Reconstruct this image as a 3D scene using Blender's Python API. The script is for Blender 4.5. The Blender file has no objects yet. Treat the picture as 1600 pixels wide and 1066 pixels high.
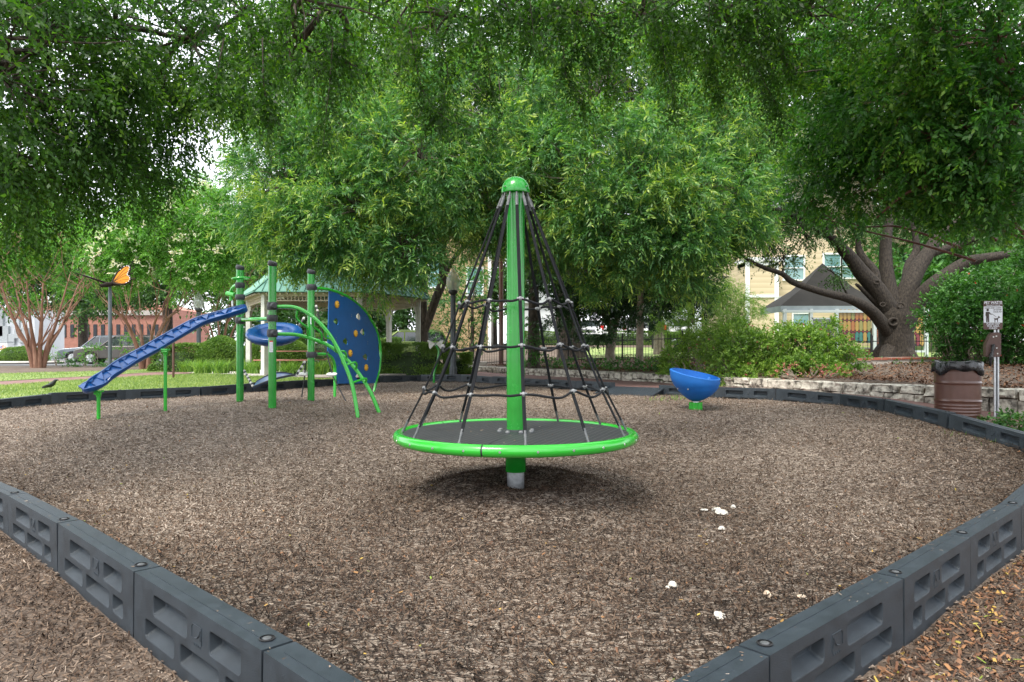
import bpy, bmesh, math, random
import numpy as np
from mathutils import Vector, Matrix
R = math.radians
PI = math.pi
scn = bpy.context.scene
col = scn.collection

# ------------------------------------------------------------------ camera
F = 1067.0            # focal length in pixels of the 1600 wide photograph
HOR = 550.0           # horizon row
EYE = 1.4
cd = bpy.data.cameras.new("camera"); cam = bpy.data.objects.new("camera", cd); col.objects.link(cam)
cam.location = (0, 0, EYE); cam.rotation_euler = (R(90), 0, 0)
cd.sensor_width = 36.0; cd.lens = 36.0 * F / 1600.0
cd.shift_y = 17.0 / 1600.0
cd.clip_start = 0.05; cd.clip_end = 2000
scn.camera = cam

# ------------------------------------------------------------------ light
SUN_EL, SUN_AZ = 58.0, 215.0          # azimuth clockwise from +Y
world = bpy.data.worlds.new("World"); scn.world = world; world.use_nodes = True
wn = world.node_tree.nodes; wl = world.node_tree.links; wn.clear()
wo = wn.new("ShaderNodeOutputWorld"); wb = wn.new("ShaderNodeBackground"); wl.new(wb.outputs[0], wo.inputs[0])
sky = wn.new("ShaderNodeTexSky"); sky.sky_type = 'NISHITA'; sky.sun_disc = False
sky.sun_elevation = R(SUN_EL); sky.sun_rotation = R(SUN_AZ); sky.dust_density = 4.0; sky.air_density = 1.0; sky.ozone_density = 1.0
wm = wn.new("ShaderNodeMix"); wm.data_type = 'RGBA'; wm.inputs[0].default_value = 0.8
wm.inputs[7].default_value = (9.4, 9.7, 10.2, 1)       # bright even cloud layer
wl.new(sky.outputs[0], wm.inputs[6]); wl.new(wm.outputs[2], wb.inputs[0]); wb.inputs[1].default_value = 0.15
sd = bpy.data.lights.new("sun", 'SUN'); sd.energy = 2.4; sd.angle = R(20); sd.color = (1.0, 0.95, 0.86)
sun = bpy.data.objects.new("sun", sd); col.objects.link(sun)
az, el = R(SUN_AZ), R(SUN_EL)
sv = Vector((math.sin(az) * math.cos(el), math.cos(az) * math.cos(el), math.sin(el)))
sun.rotation_euler = sv.to_track_quat('Z', 'Y').to_euler(); sun.location = sv * 60
scn.view_settings.view_transform = 'Standard'; scn.view_settings.look = 'None'
scn.view_settings.exposure = 0.9; scn.view_settings.gamma = 1.0
scn.cycles.max_bounces = 6; scn.cycles.diffuse_bounces = 3; scn.cycles.glossy_bounces = 2
scn.cycles.transmission_bounces = 4; scn.cycles.transparent_max_bounces = 6
scn.cycles.caustics_reflective = False; scn.cycles.caustics_refractive = False

# ------------------------------------------------------------------ helpers
def W(x, y, d):
    """world point of photo pixel x, y at distance d"""
    return Vector(((x - 800.0) * d / F, d, EYE + (HOR - y) * d / F))

def S(t):
    t = np.clip(t, 0, 1); return t * t * (3 - 2 * t)

def tag(o, label=None, cat=None, group=None, kind=None):
    if label: o["label"] = label
    if cat: o["category"] = cat
    if group: o["group"] = group
    if kind: o["kind"] = kind
    return o

def thing(name, loc, label, cat, group=None, rz=0.0, kind=None):
    o = bpy.data.objects.new(name, None); col.objects.link(o)
    o.empty_display_size = 0.2
    o.location = loc; o.rotation_euler = (0, 0, rz)
    return tag(o, label, cat, group, kind)

def copy_tree(o, parent=None):
    c = o.copy(); col.objects.link(c); c.parent = parent
    for ch in list(o.children): copy_tree(ch, c)
    return c

def catmull(pts, n=6):
    P = [Vector(p) for p in pts]
    if len(P) < 3:
        return [P[0].lerp(P[-1], i / n) for i in range(n + 1)]
    out = []
    for i in range(len(P) - 1):
        p0 = P[i - 1] if i > 0 else P[0] * 2 - P[1]
        p1, p2 = P[i], P[i + 1]
        p3 = P[i + 2] if i + 2 < len(P) else P[-1] * 2 - P[-2]
        for k in range(n):
            t = k / n
            out.append(0.5 * ((2 * p1) + (-p0 + p2) * t + (2 * p0 - 5 * p1 + 4 * p2 - p3) * t * t + (-p0 + 3 * p1 - 3 * p2 + p3) * t ** 3))
    out.append(P[-1]); return out

class MB:
    def __init__(s): s.v = []; s.f = []
    def add(s, v, f):
        b = len(s.v); s.v += [tuple(p) for p in v]; s.f += [tuple(i + b for i in q) for q in f]; return s
    def box(s, c, size, rot=None):
        hx, hy, hz = [q / 2 for q in size]
        v = [Vector((a * hx, b * hy, d * hz)) for a in (-1, 1) for b in (-1, 1) for d in (-1, 1)]
        if rot is not None:
            m = rot if isinstance(rot, Matrix) else Matrix.Rotation(rot, 3, 'Z')
            v = [m @ p for p in v]
        v = [p + Vector(c) for p in v]
        return s.add(v, [(0, 1, 3, 2), (4, 6, 7, 5), (0, 4, 5, 1), (2, 3, 7, 6), (0, 2, 6, 4), (1, 5, 7, 3)])
    def tube(s, pts, r, n=8, cap=True, closed=False, flat=None):
        P = [Vector(p) for p in pts]; m = len(P)
        rr = r if hasattr(r, '__len__') else [r] * m
        if len(rr) != m:
            rr = list(np.interp(np.linspace(0, 1, m), np.linspace(0, 1, len(rr)), rr))
        T = []
        for i in range(m):
            a = P[(i - 1) % m] if (closed or i > 0) else P[0]
            b = P[(i + 1) % m] if (closed or i < m - 1) else P[-1]
            d = b - a; T.append(d.normalized() if d.length > 1e-9 else Vector((0, 0, 1)))
        u = T[0].orthogonal().normalized()
        if abs(T[0].z) < 0.9: u = (Vector((0, 0, 1)) - T[0] * T[0].z).normalized()
        v = []
        for i in range(m):
            u = (u - T[i] * u.dot(T[i])); u = u.normalized() if u.length > 1e-6 else T[i].orthogonal().normalized()
            w = T[i].cross(u)
            for k in range(n):
                a = 2 * PI * k / n
                v.append(P[i] + (u * math.cos(a) + w * math.sin(a)) * rr[i])
        f = []
        for i in range(m if closed else m - 1):
            j = (i + 1) % m
            for k in range(n):
                f.append((i * n + k, i * n + (k + 1) % n, j * n + (k + 1) % n, j * n + k))
        if cap and not closed:
            f.append(tuple(range(n - 1, -1, -1))); f.append(tuple((m - 1) * n + k for k in range(n)))
        return s.add(v, f)
    def lathe(s, prof, n=24, c=(0, 0, 0), mat=None, cap=True):
        v = []; f = []
        for (r, z) in prof:
            for k in range(n):
                a = 2 * PI * k / n; p = Vector((r * math.cos(a), r * math.sin(a), z))
                if mat is not None: p = mat @ p
                v.append(p + Vector(c))
        for i in range(len(prof) - 1):
            for k in range(n):
                f.append((i * n + k, i * n + (k + 1) % n, (i + 1) * n + (k + 1) % n, (i + 1) * n + k))
        if cap:
            if prof[0][0] > 1e-6: f.append(tuple(range(n - 1, -1, -1)))
            if prof[-1][0] > 1e-6: f.append(tuple((len(prof) - 1) * n + k for k in range(n)))
        return s.add(v, f)
    def prism(s, poly, a, b):
        """poly: list of Vector points; extruded by vectors a (start) and b (end)"""
        n = len(poly); v = [Vector(p) + Vector(a) for p in poly] + [Vector(p) + Vector(b) for p in poly]
        f = [tuple(range(n - 1, -1, -1)), tuple(range(n, 2 * n))] + [(i, (i + 1) % n, n + (i + 1) % n, n + i) for i in range(n)]
        return s.add(v, f)
    def build(s, name, m, parent=None, smooth=False, bevel=0, seg=2, off=None, weld=False, ang=35):
        me = bpy.data.meshes.new(name)
        v = s.v
        if off is not None: v = [(p[0] - off[0], p[1] - off[1], p[2] - off[2]) for p in v]
        me.from_pydata(v, [], s.f); me.update()
        if weld or not smooth or bevel:
            bm = bmesh.new(); bm.from_mesh(me)
            if weld: bmesh.ops.remove_doubles(bm, verts=bm.verts, dist=1e-5)
            bmesh.ops.recalc_face_normals(bm, faces=bm.faces); bm.to_mesh(me); bm.free()
        if smooth:
            me.shade_smooth()
            try: me.set_sharp_from_angle(angle=R(ang))
            except Exception: pass
        me.materials.append(m)
        o = bpy.data.objects.new(name, me); col.objects.link(o); o.parent = parent
        if bevel:
            md = o.modifiers.new("bevel", 'BEVEL'); md.width = bevel; md.segments = seg; md.limit_method = 'ANGLE'; md.angle_limit = R(30)
            me.shade_smooth()
            md.harden_normals = True
        return o

# ------------------------------------------------------------------ materials
def nodes(name):
    m = bpy.data.materials.new(name); m.use_nodes = True
    nt = m.node_tree; nt.nodes.clear()
    out = nt.nodes.new("ShaderNodeOutputMaterial")
    return m, nt, nt.nodes, nt.links, out

def pbr(name, c1, c2=None, scale=6.0, rough=0.6, metal=0.0, bump=0.0, bscale=40.0, spec=0.5, detail=6.0, contrast=(0.35, 0.65), coat=0.0, stretch=None, rvar=0.0, third=None):
    m, nt, N, L, out = nodes(name)
    b = N.new("ShaderNodeBsdfPrincipled"); L.new(b.outputs[0], out.inputs[0])
    b.inputs['Base Color'].default_value = (*c1, 1); b.inputs['Roughness'].default_value = rough
    b.inputs['Metallic'].default_value = metal; b.inputs['Specular IOR Level'].default_value = spec
    b.inputs['Coat Weight'].default_value = coat; b.inputs['Coat Roughness'].default_value = 0.08
    tc = N.new("ShaderNodeTexCoord"); vec = tc.outputs['Object']
    if stretch:
        mp = N.new("ShaderNodeMapping"); mp.inputs['Scale'].default_value = stretch; L.new(vec, mp.inputs[0]); vec = mp.outputs[0]
    if c2 is not None:
        n = N.new("ShaderNodeTexNoise"); n.inputs['Scale'].default_value = scale; n.inputs['Detail'].default_value = detail; n.inputs['Roughness'].default_value = 0.62
        L.new(vec, n.inputs['Vector'])
        r = N.new("ShaderNodeValToRGB"); r.color_ramp.elements[0].position = contrast[0]; r.color_ramp.elements[1].position = contrast[1]
        r.color_ramp.elements[0].color = (*c1, 1); r.color_ramp.elements[1].color = (*c2, 1)
        if third is not None:
            e = r.color_ramp.elements.new((contrast[0] + contrast[1]) / 2); e.color = (*third, 1)
        L.new(n.outputs[0], r.inputs[0]); L.new(r.outputs[0], b.inputs['Base Color'])
        if rvar:
            mm = N.new("ShaderNodeMapRange"); mm.inputs[3].default_value = rough - rvar; mm.inputs[4].default_value = rough + rvar
            L.new(n.outputs[0], mm.inputs[0]); L.new(mm.outputs[0], b.inputs['Roughness'])
    if bump:
        n2 = N.new("ShaderNodeTexNoise"); n2.inputs['Scale'].default_value = bscale; n2.inputs['Detail'].default_value = 5
        L.new(vec, n2.inputs['Vector'])
        bp = N.new("ShaderNodeBump"); bp.inputs['Strength'].default_value = bump; bp.inputs['Distance'].default_value = 0.02
        L.new(n2.outputs[0], bp.inputs['Height']); L.new(bp.outputs[0], b.inputs['Normal'])
    return m

def leafmat(name, dark, mid, light, trans=0.35, rough=0.45, tint=None, spec=0.4):
    m, nt, N, L, out = nodes(name)
    at = N.new("ShaderNodeAttribute"); at.attribute_name = "rnd"
    r = N.new("ShaderNodeValToRGB"); e = r.color_ramp.elements
    e[0].position = 0.1; e[0].color = (*dark, 1); e[1].position = 0.95; e[1].color = (*light, 1)
    q = e.new(0.55); q.color = (*mid, 1)
    tc = N.new("ShaderNodeTexCoord"); n = N.new("ShaderNodeTexNoise"); n.inputs['Scale'].default_value = 0.9; n.inputs['Detail'].default_value = 2
    L.new(tc.outputs['Object'], n.inputs['Vector'])
    ad = N.new("ShaderNodeMath"); ad.operation = 'MULTIPLY_ADD'; ad.inputs[1].default_value = 0.75; L.new(n.outputs[0], ad.inputs[0])
    sb = N.new("ShaderNodeMath"); sb.operation = 'SUBTRACT'; sb.inputs[1].default_value = 0.375; L.new(at.outputs['Fac'], sb.inputs[0])
    L.new(sb.outputs[0], ad.inputs[2]); L.new(ad.outputs[0], r.inputs[0])
    b = N.new("ShaderNodeBsdfPrincipled"); b.inputs['Roughness'].default_value = rough; b.inputs['Specular IOR Level'].default_value = spec
    t = N.new("ShaderNodeBsdfTranslucent"); mx = N.new("ShaderNodeMixShader"); mx.inputs[0].default_value = trans
    L.new(r.outputs[0], b.inputs['Base Color'])
    g = N.new("ShaderNodeMix"); g.data_type = 'RGBA'; g.blend_type = 'MULTIPLY'; g.inputs[0].default_value = 1; g.inputs[7].default_value = (1.5, 1.7, 0.6, 1)
    L.new(r.outputs[0], g.inputs[6]); L.new(g.outputs[2], t.inputs[0])
    L.new(b.outputs[0], mx.inputs[1]); L.new(t.outputs[0], mx.inputs[2]); L.new(mx.outputs[0], out.inputs[0])
    return m

def chipmat(name, stops, rough=0.75, zone=0.35, big=0.5):
    """loose chips: colour from the per piece random value, varied slowly over the ground"""
    m, nt, N, L, out = nodes(name)
    at = N.new("ShaderNodeAttribute"); at.attribute_name = "rnd"
    tc = N.new("ShaderNodeTexCoord"); n = N.new("ShaderNodeTexNoise"); n.inputs['Scale'].default_value = big; n.inputs['Detail'].default_value = 3
    L.new(tc.outputs['Object'], n.inputs['Vector'])
    a = N.new("ShaderNodeMath"); a.operation = 'SUBTRACT'; a.inputs[1].default_value = 0.5; L.new(n.outputs[0], a.inputs[0])
    c = N.new("ShaderNodeMath"); c.operation = 'MULTIPLY_ADD'; c.inputs[1].default_value = zone * 2; L.new(a.outputs[0], c.inputs[0]); L.new(at.outputs['Fac'], c.inputs[2])
    r = N.new("ShaderNodeValToRGB"); e = r.color_ramp.elements
    e[0].position = stops[0][0]; e[0].color = (*stops[0][1], 1); e[1].position = stops[-1][0]; e[1].color = (*stops[-1][1], 1)
    for p, q in stops[1:-1]:
        k = e.new(p); k.color = (*q, 1)
    L.new(c.outputs[0], r.inputs[0])
    b = N.new("ShaderNodeBsdfPrincipled"); b.inputs['Roughness'].default_value = rough; b.inputs['Specular IOR Level'].default_value = 0.3
    L.new(r.outputs[0], b.inputs['Base Color']); L.new(b.outputs[0], out.inputs[0])
    return m

def brickmat(name, c1, c2, mortar, scale, bw=0.5, rh=0.25, rot=None, bump=0.3, ms=0.015, coord='Object', rough=0.8, nmix=0.25):
    m, nt, N, L, out = nodes(name)
    tc = N.new("ShaderNodeTexCoord"); mp = N.new("ShaderNodeMapping"); L.new(tc.outputs[coord], mp.inputs[0])
    if rot: mp.inputs['Rotation'].default_value = rot
    bt = N.new("ShaderNodeTexBrick"); bt.inputs['Scale'].default_value = scale; bt.inputs['Color1'].default_value = (*c1, 1); bt.inputs['Color2'].default_value = (*c2, 1)
    bt.inputs['Mortar'].default_value = (*mortar, 1); bt.inputs['Mortar Size'].default_value = ms; bt.inputs['Brick Width'].default_value = bw; bt.inputs['Row Height'].default_value = rh
    L.new(mp.outputs[0], bt.inputs['Vector'])
    n = N.new("ShaderNodeTexNoise"); n.inputs['Scale'].default_value = 3.0; n.inputs['Detail'].default_value = 6; L.new(tc.outputs['Object'], n.inputs['Vector'])
    mx = N.new("ShaderNodeMix"); mx.data_type = 'RGBA'; mx.blend_type = 'MULTIPLY'; mx.inputs[0].default_value = nmix * 2
    L.new(bt.outputs['Color'], mx.inputs[6]); L.new(n.outputs[0], mx.inputs[7])
    b = N.new("ShaderNodeBsdfPrincipled"); b.inputs['Roughness'].default_value = rough
    L.new(mx.outputs[2], b.inputs['Base Color'])
    bp = N.new("ShaderNodeBump"); bp.inputs['Strength'].default_value = bump; bp.inputs['Distance'].default_value = 0.01; bp.invert = True
    L.new(bt.outputs['Fac'], bp.inputs['Height']); L.new(bp.outputs[0], b.inputs['Normal']); L.new(b.outputs[0], out.inputs[0])
    return m

def wavemat(name, c1, c2, scale, rough=0.5, direction='Z', bump=0.5, metal=0.0, profile='SAW', dist=0.0, rotv=None, spec=0.5, bd=0.01):
    m, nt, N, L, out = nodes(name)
    tc = N.new("ShaderNodeTexCoord"); mp = N.new("ShaderNodeMapping"); L.new(tc.outputs['Object'], mp.inputs[0])
    if rotv: mp.inputs['Rotation'].default_value = rotv
    w = N.new("ShaderNodeTexWave"); w.wave_type = 'BANDS'; w.bands_direction = direction; w.wave_profile = profile
    w.inputs['Scale'].default_value = scale; w.inputs['Distortion'].default_value = dist; L.new(mp.outputs[0], w.inputs['Vector'])
    r = N.new("ShaderNodeMix"); r.data_type = 'RGBA'; r.inputs[6].default_value = (*c1, 1); r.inputs[7].default_value = (*c2, 1); L.new(w.outputs['Fac'], r.inputs[0])
    b = N.new("ShaderNodeBsdfPrincipled"); b.inputs['Roughness'].default_value = rough; b.inputs['Metallic'].default_value = metal; b.inputs['Specular IOR Level'].default_value = spec
    L.new(r.outputs[2], b.inputs['Base Color'])
    bp = N.new("ShaderNodeBump"); bp.inputs['Strength'].default_value = bump; bp.inputs['Distance'].default_value = bd
    L.new(w.outputs['Fac'], bp.inputs['Height']); L.new(bp.outputs[0], b.inputs['Normal']); L.new(b.outputs[0], out.inputs[0])
    return m

M = {}
M['green'] = pbr('green_paint', (0.010, 0.24, 0.020), rough=0.25, coat=0.5, c2=(0.016, 0.30, 0.028), scale=5, rvar=0.1)
M['green_rail'] = pbr('green_rail_paint', (0.028, 0.40, 0.032), rough=0.25, coat=0.5, c2=(0.033, 0.43, 0.036), scale=4)
M['blue'] = pbr('blue_plastic', (0.002, 0.055, 0.21), rough=0.28, c2=(0.004, 0.070, 0.26), scale=5, coat=0.15)
M['blue_board'] = pbr('blue_board', (0.004, 0.085, 0.27), rough=0.5, c2=(0.006, 0.10, 0.31), scale=7, bump=0.1, bscale=200)
M['blue_cup'] = pbr('blue_cup_plastic', (0.004, 0.115, 0.43), rough=0.6, c2=(0.006, 0.14, 0.49), scale=4)
M['black'] = pbr('black_plastic', (0.028, 0.031, 0.036), rough=0.5, c2=(0.045, 0.048, 0.055), scale=20, bump=0.1, bscale=120)
M['border'] = pbr('border_plastic', (0.011, 0.018, 0.025), rough=0.47, c2=(0.031, 0.044, 0.057), scale=9, bump=0.35, bscale=330, rvar=0.12, contrast=(0.3, 0.75), spec=0.6)
M['galv'] = pbr('galvanised_steel', (0.42, 0.44, 0.46), rough=0.42, metal=0.7, c2=(0.62, 0.64, 0.66), scale=28, rvar=0.1)
M['steel'] = pbr('steel', (0.55, 0.56, 0.56), rough=0.3, metal=0.9)
M['castalu'] = pbr('cast_aluminium', (0.20, 0.205, 0.21), rough=0.5, metal=0.5, c2=(0.33, 0.335, 0.34), scale=40)
M['ferrule'] = pbr('dull_ferrule', (0.10, 0.105, 0.11), rough=0.55, metal=0.4, c2=(0.17, 0.175, 0.18), scale=30)
M['rope'] = wavemat('black_rope', (0.010, 0.011, 0.013), (0.030, 0.032, 0.037), 45, rough=0.7, spec=0.25, direction='DIAGONAL', bump=0.6)
M['yellow'] = pbr('yellow_hold', (0.75, 0.40, 0.03), rough=0.5)
M['white'] = pbr('white_paint', (0.74, 0.74, 0.71), rough=0.5, c2=(0.66, 0.66, 0.62), scale=8)
M['whitegrey'] = pbr('white_pole_paint', (0.62, 0.62, 0.58), rough=0.5, c2=(0.5, 0.5, 0.46), scale=5)
M['cream'] = pbr('cream_lattice', (0.55, 0.48, 0.38), rough=0.6, c2=(0.42, 0.36, 0.28), scale=9)
M['lamp_grey'] = pbr('lamp_post_grey', (0.05, 0.062, 0.072), rough=0.4, c2=(0.07, 0.085, 0.095), scale=9)
M['brownpaint'] = pbr('brown_paint', (0.085, 0.036, 0.026), rough=0.3, c2=(0.10, 0.045, 0.034), scale=9, coat=0.2)
M['signbrown'] = pbr('sign_brown', (0.09, 0.045, 0.035), rough=0.45)
M['signwhite'] = pbr('sign_white', (0.72, 0.75, 0.80), rough=0.45)
M['signdark'] = pbr('sign_dark', (0.035, 0.018, 0.014), rough=0.5)
M['bag'] = pbr('black_bag', (0.012, 0.012, 0.014), rough=0.22, c2=(0.02, 0.02, 0.023), scale=18, bump=0.6, bscale=16)
M['bark'] = pbr('dark_bark', (0.030, 0.023, 0.018), rough=0.9, c2=(0.12, 0.095, 0.075), scale=11, bump=0.9, bscale=22, stretch=(1.5, 1.5, 0.5), contrast=(0.35, 0.65))
M['oakbark'] = pbr('oak_bark', (0.014, 0.011, 0.009), rough=0.92, c2=(0.064, 0.051, 0.039), scale=24, bump=1.0, bscale=26, stretch=(1.3, 1.3, 0.55), contrast=(0.36, 0.66), detail=9)
M['myrtle'] = pbr('myrtle_bark', (0.15, 0.065, 0.038), rough=0.7, c2=(0.32, 0.18, 0.12), scale=5, bump=0.2, bscale=14, stretch=(1.5, 1.5, 0.3), contrast=(0.35, 0.7))
M['redbark'] = pbr('red_branch_bark', (0.075, 0.025, 0.018), rough=0.6, c2=(0.16, 0.07, 0.05), scale=7, stretch=(1, 1, 0.4))
M['palebark'] = pbr('pale_bark', (0.17, 0.135, 0.10), rough=0.85, c2=(0.33, 0.28, 0.22), scale=7, bump=0.4, bscale=26)
M['concrete'] = pbr('concrete', (0.40, 0.37, 0.34), rough=0.85, c2=(0.50, 0.46, 0.42), scale=3, bump=0.15, bscale=60)
M['asphalt'] = pbr('asphalt', (0.11, 0.112, 0.118), rough=0.85, c2=(0.17, 0.172, 0.18), scale=2.5, bump=0.2, bscale=90)
M['stone'] = pbr('rough_limestone', (0.11, 0.10, 0.085), rough=0.95, c2=(0.64, 0.60, 0.51), scale=6.5, bump=1.0, bscale=22, contrast=(0.38, 0.56), third=(0.40, 0.37, 0.31), detail=9)
M['brick_path'] = brickmat('path_bricks', (0.25, 0.115, 0.095), (0.33, 0.17, 0.15), (0.2, 0.16, 0.14), 4.0, 0.5, 0.25, ms=0.02)
M['brick_red'] = brickmat('red_bricks', (0.40, 0.12, 0.075), (0.46, 0.16, 0.10), (0.45, 0.38, 0.33), 4.0, 0.9, 0.3, rot=(R(90), 0, 0), ms=0.02)
M['brick_far'] = brickmat('orange_bricks', (0.50, 0.20, 0.14), (0.56, 0.24, 0.17), (0.52, 0.34, 0.28), 4.0, 0.9, 0.3, rot=(R(90), 0, 0), ms=0.02)
M['siding'] = wavemat('yellow_siding', (0.52, 0.42, 0.27), (0.64, 0.53, 0.36), 1.1, rough=0.6, direction='Z', bump=0.5, bd=0.03)
M['siding_tan'] = wavemat('tan_siding', (0.30, 0.215, 0.11), (0.42, 0.31, 0.165), 1.3, rough=0.6, direction='Z', bump=0.5, bd=0.03)
M['trim'] = pbr('white_trim', (0.75, 0.76, 0.76), rough=0.5)
M['glass'] = pbr('window_glass', (0.12, 0.26, 0.27), rough=0.08, spec=0.9, c2=(0.22, 0.36, 0.36), scale=0.8)
M['darkglass'] = pbr('dark_glass', (0.02, 0.026, 0.03), rough=0.05, spec=1.0)
M['canopy'] = pbr('canopy_fabric', (0.020, 0.019, 0.017), rough=0.95, c2=(0.030, 0.028, 0.025), scale=2)
M['canopyedge'] = pbr('canopy_valance', (0.22, 0.26, 0.28), rough=0.7, c2=(0.28, 0.32, 0.34), scale=2)
M['iron'] = pbr('black_iron', (0.012, 0.012, 0.013), rough=0.5)
M['redwood'] = pbr('red_stained_plank', (0.36, 0.14, 0.10), rough=0.6, c2=(0.44, 0.20, 0.15), scale=6)
M['plywhite'] = pbr('white_stucco', (0.72, 0.74, 0.76), rough=0.7, c2=(0.62, 0.64, 0.66), scale=0.8)
M['framegrey'] = pbr('frame_grey', (0.50, 0.54, 0.56), rough=0.5)
M['boxgrey'] = pbr('utility_grey', (0.42, 0.45, 0.46), rough=0.5)
M['railyellow'] = pbr('yellow_rail_paint', (0.72, 0.46, 0.08), rough=0.5)
M['mush'] = pbr('mushroom_cap', (0.48, 0.44, 0.36), rough=0.85, c2=(0.72, 0.69, 0.63), scale=60, bump=0.3, bscale=90)
M['mushtan'] = pbr('mushroom_gills', (0.50, 0.36, 0.25), rough=0.8, c2=(0.7, 0.6, 0.48), scale=40)
M['tyre'] = pbr('tyre_rubber', (0.015, 0.015, 0.016), rough=0.8)
M['birdblack'] = pbr('bird_feathers', (0.010, 0.011, 0.014), rough=0.45)
M['red'] = pbr('red_lens', (0.6, 0.02, 0.015), rough=0.3)
M['lens'] = pbr('clear_lens', (0.75, 0.76, 0.74), rough=0.15)
M['orangewing'] = pbr('orange_wing', (0.46, 0.18, 0.022), rough=0.85, spec=0.1)
M['blackwing'] = pbr('black_wing_vein', (0.02, 0.014, 0.011), rough=0.8, spec=0.2)
M['roofgreen'] = pbr('green_metal_roof', (0.07, 0.20, 0.15), rough=0.5, c2=(0.11, 0.27, 0.21), scale=2, metal=0.1)
M['greygreen'] = pbr('dark_green_metal', (0.02, 0.09, 0.08), rough=0.5)
M['flower'] = leafmat('white_blossom', (0.62, 0.60, 0.50), (0.78, 0.75, 0.66), (0.85, 0.70, 0.50), trans=0.2)
M['redberry'] = leafmat('red_berry', (0.35, 0.02, 0.015), (0.55, 0.05, 0.03), (0.7, 0.15, 0.08), trans=0.1)
M['pinkflower'] = leafmat('pink_blossom', (0.45, 0.10, 0.12), (0.6, 0.2, 0.2), (0.65, 0.35, 0.2), trans=0.2)
M['elm'] = leafmat('elm_leaves', (0.014, 0.045, 0.008), (0.052, 0.135, 0.018), (0.19, 0.33, 0.030), trans=0.5, rough=0.42)
M['elmdark'] = leafmat('dark_elm_leaves', (0.014, 0.048, 0.009), (0.055, 0.145, 0.022), (0.18, 0.32, 0.035), trans=0.5, rough=0.42)
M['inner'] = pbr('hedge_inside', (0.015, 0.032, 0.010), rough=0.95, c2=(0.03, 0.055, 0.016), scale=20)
M['willow'] = leafmat('narrow_leaves', (0.032, 0.110, 0.036), (0.105, 0.25, 0.075), (0.38, 0.48, 0.09), trans=0.35, rough=0.4)
M['myrtleleaf'] = leafmat('myrtle_leaves', (0.06, 0.17, 0.03), (0.14, 0.33, 0.06), (0.30, 0.50, 0.11), trans=0.4)
M['rightleaf'] = leafmat('glossy_leaves', (0.022, 0.080, 0.018), (0.060, 0.18, 0.036), (0.22, 0.38, 0.05), trans=0.5, rough=0.35, spec=0.4)
M['oakleaf'] = leafmat('oak_leaves', (0.024, 0.060, 0.015), (0.060, 0.135, 0.034), (0.15, 0.25, 0.065), trans=0.3)
M['holly'] = leafmat('holly_leaves', (0.014, 0.050, 0.014), (0.034, 0.10, 0.026), (0.085, 0.19, 0.045), trans=0.2, rough=0.3, spec=0.6)
M['hollylight'] = leafmat('light_holly_leaves', (0.025, 0.090, 0.020), (0.060, 0.18, 0.034), (0.14, 0.31, 0.06), trans=0.3, rough=0.35)
M['rose'] = leafmat('rose_leaves', (0.07, 0.15, 0.03), (0.18, 0.31, 0.05), (0.38, 0.50, 0.11), trans=0.35)
M['fine'] = leafmat('fine_leaves', (0.12, 0.22, 0.05), (0.25, 0.39, 0.09), (0.46, 0.58, 0.17), trans=0.35)
M['hedge'] = leafmat('box_hedge_leaves', (0.045, 0.11, 0.022), (0.11, 0.21, 0.035), (0.24, 0.36, 0.06), trans=0.25)
M['strap'] = leafmat('strap_leaves', (0.07, 0.17, 0.025), (0.15, 0.30, 0.05), (0.30, 0.45, 0.09), trans=0.3)
M['ivy'] = leafmat('ivy_leaves', (0.03, 0.10, 0.02), (0.07, 0.19, 0.04), (0.17, 0.32, 0.07), trans=0.25)
M['grass'] = leafmat('grass_blades', (0.10, 0.17, 0.045), (0.19, 0.28, 0.07), (0.38, 0.43, 0.17), trans=0.3)
M['farleaf'] = leafmat('distant_leaves', (0.025, 0.070, 0.022), (0.055, 0.13, 0.035), (0.13, 0.23, 0.06), trans=0.3)
M['chip'] = chipmat('mulch_chips', zone=0.5, big=0.42, stops=[(0.0, (0.014, 0.009, 0.006)), (0.34, (0.062, 0.036, 0.022)), (0.64, (0.150, 0.098, 0.064)), (0.88, (0.26, 0.195, 0.145)), (1.1, (0.46, 0.38, 0.31))])
M['litter'] = chipmat('leaf_litter', [(0.0, (0.055, 0.028, 0.016)), (0.35, (0.13, 0.060, 0.032)), (0.62, (0.22, 0.12, 0.070)), (0.88, (0.30, 0.15, 0.070)), (0.96, (0.48, 0.32, 0.07)), (1.0, (0.20, 0.30, 0.05))], zone=0.0)
# ------------------------------------------------------------------ terrain
JR = [(0.0, 1.7), (.89, 2.5), (1.84, 3.32), (2.67, 4.08), (3.56, 4.87), (4.45, 5.77), (5.38, 6.62), (5.92, 7.75), (5.78, 9.0), (5.66, 10.3), (5.60, 11.55), (4.89, 12.6), (4.01, 13.45), (3.12, 14.4)]
RAMP = [(3.12, 14.4), (2.22, 15.0)]
JB = [(2.22, 15.0), (1.55, 16.1), (.88, 17.2), (.2, 18.3), (-.5, 19.5), (-1.5, 20.5), (-2.8, 20.9), (-3.8, 19.9), (-4.4, 18.75), (-4.95, 17.55), (-5.4, 16.3), (-5.75, 15.0), (-6.3, 13.75), (-7.3, 12.85), (-8.0, 11.8), (-8.45, 10.6), (-8.4, 9.4), (-7.75, 8.3)]
JL = [(-7.75, 8.3), (-6.8, 7.45), (-5.85, 6.95), (-4.85, 6.2), (-3.85, 5.32), (-2.85, 4.39), (-1.83, 3.42), (-.872, 2.53), (0.0, 1.7)]
POLY = np.array(JR + JB + JL[1:-1])
WA, WB = np.array((-1.3, 26.6)), np.array((10.6, 4.67))       # garden wall line
WD = (WB - WA) / np.linalg.norm(WB - WA); WN = np.array((-WD[1], WD[0]))
if WN[0] < 0: WN = -WN                                        # towards the terrace

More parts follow.
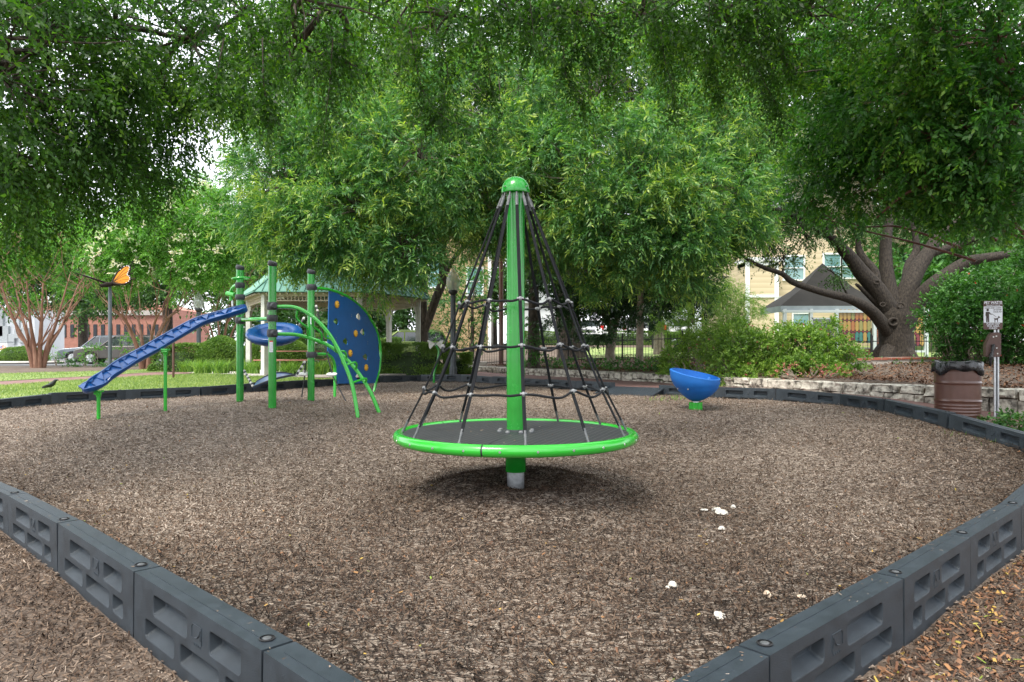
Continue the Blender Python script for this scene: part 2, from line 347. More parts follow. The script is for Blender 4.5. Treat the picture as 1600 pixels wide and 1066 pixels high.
def poly_sd(x, y, P=POLY):
    """signed distance to polygon, negative inside"""
    x = np.asarray(x, float); y = np.asarray(y, float)
    d = np.full(x.shape, 1e9); ins = np.zeros(x.shape, bool)
    n = len(P)
    for i in range(n):
        a = P[i]; b = P[(i + 1) % n]
        e = b - a; wx = x - a[0]; wy = y - a[1]
        t = np.clip((wx * e[0] + wy * e[1]) / (e @ e), 0, 1)
        d = np.minimum(d, np.hypot(wx - e[0] * t, wy - e[1] * t))
        c = ((a[1] > y) != (b[1] > y)) & (x < (b[0] - a[0]) * (y - a[1]) / (b[1] - a[1] + 1e-12) + a[0])
        ins ^= c
    return np.where(ins, -d, d)

def lump(x, y, s, seed=0):
    r = np.random.RandomState(seed); v = 0
    for k in range(7):
        a = r.rand() * 6.28; f = (0.6 + 1.5 * r.rand()) / s; p = r.rand() * 6.28
        v = v + np.sin((x * math.cos(a) + y * math.sin(a)) * f * 6.28 + p)
    return v / 7

SX, SY = 0.035, 6.6                    # spinner axis
def z_in(x, y):
    x = np.asarray(x, float); y = np.asarray(y, float)
    z = 0.5 * S((y - 6.0 + 1.2 * S((x - 2) / 3)) / 6.0)
    r = np.hypot(x - SX - 0.05, (y - SY + 0.12))
    z = z + 0.21 * np.exp(-(r / 0.88) ** 3.6) - 0.175 * np.exp(-(r / 0.30) ** 2) - 0.03 * np.exp(-((r - 1.7) / 0.6) ** 2)
    z = z + 0.030 * np.exp(-(r / 1.0) ** 4) * lump(x, y, 0.35, 8) - 0.05 * np.exp(-(np.hypot(x + 1.9, y - 7.3) / .6) ** 2) - 0.04 * np.exp(-(np.hypot(x - 1.5, y - 5.2) / .7) ** 2)
    return z + 0.022 * lump(x, y, 1.4, 3) + 0.010 * lump(x, y, 0.45, 5)

def z_ground(x, y):
    x = np.asarray(x, float); y = np.asarray(y, float)
    base = 0.62 * S((y - 4.5) / 8.5) + 0.012 * lump(x, y, 2.5, 9)
    far = 1.5 * S((x + 12) / 14) * S((y - 25) / 26)
    s = (x - WA[0]) * WN[0] + (y - WA[1]) * WN[1]
    t = (x - WA[0]) * WD[0] + (y - WA[1]) * WD[1]
    along = S((t + 3.2) / 3.0)
    terr = 0.82 + 0.30 * S((s - 0.3) / 4.5) + 1.15 * S((y - 24) / 28)
    terr = np.maximum(terr, base + 0.25)
    step = S((s - 0.10) / 0.16) * along
    z = (base + far) * (1 - step) + np.maximum(terr, base + far * .6) * step
    sd = poly_sd(x, y)
    k = S(sd / 0.7)
    zi = z_in(x, y) - 0.015 - 0.12 * S(-sd / 0.5)
    return np.where(sd > 0, (z_in(x, y) - 0.015) * (1 - k) + z * k, zi)

def zg(x, y): return float(z_ground(np.array([x]), np.array([y]))[0])
def zi(x, y): return float(z_in(np.array([x]), np.array([y]))[0])

def grid_sheet(name, xs, ys, zf, m, keep=None, smooth=True, kind='structure'):
    X, Y = np.meshgrid(xs, ys); Z = zf(X, Y)
    nx, ny = len(xs), len(ys)
    idx = np.arange(nx * ny).reshape(ny, nx)
    q = np.stack([idx[:-1, :-1], idx[:-1, 1:], idx[1:, 1:], idx[1:, :-1]], -1).reshape(-1, 4)
    if keep is not None:
        cx = (X[:-1, :-1] + X[1:, 1:]) / 2; cy = (Y[:-1, :-1] + Y[1:, 1:]) / 2
        q = q[keep(cx, cy).reshape(-1)]
    v = np.stack([X, Y, Z], -1).reshape(-1, 3)
    used = np.unique(q); mp = np.full(len(v), -1); mp[used] = np.arange(len(used))
    o = raw_mesh(name, v[used], mp[q], m, None, smooth)
    return tag(o, kind=kind)

def raw_mesh(name, v, q, m, parent=None, smooth=False, rnd=None):
    me = bpy.data.meshes.new(name)
    me.vertices.add(len(v)); me.vertices.foreach_set("co", np.asarray(v, np.float32).ravel())
    k = q.shape[1]
    me.loops.add(q.size); me.loops.foreach_set("vertex_index", q.astype(np.int32).ravel())
    me.polygons.add(len(q)); me.polygons.foreach_set("loop_start", (np.arange(len(q)) * k).astype(np.int32))
    if smooth: me.polygons.foreach_set("use_smooth", np.ones(len(q), bool))
    me.update(calc_edges=True)
    if rnd is not None:
        a = me.attributes.new("rnd", 'FLOAT', 'FACE'); a.data.foreach_set("value", np.asarray(rnd, np.float32))
    me.materials.append(m)
    o = bpy.data.objects.new(name, me); col.objects.link(o); o.parent = parent
    return o

# ground: leaf strewn soil and mulch
def ground_material():
    m, nt, N, L, out = nodes('soil')
    tc = N.new("ShaderNodeTexCoord")
    v = N.new("ShaderNodeTexVoronoi"); v.inputs['Scale'].default_value = 34; L.new(tc.outputs['Object'], v.inputs['Vector'])
    n = N.new("ShaderNodeTexNoise"); n.inputs['Scale'].default_value = 1.1; n.inputs['Detail'].default_value = 8; L.new(tc.outputs['Object'], n.inputs['Vector'])
    r1 = N.new("ShaderNodeValToRGB"); e = r1.color_ramp.elements; e[0].color = (0.035, 0.022, 0.015, 1); e[1].color = (0.22, 0.165, 0.125, 1)
    L.new(v.outputs['Color'], r1.inputs[0])
    r2 = N.new("ShaderNodeValToRGB"); e = r2.color_ramp.elements; e[0].position = .35; e[1].position = .7; e[0].color = (0.08, 0.055, 0.040, 1); e[1].color = (0.20, 0.155, 0.12, 1)
    L.new(n.outputs[0], r2.inputs[0])
    mx = N.new("ShaderNodeMix"); mx.data_type = 'RGBA'; mx.inputs[0].default_value = 0.5; L.new(r1.outputs[0], mx.inputs[6]); L.new(r2.outputs[0], mx.inputs[7])
    b = N.new("ShaderNodeBsdfPrincipled"); b.inputs['Roughness'].default_value = 0.9; L.new(mx.outputs[2], b.inputs['Base Color'])
    bp = N.new("ShaderNodeBump"); bp.inputs['Strength'].default_value = 0.7; bp.inputs['Distance'].default_value = 0.02; L.new(v.outputs['Distance'], bp.inputs['Height']); L.new(bp.outputs[0], b.inputs['Normal'])
    L.new(b.outputs[0], out.inputs[0]); return m
M['soil'] = ground_material()
def mulch_material():
    m, nt, N, L, out = nodes('mulch')
    tc = N.new("ShaderNodeTexCoord"); mp = N.new("ShaderNodeMapping"); mp.inputs['Scale'].default_value = (1, 1.8, 1); mp.inputs['Rotation'].default_value = (0, 0, 0.5); L.new(tc.outputs['Object'], mp.inputs[0])
    nd = N.new("ShaderNodeTexNoise"); nd.inputs['Scale'].default_value = 8; L.new(tc.outputs['Object'], nd.inputs['Vector'])
    av = N.new("ShaderNodeVectorMath"); av.operation = 'MULTIPLY_ADD'; av.inputs[1].default_value = (0.2, 0.2, 0); L.new(nd.outputs['Color'], av.inputs[0]); L.new(mp.outputs[0], av.inputs[2])
    v = N.new("ShaderNodeTexVoronoi"); v.inputs['Scale'].default_value = 42; L.new(av.outputs[0], v.inputs['Vector'])
    sp = N.new("ShaderNodeSeparateColor"); L.new(v.outputs['Color'], sp.inputs[0])
    n = N.new("ShaderNodeTexNoise"); n.inputs['Scale'].default_value = 0.5; n.inputs['Detail'].default_value = 3; L.new(tc.outputs['Object'], n.inputs['Vector'])
    a = N.new("ShaderNodeMath"); a.operation = 'MULTIPLY_ADD'; a.inputs[1].default_value = 0.7; a.inputs[2].default_value = -0.35; L.new(n.outputs[0], a.inputs[0])
    c = N.new("ShaderNodeMath"); c.operation = 'ADD'; L.new(a.outputs[0], c.inputs[0]); L.new(sp.outputs[0], c.inputs[1])
    r = N.new("ShaderNodeValToRGB"); e = r.color_ramp.elements; e[0].position = 0.0; e[1].position = 1.0
    e[0].color = (0.030, 0.020, 0.014, 1); e[1].color = (0.40, 0.33, 0.265, 1)
    q = e.new(0.42); q.color = (0.13, 0.090, 0.064, 1)
    L.new(c.outputs[0], r.inputs[0])
    b = N.new("ShaderNodeBsdfPrincipled"); b.inputs['Roughness'].default_value = 0.85; L.new(r.outputs[0], b.inputs['Base Color'])
    bp = N.new("ShaderNodeBump"); bp.inputs['Strength'].default_value = 0.9; bp.inputs['Distance'].default_value = 0.02; L.new(v.outputs['Distance'], bp.inputs['Height']); L.new(bp.outputs[0], b.inputs['Normal'])
    L.new(b.outputs[0], out.inputs[0]); return m
M['mulch'] = mulch_material()

xs = np.concatenate([[-300, -150, -80, -55, -40], np.arange(-30, -12, 0.8), np.arange(-12, 13, 0.16), np.arange(13, 30, 0.8), [32, 40, 55, 80, 150, 300]])
ys = np.concatenate([[-60, -30, -15, -8, -4], np.arange(-2, 29, 0.16), np.arange(29.5, 60, 0.8), [62, 70, 85, 110, 160, 300, 600]])
grid_sheet('ground', xs, ys, z_ground, M['soil'])
grid_sheet('mulch_bed', np.arange(-9, 6.6, 0.1), np.arange(1.2, 21.5, 0.1), z_in, M['mulch'], keep=lambda x, y: poly_sd(x, y) < 0.03)

LAWNP = []
def patch(name, poly, m, dz, step, lawn=True, extra=None):
    P = np.array(poly); x0, y0 = P.min(0); x1, y1 = P.max(0)
    if lawn: LAWNP.append(P)
    return grid_sheet(name, np.arange(x0, x1 + step, step), np.arange(y0, y1 + step, step), lambda x, y: z_ground(x, y) + dz, m,
                      keep=lambda x, y: (poly_sd(x, y, P) < 0) & (poly_sd(x, y) > 0.02))
M['lawn'] = pbr('lawn', (0.13, 0.20, 0.055), rough=0.9, c2=(0.33, 0.36, 0.15), scale=1.6, bump=0.5, bscale=60, third=(0.20, 0.28, 0.08))
patch('lawn', [(-11.6, 8.5), (-11.6, 21), (-10.6, 23.5), (-8.6, 22.4), (-5.6, 19.6), (-4.2, 19.5), (-5, 16), (-7, 12), (-8.4, 8.5)], M['lawn'], 0.02, 0.13)
patch('lawn_verge', [(-13.4, 10), (-13.4, 28), (-12.6, 30), (-10.2, 34), (-15.0, 35), (-16.4, 27), (-19, 22), (-26, 19.6), (-26, 10)], M['lawn'], 0.02, 0.15)
patch('far_lawn', [(2, 27), (9, 22.2), (24, 20.6), (34, 30), (34, 41), (3, 41)], M['lawn'], 0.04, 0.4)
patch('brick_path', [(-13.35, 5), (-13.35, 26), (-11.65, 25.5), (-11.65, 5)], M['brick_path'], 0.012, 0.1, lawn=False)
patch('pavement', [(-12.6, 26.3), (-13.0, 33), (-8, 35), (-2.5, 30), (-1.5, 26.4), (-1.3, 24.6), (-4.2, 22.4), (-9.0, 23.0), (-11.2, 24.6)], M['concrete'], 0.014, 0.2, lawn=False)
patch('parking_lot', [(-120, 38), (-12, 38), (-6, 44), (-6, 120), (-120, 120)], M['asphalt'], 0.02, 0.9, lawn=False)
patch('street', [(-4, 46), (60, 46), (90, 66), (-4, 66)], M['asphalt'], 0.04, 0.6, lawn=False)
# brick walk between the border and the garden wall
def walk_keep(x, y):
    s = (x - WA[0]) * WN[0] + (y - WA[1]) * WN[1]
    return (s < -0.05) & (s > -6) & (poly_sd(x, y) > 0.1) & (y > 9.2) & (y < 26.4) & (x > -2.5 + 0 * y)
grid_sheet('brick_walk', np.arange(-2.5, 9, 0.12), np.arange(9.2, 26.4, 0.12), lambda x, y: z_ground(x, y) + 0.014, M['brick_path'], keep=walk_keep)

# ------------------------------------------------------------------ loose stuff on the ground
rng = np.random.RandomState(7)
def chips(name, xy, zf, L0, L1, W0, W1, m, tilt=0.45, lift=0.012, rn=None, arch=0.35, label=None, cat=None):
    n = len(xy); x, y = xy[:, 0], xy[:, 1]
    z = zf(x, y) + rng.rand(n) * lift + 0.003
    a = rng.rand(n) * 2 * PI; ln = L0 + (L1 - L0) * rng.rand(n) ** 1.6; wd = W0 + (W1 - W0) * rng.rand(n) ** 1.5
    t1 = rng.randn(n) * tilt; t2 = rng.randn(n) * tilt
    d = np.stack([np.cos(a) * np.cos(t1), np.sin(a) * np.cos(t1), np.sin(t1)], 1)
    s = np.stack([-np.sin(a) * np.cos(t2), np.cos(a) * np.cos(t2), np.sin(t2)], 1)
    nn = np.cross(d, s)
    c = np.stack([x, y, z], 1) + np.abs(np.sin(t1) * ln * 0.4)[:, None] * np.array([0, 0, 1.0])
    hl = (ln / 2)[:, None]; hw = (wd / 2)[:, None]; h = (wd * arch)[:, None]
    tp = (0.5 + 0.5 * rng.rand(n))[:, None]
    v = np.stack([c - d * hl - s * hw, c - d * hl * .9 + nn * h, c - d * hl * .8 + s * hw, c + d * hl * .9 - s * hw * tp, c + d * hl + nn * h, c + d * hl * .8 + s * hw * tp], 1).reshape(-1, 3)
    b = np.arange(n)[:, None] * 6
    q = np.concatenate([b + np.array([0, 3, 4, 1]), b + np.array([1, 4, 5, 2])], 1).reshape(-1, 4)
    rv = rng.rand(n) if rn is None else rn(n, x, y)
    o = raw_mesh(name, v, q, m, None, False, np.repeat(rv, 2))
    return tag(o, label, cat, kind='stuff')

def sample_in(dens, x0, x1, y0, y1, test):
    out = []
    yy = np.arange(y0, y1, 0.5)
    for y in yy:
        n = int(dens(y + .25) * 0.5 * (x1 - x0)); p = np.stack([x0 + rng.rand(n) * (x1 - x0), y + rng.rand(n) * 0.5], 1)
        p = p[np.abs(p[:, 0]) < 0.86 * p[:, 1] + 0.8]
        out.append(p[test(p[:, 0], p[:, 1])])
    return np.concatenate(out)
def mulch_dens(y): return 4600 if y < 4.5 else (4600 - (y - 4.5) * 520 if y < 11.5 else max(950 - (y - 11.5) * 70, 300))
P = sample_in(mulch_dens, -9, 6.5, 1.5, 21, lambda x, y: poly_sd(x, y) < -0.07)
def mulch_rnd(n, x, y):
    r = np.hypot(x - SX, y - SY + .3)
    dark_zone = 0.30 * np.exp(-(r / 1.25) ** 4) + 0.38 * S((5.6 - y) / 3.0)      # freshly raked, moist mulch on the mound; darker chips towards the near end
    dry = 0.15 * S((y - 5) / 4) * S((3 - x) / 5) + 0.06 * S((y - 6) / 4)       # paler chips from mid bed to the back, most on the left
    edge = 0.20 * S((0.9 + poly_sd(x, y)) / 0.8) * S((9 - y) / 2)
    return np.clip(rng.rand(n) ** 1.1 * 0.98 + 0.03 - dark_zone + dry - edge, 0, 1.1)
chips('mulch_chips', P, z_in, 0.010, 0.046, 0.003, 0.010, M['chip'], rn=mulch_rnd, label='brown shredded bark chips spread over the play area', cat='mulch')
P = sample_in(lambda y: 4200 if y < 6 else 1600, -9, 9, 1.0, 9.5, lambda x, y: (poly_sd(x, y) > 0.08))
chips('mulch_scatter', P, z_ground, 0.010, 0.044, 0.003, 0.010, M['chip'], label='bark chips and dry debris lying outside the black border', cat='mulch')
P = sample_in(lambda y: 1000, 0.5, 9, 1.0, 9.0, lambda x, y: (poly_sd(x, y) > 0.1))
chips('fallen_leaves', P, z_ground, 0.018, 0.048, 0.010, 0.024, M['litter'], lift=0.02, arch=0.2, label='orange brown fallen leaves lying right of the border', cat='leaves')
P = np.concatenate([sample_in(lambda y: 34 if y < 6 else 14, -8, 6.4, 1.5, 16, lambda x, y: (poly_sd(x, y) < -0.1)),
                    sample_in(lambda y: 160, 0, 6, 1.6, 5.2, lambda x, y: (poly_sd(x, y) < -0.05) & (poly_sd(x, y) > -0.5))])
chips('leaf_scraps', P, lambda x, y: z_in(x, y) + 0.008, 0.012, 0.035, 0.008, 0.018, M['litter'], lift=0.02, arch=0.2, label='small yellow and orange leaf scraps dotted over the mulch', cat='leaves')
# terrace: dry brown leaves behind the garden wall
P = []
tt = rng.rand(26000) * 24; ss = 0.35 + rng.rand(26000) ** 1.3 * 7
P = np.stack([WA[0] + WD[0] * tt + WN[0] * ss, WA[1] + WD[1] * tt + WN[1] * ss], 1)
chips('terrace_leaves', P, z_ground, 0.03, 0.08, 0.02, 0.045, M['litter'], lift=0.03, arch=0.2, rn=lambda n, x, y: rng.rand(n) * 0.7, label='dry brown leaves covering the bed behind the stone wall', cat='leaves')

def blades(name, xy, zf, h0, h1, w, m, lean=0.35, label=None, cat='grass', parent=None, kind='stuff', off=None):
    n = len(xy); z = zf(xy[:, 0], xy[:, 1]); a = rng.rand(n) * 2 * PI; h = h0 + (h1 - h0) * rng.rand(n)
    l = rng.rand(n) * lean; b = rng.rand(n) * 2 * PI
    c = np.stack([xy[:, 0], xy[:, 1], z], 1)
    if off is not None: c = c - np.array(off)
    s = np.stack([np.cos(a), np.sin(a), 0 * a], 1) * w / 2
    ld = np.stack([np.cos(b) * l, np.sin(b) * l, np.ones(n)], 1) * h[:, None]
    mid = c + ld * 0.55; tip = c + ld * np.array([1.9, 1.9, 0.92])
    v = np.stack([c - s, c + s, mid + s * .8, tip, mid - s * .8], 1).reshape(-1, 3)
    base = np.arange(n)[:, None] * 5
    q = (base + np.array([[0, 1, 2, 4]])); q2 = base + np.array([[4, 2, 3, 3]])
    # two faces: lower quad and a triangle written as its own quad with a small tip edge
    v2 = np.stack([mid - s * .8, mid + s * .8, tip + s * .1, tip - s * .1], 1).reshape(-1, 3)
    nb = len(v); V = np.concatenate([v, v2]); q2 = nb + np.arange(n)[:, None] * 4 + np.array([[0, 1, 2, 3]])
    rv = rng.rand(n)
    o = raw_mesh(name, V, np.concatenate([q, q2]), m, parent, False, np.concatenate([rv, rv]))
    if parent is None: tag(o, label, cat, kind=kind)
    return o
def in_lawn(i, n, dz=0.0):
    P = LAWNP[i]; x0, y0 = P.min(0); x1, y1 = P.max(0)
    p = np.stack([x0 + rng.rand(n) * (x1 - x0), y0 + rng.rand(n) * (y1 - y0)], 1)
    return p[(poly_sd(p[:, 0], p[:, 1], P) < -0.02) & (poly_sd(p[:, 0], p[:, 1]) > 0.06)]
blades('lawn_grass', np.concatenate([in_lawn(0, 90000), in_lawn(1, 90000)]), z_ground, 0.03, 0.085, 0.010, M['grass'], label='bright green short grass left of the play area')
e = rng.rand(5000); k = rng.randint(0, len(POLY), 5000); a = POLY[k]; b = POLY[(k + 1) % len(POLY)]
p = a + (b - a) * e[:, None] + rng.randn(5000, 2) * 0.05; p = p[(poly_sd(p[:, 0], p[:, 1]) > 0.07) & (p[:, 1] > 8)]
blades('edge_weeds', p, z_ground, 0.03, 0.12, 0.008, M['strap'], label='thin green weeds growing along the outer side of the border', cat='weeds')
cl = np.array([(1040, 622), (1062, 618), (1530, 668), (1560, 672)]); pts = []
for (px, py), dd, n in zip(cl, (12.6, 13.2, 8.6, 8.3), (60, 60, 25, 25)):
    c = W(px, py, dd); pts.append(np.stack([c.x + rng.randn(n) * .22, c.y + rng.randn(n) * .14], 1))
blades('mulch_weeds', np.concatenate(pts), z_in, 0.02, 0.09, 0.008, M['strap'], label='sparse green weeds sprouting from the mulch by the blue cup', cat='weeds')

# ------------------------------------------------------------------ border panels
def border_panel():
    t = thing('border_panel', (0, 0, 0), 'x', 'border panel', 'black plastic border panels around the play area')
    Ln, H, T = 1.24, 0.31, 0.125
    slots = [(0.16, 0.42, 0.165, 0.255), (0.64, 1.00, 0.165, 0.255), (0.14, 0.28, 0.035, 0.12), (0.34, 0.70, 0.035, 0.12), (0.77, 1.10, 0.035, 0.12)]
    bm = bmesh.new(); wl_ = bm.edges.layers.float.new('bevel_weight_edge')
    def loop(x0, x1, z0, z1, r, g, y):
        """rounded rectangle grown by g at depth y"""
        x0, x1, z0, z1, r = x0 - g, x1 + g, z0 - g, z1 + g, r + g; P_ = []
        for cx, cz, a0 in ((x1 - r, z1 - r, 0), (x0 + r, z1 - r, 90), (x0 + r, z0 + r, 180), (x1 - r, z0 + r, 270)):
            for k in range(4): a = R(a0 + 30 * k); P_.append((cx + r * math.cos(a), y, cz + r * math.sin(a)))
        return [bm.verts.new(p) for p in P_]
    def ring(a, b):
        n = len(a)
        for k in range(n): bm.faces.new((a[k], a[(k + 1) % n], b[(k + 1) % n], b[k]))
    outer = {}
    for sy in (-1, 1):
        y = sy * T / 2; c = [bm.verts.new(p) for p in ((0, y, -.12), (Ln, y, -.12), (Ln, y, H), (0, y, H))]; outer[sy] = c
        ed = [bm.edges.new((c[k], c[(k + 1) % 4])) for k in range(4)]
        for (x0, x1, z0, z1) in slots:
            l0 = loop(x0, x1, z0, z1, .016, .007, y); l1 = loop(x0, x1, z0, z1, .016, .0025, y - sy * .0022); l2 = loop(x0, x1, z0, z1, .016, 0, y - sy * .008)
            yi = y - sy * .056; l3 = loop(x0 + .005, x1 - .005, z0 + .024, z1 - .003, .012, 0, yi + sy * .006); l4 = loop(x0 + .011, x1 - .011, z0 + .030, z1 - .009, .010, 0, yi)
            ed += [bm.edges.new((l0[k], l0[(k + 1) % len(l0)])) for k in range(len(l0))]
            ring(l0, l1); ring(l1, l2); ring(l2, l3); ring(l3, l4); bm.faces.new(l4)
        bmesh.ops.triangle_fill(bm, use_beauty=True, use_dissolve=False, edges=ed)
    a, b = outer[-1], outer[1]
    for k in range(4): bm.faces.new((a[k], a[(k + 1) % 4], b[(k + 1) % 4], b[k]))
    bm.verts.ensure_lookup_table()
    cs = set(a + b)
    for e in bm.edges:
        if e.verts[0] in cs and e.verts[1] in cs and e.calc_face_angle(0) > 1.2: e[wl_] = 1.0
    bmesh.ops.recalc_face_normals(bm, faces=bm.faces)
    me = bpy.data.meshes.new('panel_body'); bm.to_mesh(me); bm.free(); me.shade_smooth(); me.set_sharp_from_angle(angle=R(20)); me.materials.append(M['border'])
    o = bpy.data.objects.new('panel_body', me); col.objects.link(o); o.parent = t
    md = o.modifiers.new('bevel', 'BEVEL'); md.limit_method = 'WEIGHT'; md.width = .016; md.segments = 4; md.harden_normals = True
    m = MB(); m.box((Ln / 2, .012, H + .0006), (Ln - .12, .004, .004)); m.build('mould_line', M['border'], t)
    # lower tongue that slips under the neighbour, with its rounded end
    g = MB(); pr = [Vector((Ln - 0.01, -T / 2 + .012, 0)), Vector((Ln + .05, -T / 2 + .012, 0))] + [Vector((Ln + .05 + .05 * math.sin(a), -(T / 2 - .012) * math.cos(a), 0)) for a in np.linspace(0.3, 2.84, 6)] + [Vector((Ln + .05, T / 2 - .012, 0)), Vector((Ln - 0.01, T / 2 - .012, 0))]
    g.prism(pr, (0, 0, -.12), (0, 0, .135)); g.build('joint_tongue', M['border'], t, bevel=0.008)
    c = MB(); c.lathe([(0.0, 0.0), (.028, 0.0), (.030, .003), (.030, .005), (0.026, .0065)], 18, (0.075, 0, H + .0005), cap=False)
    c.build('washer_recess', M['tyre'], t, smooth=True)
    c = MB(); c.lathe([(.017, 0.0), (.017, .002), (.014, .004), (.008, .0055), (0.0, .006)], 18, (0.075, 0, H + .003)); c.build('stake_bolt', M['ferrule'], t, smooth=True)
    # embossed maker's emblem: open square frame with a slide-like stroke and a line of lettering
    for sy in (-1, 1):
        em = MB()
        y = sy * (T / 2 + .0012)
        em.tube([(0.49, y, .175), (0.49, y, .248), (0.57, y, .248), (0.585, y, .235), (0.585, y, .19)], .0022, 4)
        em.tube([(0.50, y, .235), (0.51, y, .215), (0.53, y, .197), (0.555, y, .19)], .003, 4)
        em.tube([(0.505, y, .222), (0.50, y, .19)], .0022, 4)
        for k in range(4): em.box((0.505 + k * .018, y, .165), (.011, .003, .008))
        em.build('emblem', M['border'], t)
    return t
proto = border_panel()
first = [True]
def topz(x, y):
    # height of the panel tops: fully exposed near the camera, half buried further back
    return zi(x, y) * 1.0 + 0.31 - 0.11 * float(S(np.array((y - 4.5) / 4.0)))
ORD = ['first', 'second', 'third', 'fourth', 'fifth', 'sixth', 'seventh', 'eighth', 'ninth', 'tenth', 'eleventh', 'twelfth', 'thirteenth', 'fourteenth', 'fifteenth', 'sixteenth', 'seventeenth', 'eighteenth']
def run(J, labf, flip=False):
    for i in range(len(J) - 1):
        a, b = J[i], J[i + 1]
        if flip: a, b = b, a
        mx = [abs(q[0]) / max(q[1], .1) for q in (a, b)]
        lb = labf(i)
        if lb is None or min(mx) > 0.85: continue
        za, zb = topz(*a) - 0.31, topz(*b) - 0.31
        if a[1] > 8:
            za += random.uniform(-.02, .02); zb += random.uniform(-.02, .02)
        L = math.hypot(b[0] - a[0], b[1] - a[1])
        o = proto if first[0] else copy_tree(proto); first[0] = False
        o.location = (a[0], a[1], za)
        o.rotation_mode = 'XYZ'
        o.rotation_euler = (random.uniform(-.012, .012), -math.atan2(zb - za, L), math.atan2(b[1] - a[1], b[0] - a[0]))
        o.scale = (L / 1.253, 1, 1)
        o["label"] = lb
random.seed(4)
run(JR[:7], lambda i: f'grey black border panel in the near right row, {ORD[i]} from the bottom corner')
run(JR[6:], lambda i: ['black border panel far right beyond the picture edge', 'border panel at the right picture edge below the sign post', 'half buried black border panel in front of the brown barrel', 'border panel just left of the brown barrel', 'second border panel left of the brown barrel', 'border panel between the barrel row and the blue cup', 'low black border panel right behind the blue cup', 'border panel behind the blue cup next to the ramp'][i] if i < 8 else None)
run(JB, lambda i: (f'low black border panel at the back before the stone wall, {ORD[i]} left of the ramp' if i < 5 else (f'grey border panel at the back before the clipped hedge and lamp, {ORD[i-5]} of its bend' if i < 8 else f'half buried black border panel beside the lawn, {ORD[i-8]} after the bend behind the climber')))
run(JL, lambda i: f'blue grey border panel in the near left row, {ORD[len(JL)-2-i]} from the bottom corner', flip=True)
def top_line(J, n, w=.05):
    o_ = []
    for _ in range(n):
        i = rng.randint(0, len(J) - 1); t_ = rng.rand(); a_, b_ = np.array(J[i]), np.array(J[i + 1]); c_ = a_ + (b_ - a_) * t_
        u_ = (b_ - a_) / np.linalg.norm(b_ - a_); o_.append(c_ + np.array((-u_[1], u_[0])) * rng.uniform(-w, w))
    return np.array(o_)
PT = np.concatenate([top_line(JL[3:], 90), top_line(JR[:6], 70)])
chips('panel_debris', PT, lambda x, y: np.array([topz(a_, b_) for a_, b_ in zip(x, y)]) - .001, 0.006, 0.022, 0.002, 0.007, M['chip'], tilt=.12, lift=.001, rn=lambda n, x, y: .55 + .45 * rng.rand(n), label='tiny pale bark crumbs lying on top of the near border panels', cat='debris')
def seg_xy(n):
    i = rng.choice(len(POLY), n); t_ = rng.rand(n, 1); a_ = POLY[i]; b_ = POLY[(i + 1) % len(POLY)]; return a_ + (b_ - a_) * t_ + rng.randn(n, 2) * .16
PT = seg_xy(26000); PT = PT[(poly_sd(PT[:, 0], PT[:, 1]) < -.065) & (PT[:, 1] < 8) & (poly_sd(PT[:, 0], PT[:, 1]) > -.4)]
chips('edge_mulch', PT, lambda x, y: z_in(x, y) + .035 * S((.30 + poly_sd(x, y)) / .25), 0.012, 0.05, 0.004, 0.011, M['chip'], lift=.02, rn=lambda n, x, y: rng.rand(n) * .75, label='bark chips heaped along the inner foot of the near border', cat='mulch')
# dark entry ramp between two panels
rt = thing('entry_ramp', (2.6, 14.75, zi(2.6, 14.75)), 'flat dark rubber ramp in the border gap left of the blue cup', 'ramp')
m = MB(); dx, dy = RAMP[1][0] - RAMP[0][0], RAMP[1][1] - RAMP[0][1]; q = math.hypot(dx, dy); nx_, ny_ = dy / q, -dx / q
if ny_ > 0: nx_, ny_ = -nx_, -ny_
cx, cy = (RAMP[0][0] + RAMP[1][0]) / 2, (RAMP[0][1] + RAMP[1][1]) / 2; ux, uy = dx / q, dy / q; z0 = zi(cx, cy)
def rp(u, w, z): return (cx + ux * u + nx_ * w, cy + uy * u + ny_ * w, z)
V = [rp(-.62, -.1, z0 - .05), rp(.62, -.1, z0 - .05), rp(.62, .75, z0 - .08), rp(-.62, .75, z0 - .08), rp(-.62, -.1, z0 + .15), rp(.62, -.1, z0 + .15), rp(.62, .75, z0 + .0), rp(-.62, .75, z0 + .0)]
m.add(V, [(0, 1, 2, 3), (4, 5, 6, 7), (0, 1, 5, 4), (1, 2, 6, 5), (2, 3, 7, 6), (3, 0, 4, 7)])
m.build('ramp_plate', M['border'], rt, off=rt.location, bevel=.01)
m = MB()
for u in (-.64, .64): m.tube([rp(u, -.1, z0 + .17), rp(u, .72, z0 + .02)], .02, 8)
m.build('edge_rail', M['border'], rt, off=rt.location, smooth=True)
# ------------------------------------------------------------------ rope spinner
sp = thing('rope_spinner', (SX, SY, 0.0), 'tall green rope climbing spinner with black net cone and round deck', 'playground spinner')
def part(mb, name, m, parent=sp, **k): return mb.build(name, m, parent, **k)
m = MB(); m.lathe([(0.088, 0.30), (0.088, 2.98)], 40); part(m, 'mast', M['green'], smooth=True)
m = MB(); m.lathe([(0.097, 0.245), (0.100, 0.25), (0.100, 0.52), (0.097, 0.56)], 40); part(m, 'lower_sleeve', M['green'], smooth=True)
m = MB(); m.lathe([(0.083, -0.2), (0.083, 0.25)], 40); part(m, 'base_pipe', M['galv'], smooth=True)
m = MB(); m.lathe([(0.0, 2.925), (0.125, 2.925), (0.137, 2.93), (0.140, 2.945), (0.139, 2.965), (0.128, 3.01), (0.108, 3.045), (0.08, 3.07), (0.045, 3.085), (0.0, 3.09)], 40)
part(m, 'dome_cap', M['green'], smooth=True)
cap = sp.children[-1]
m = MB()
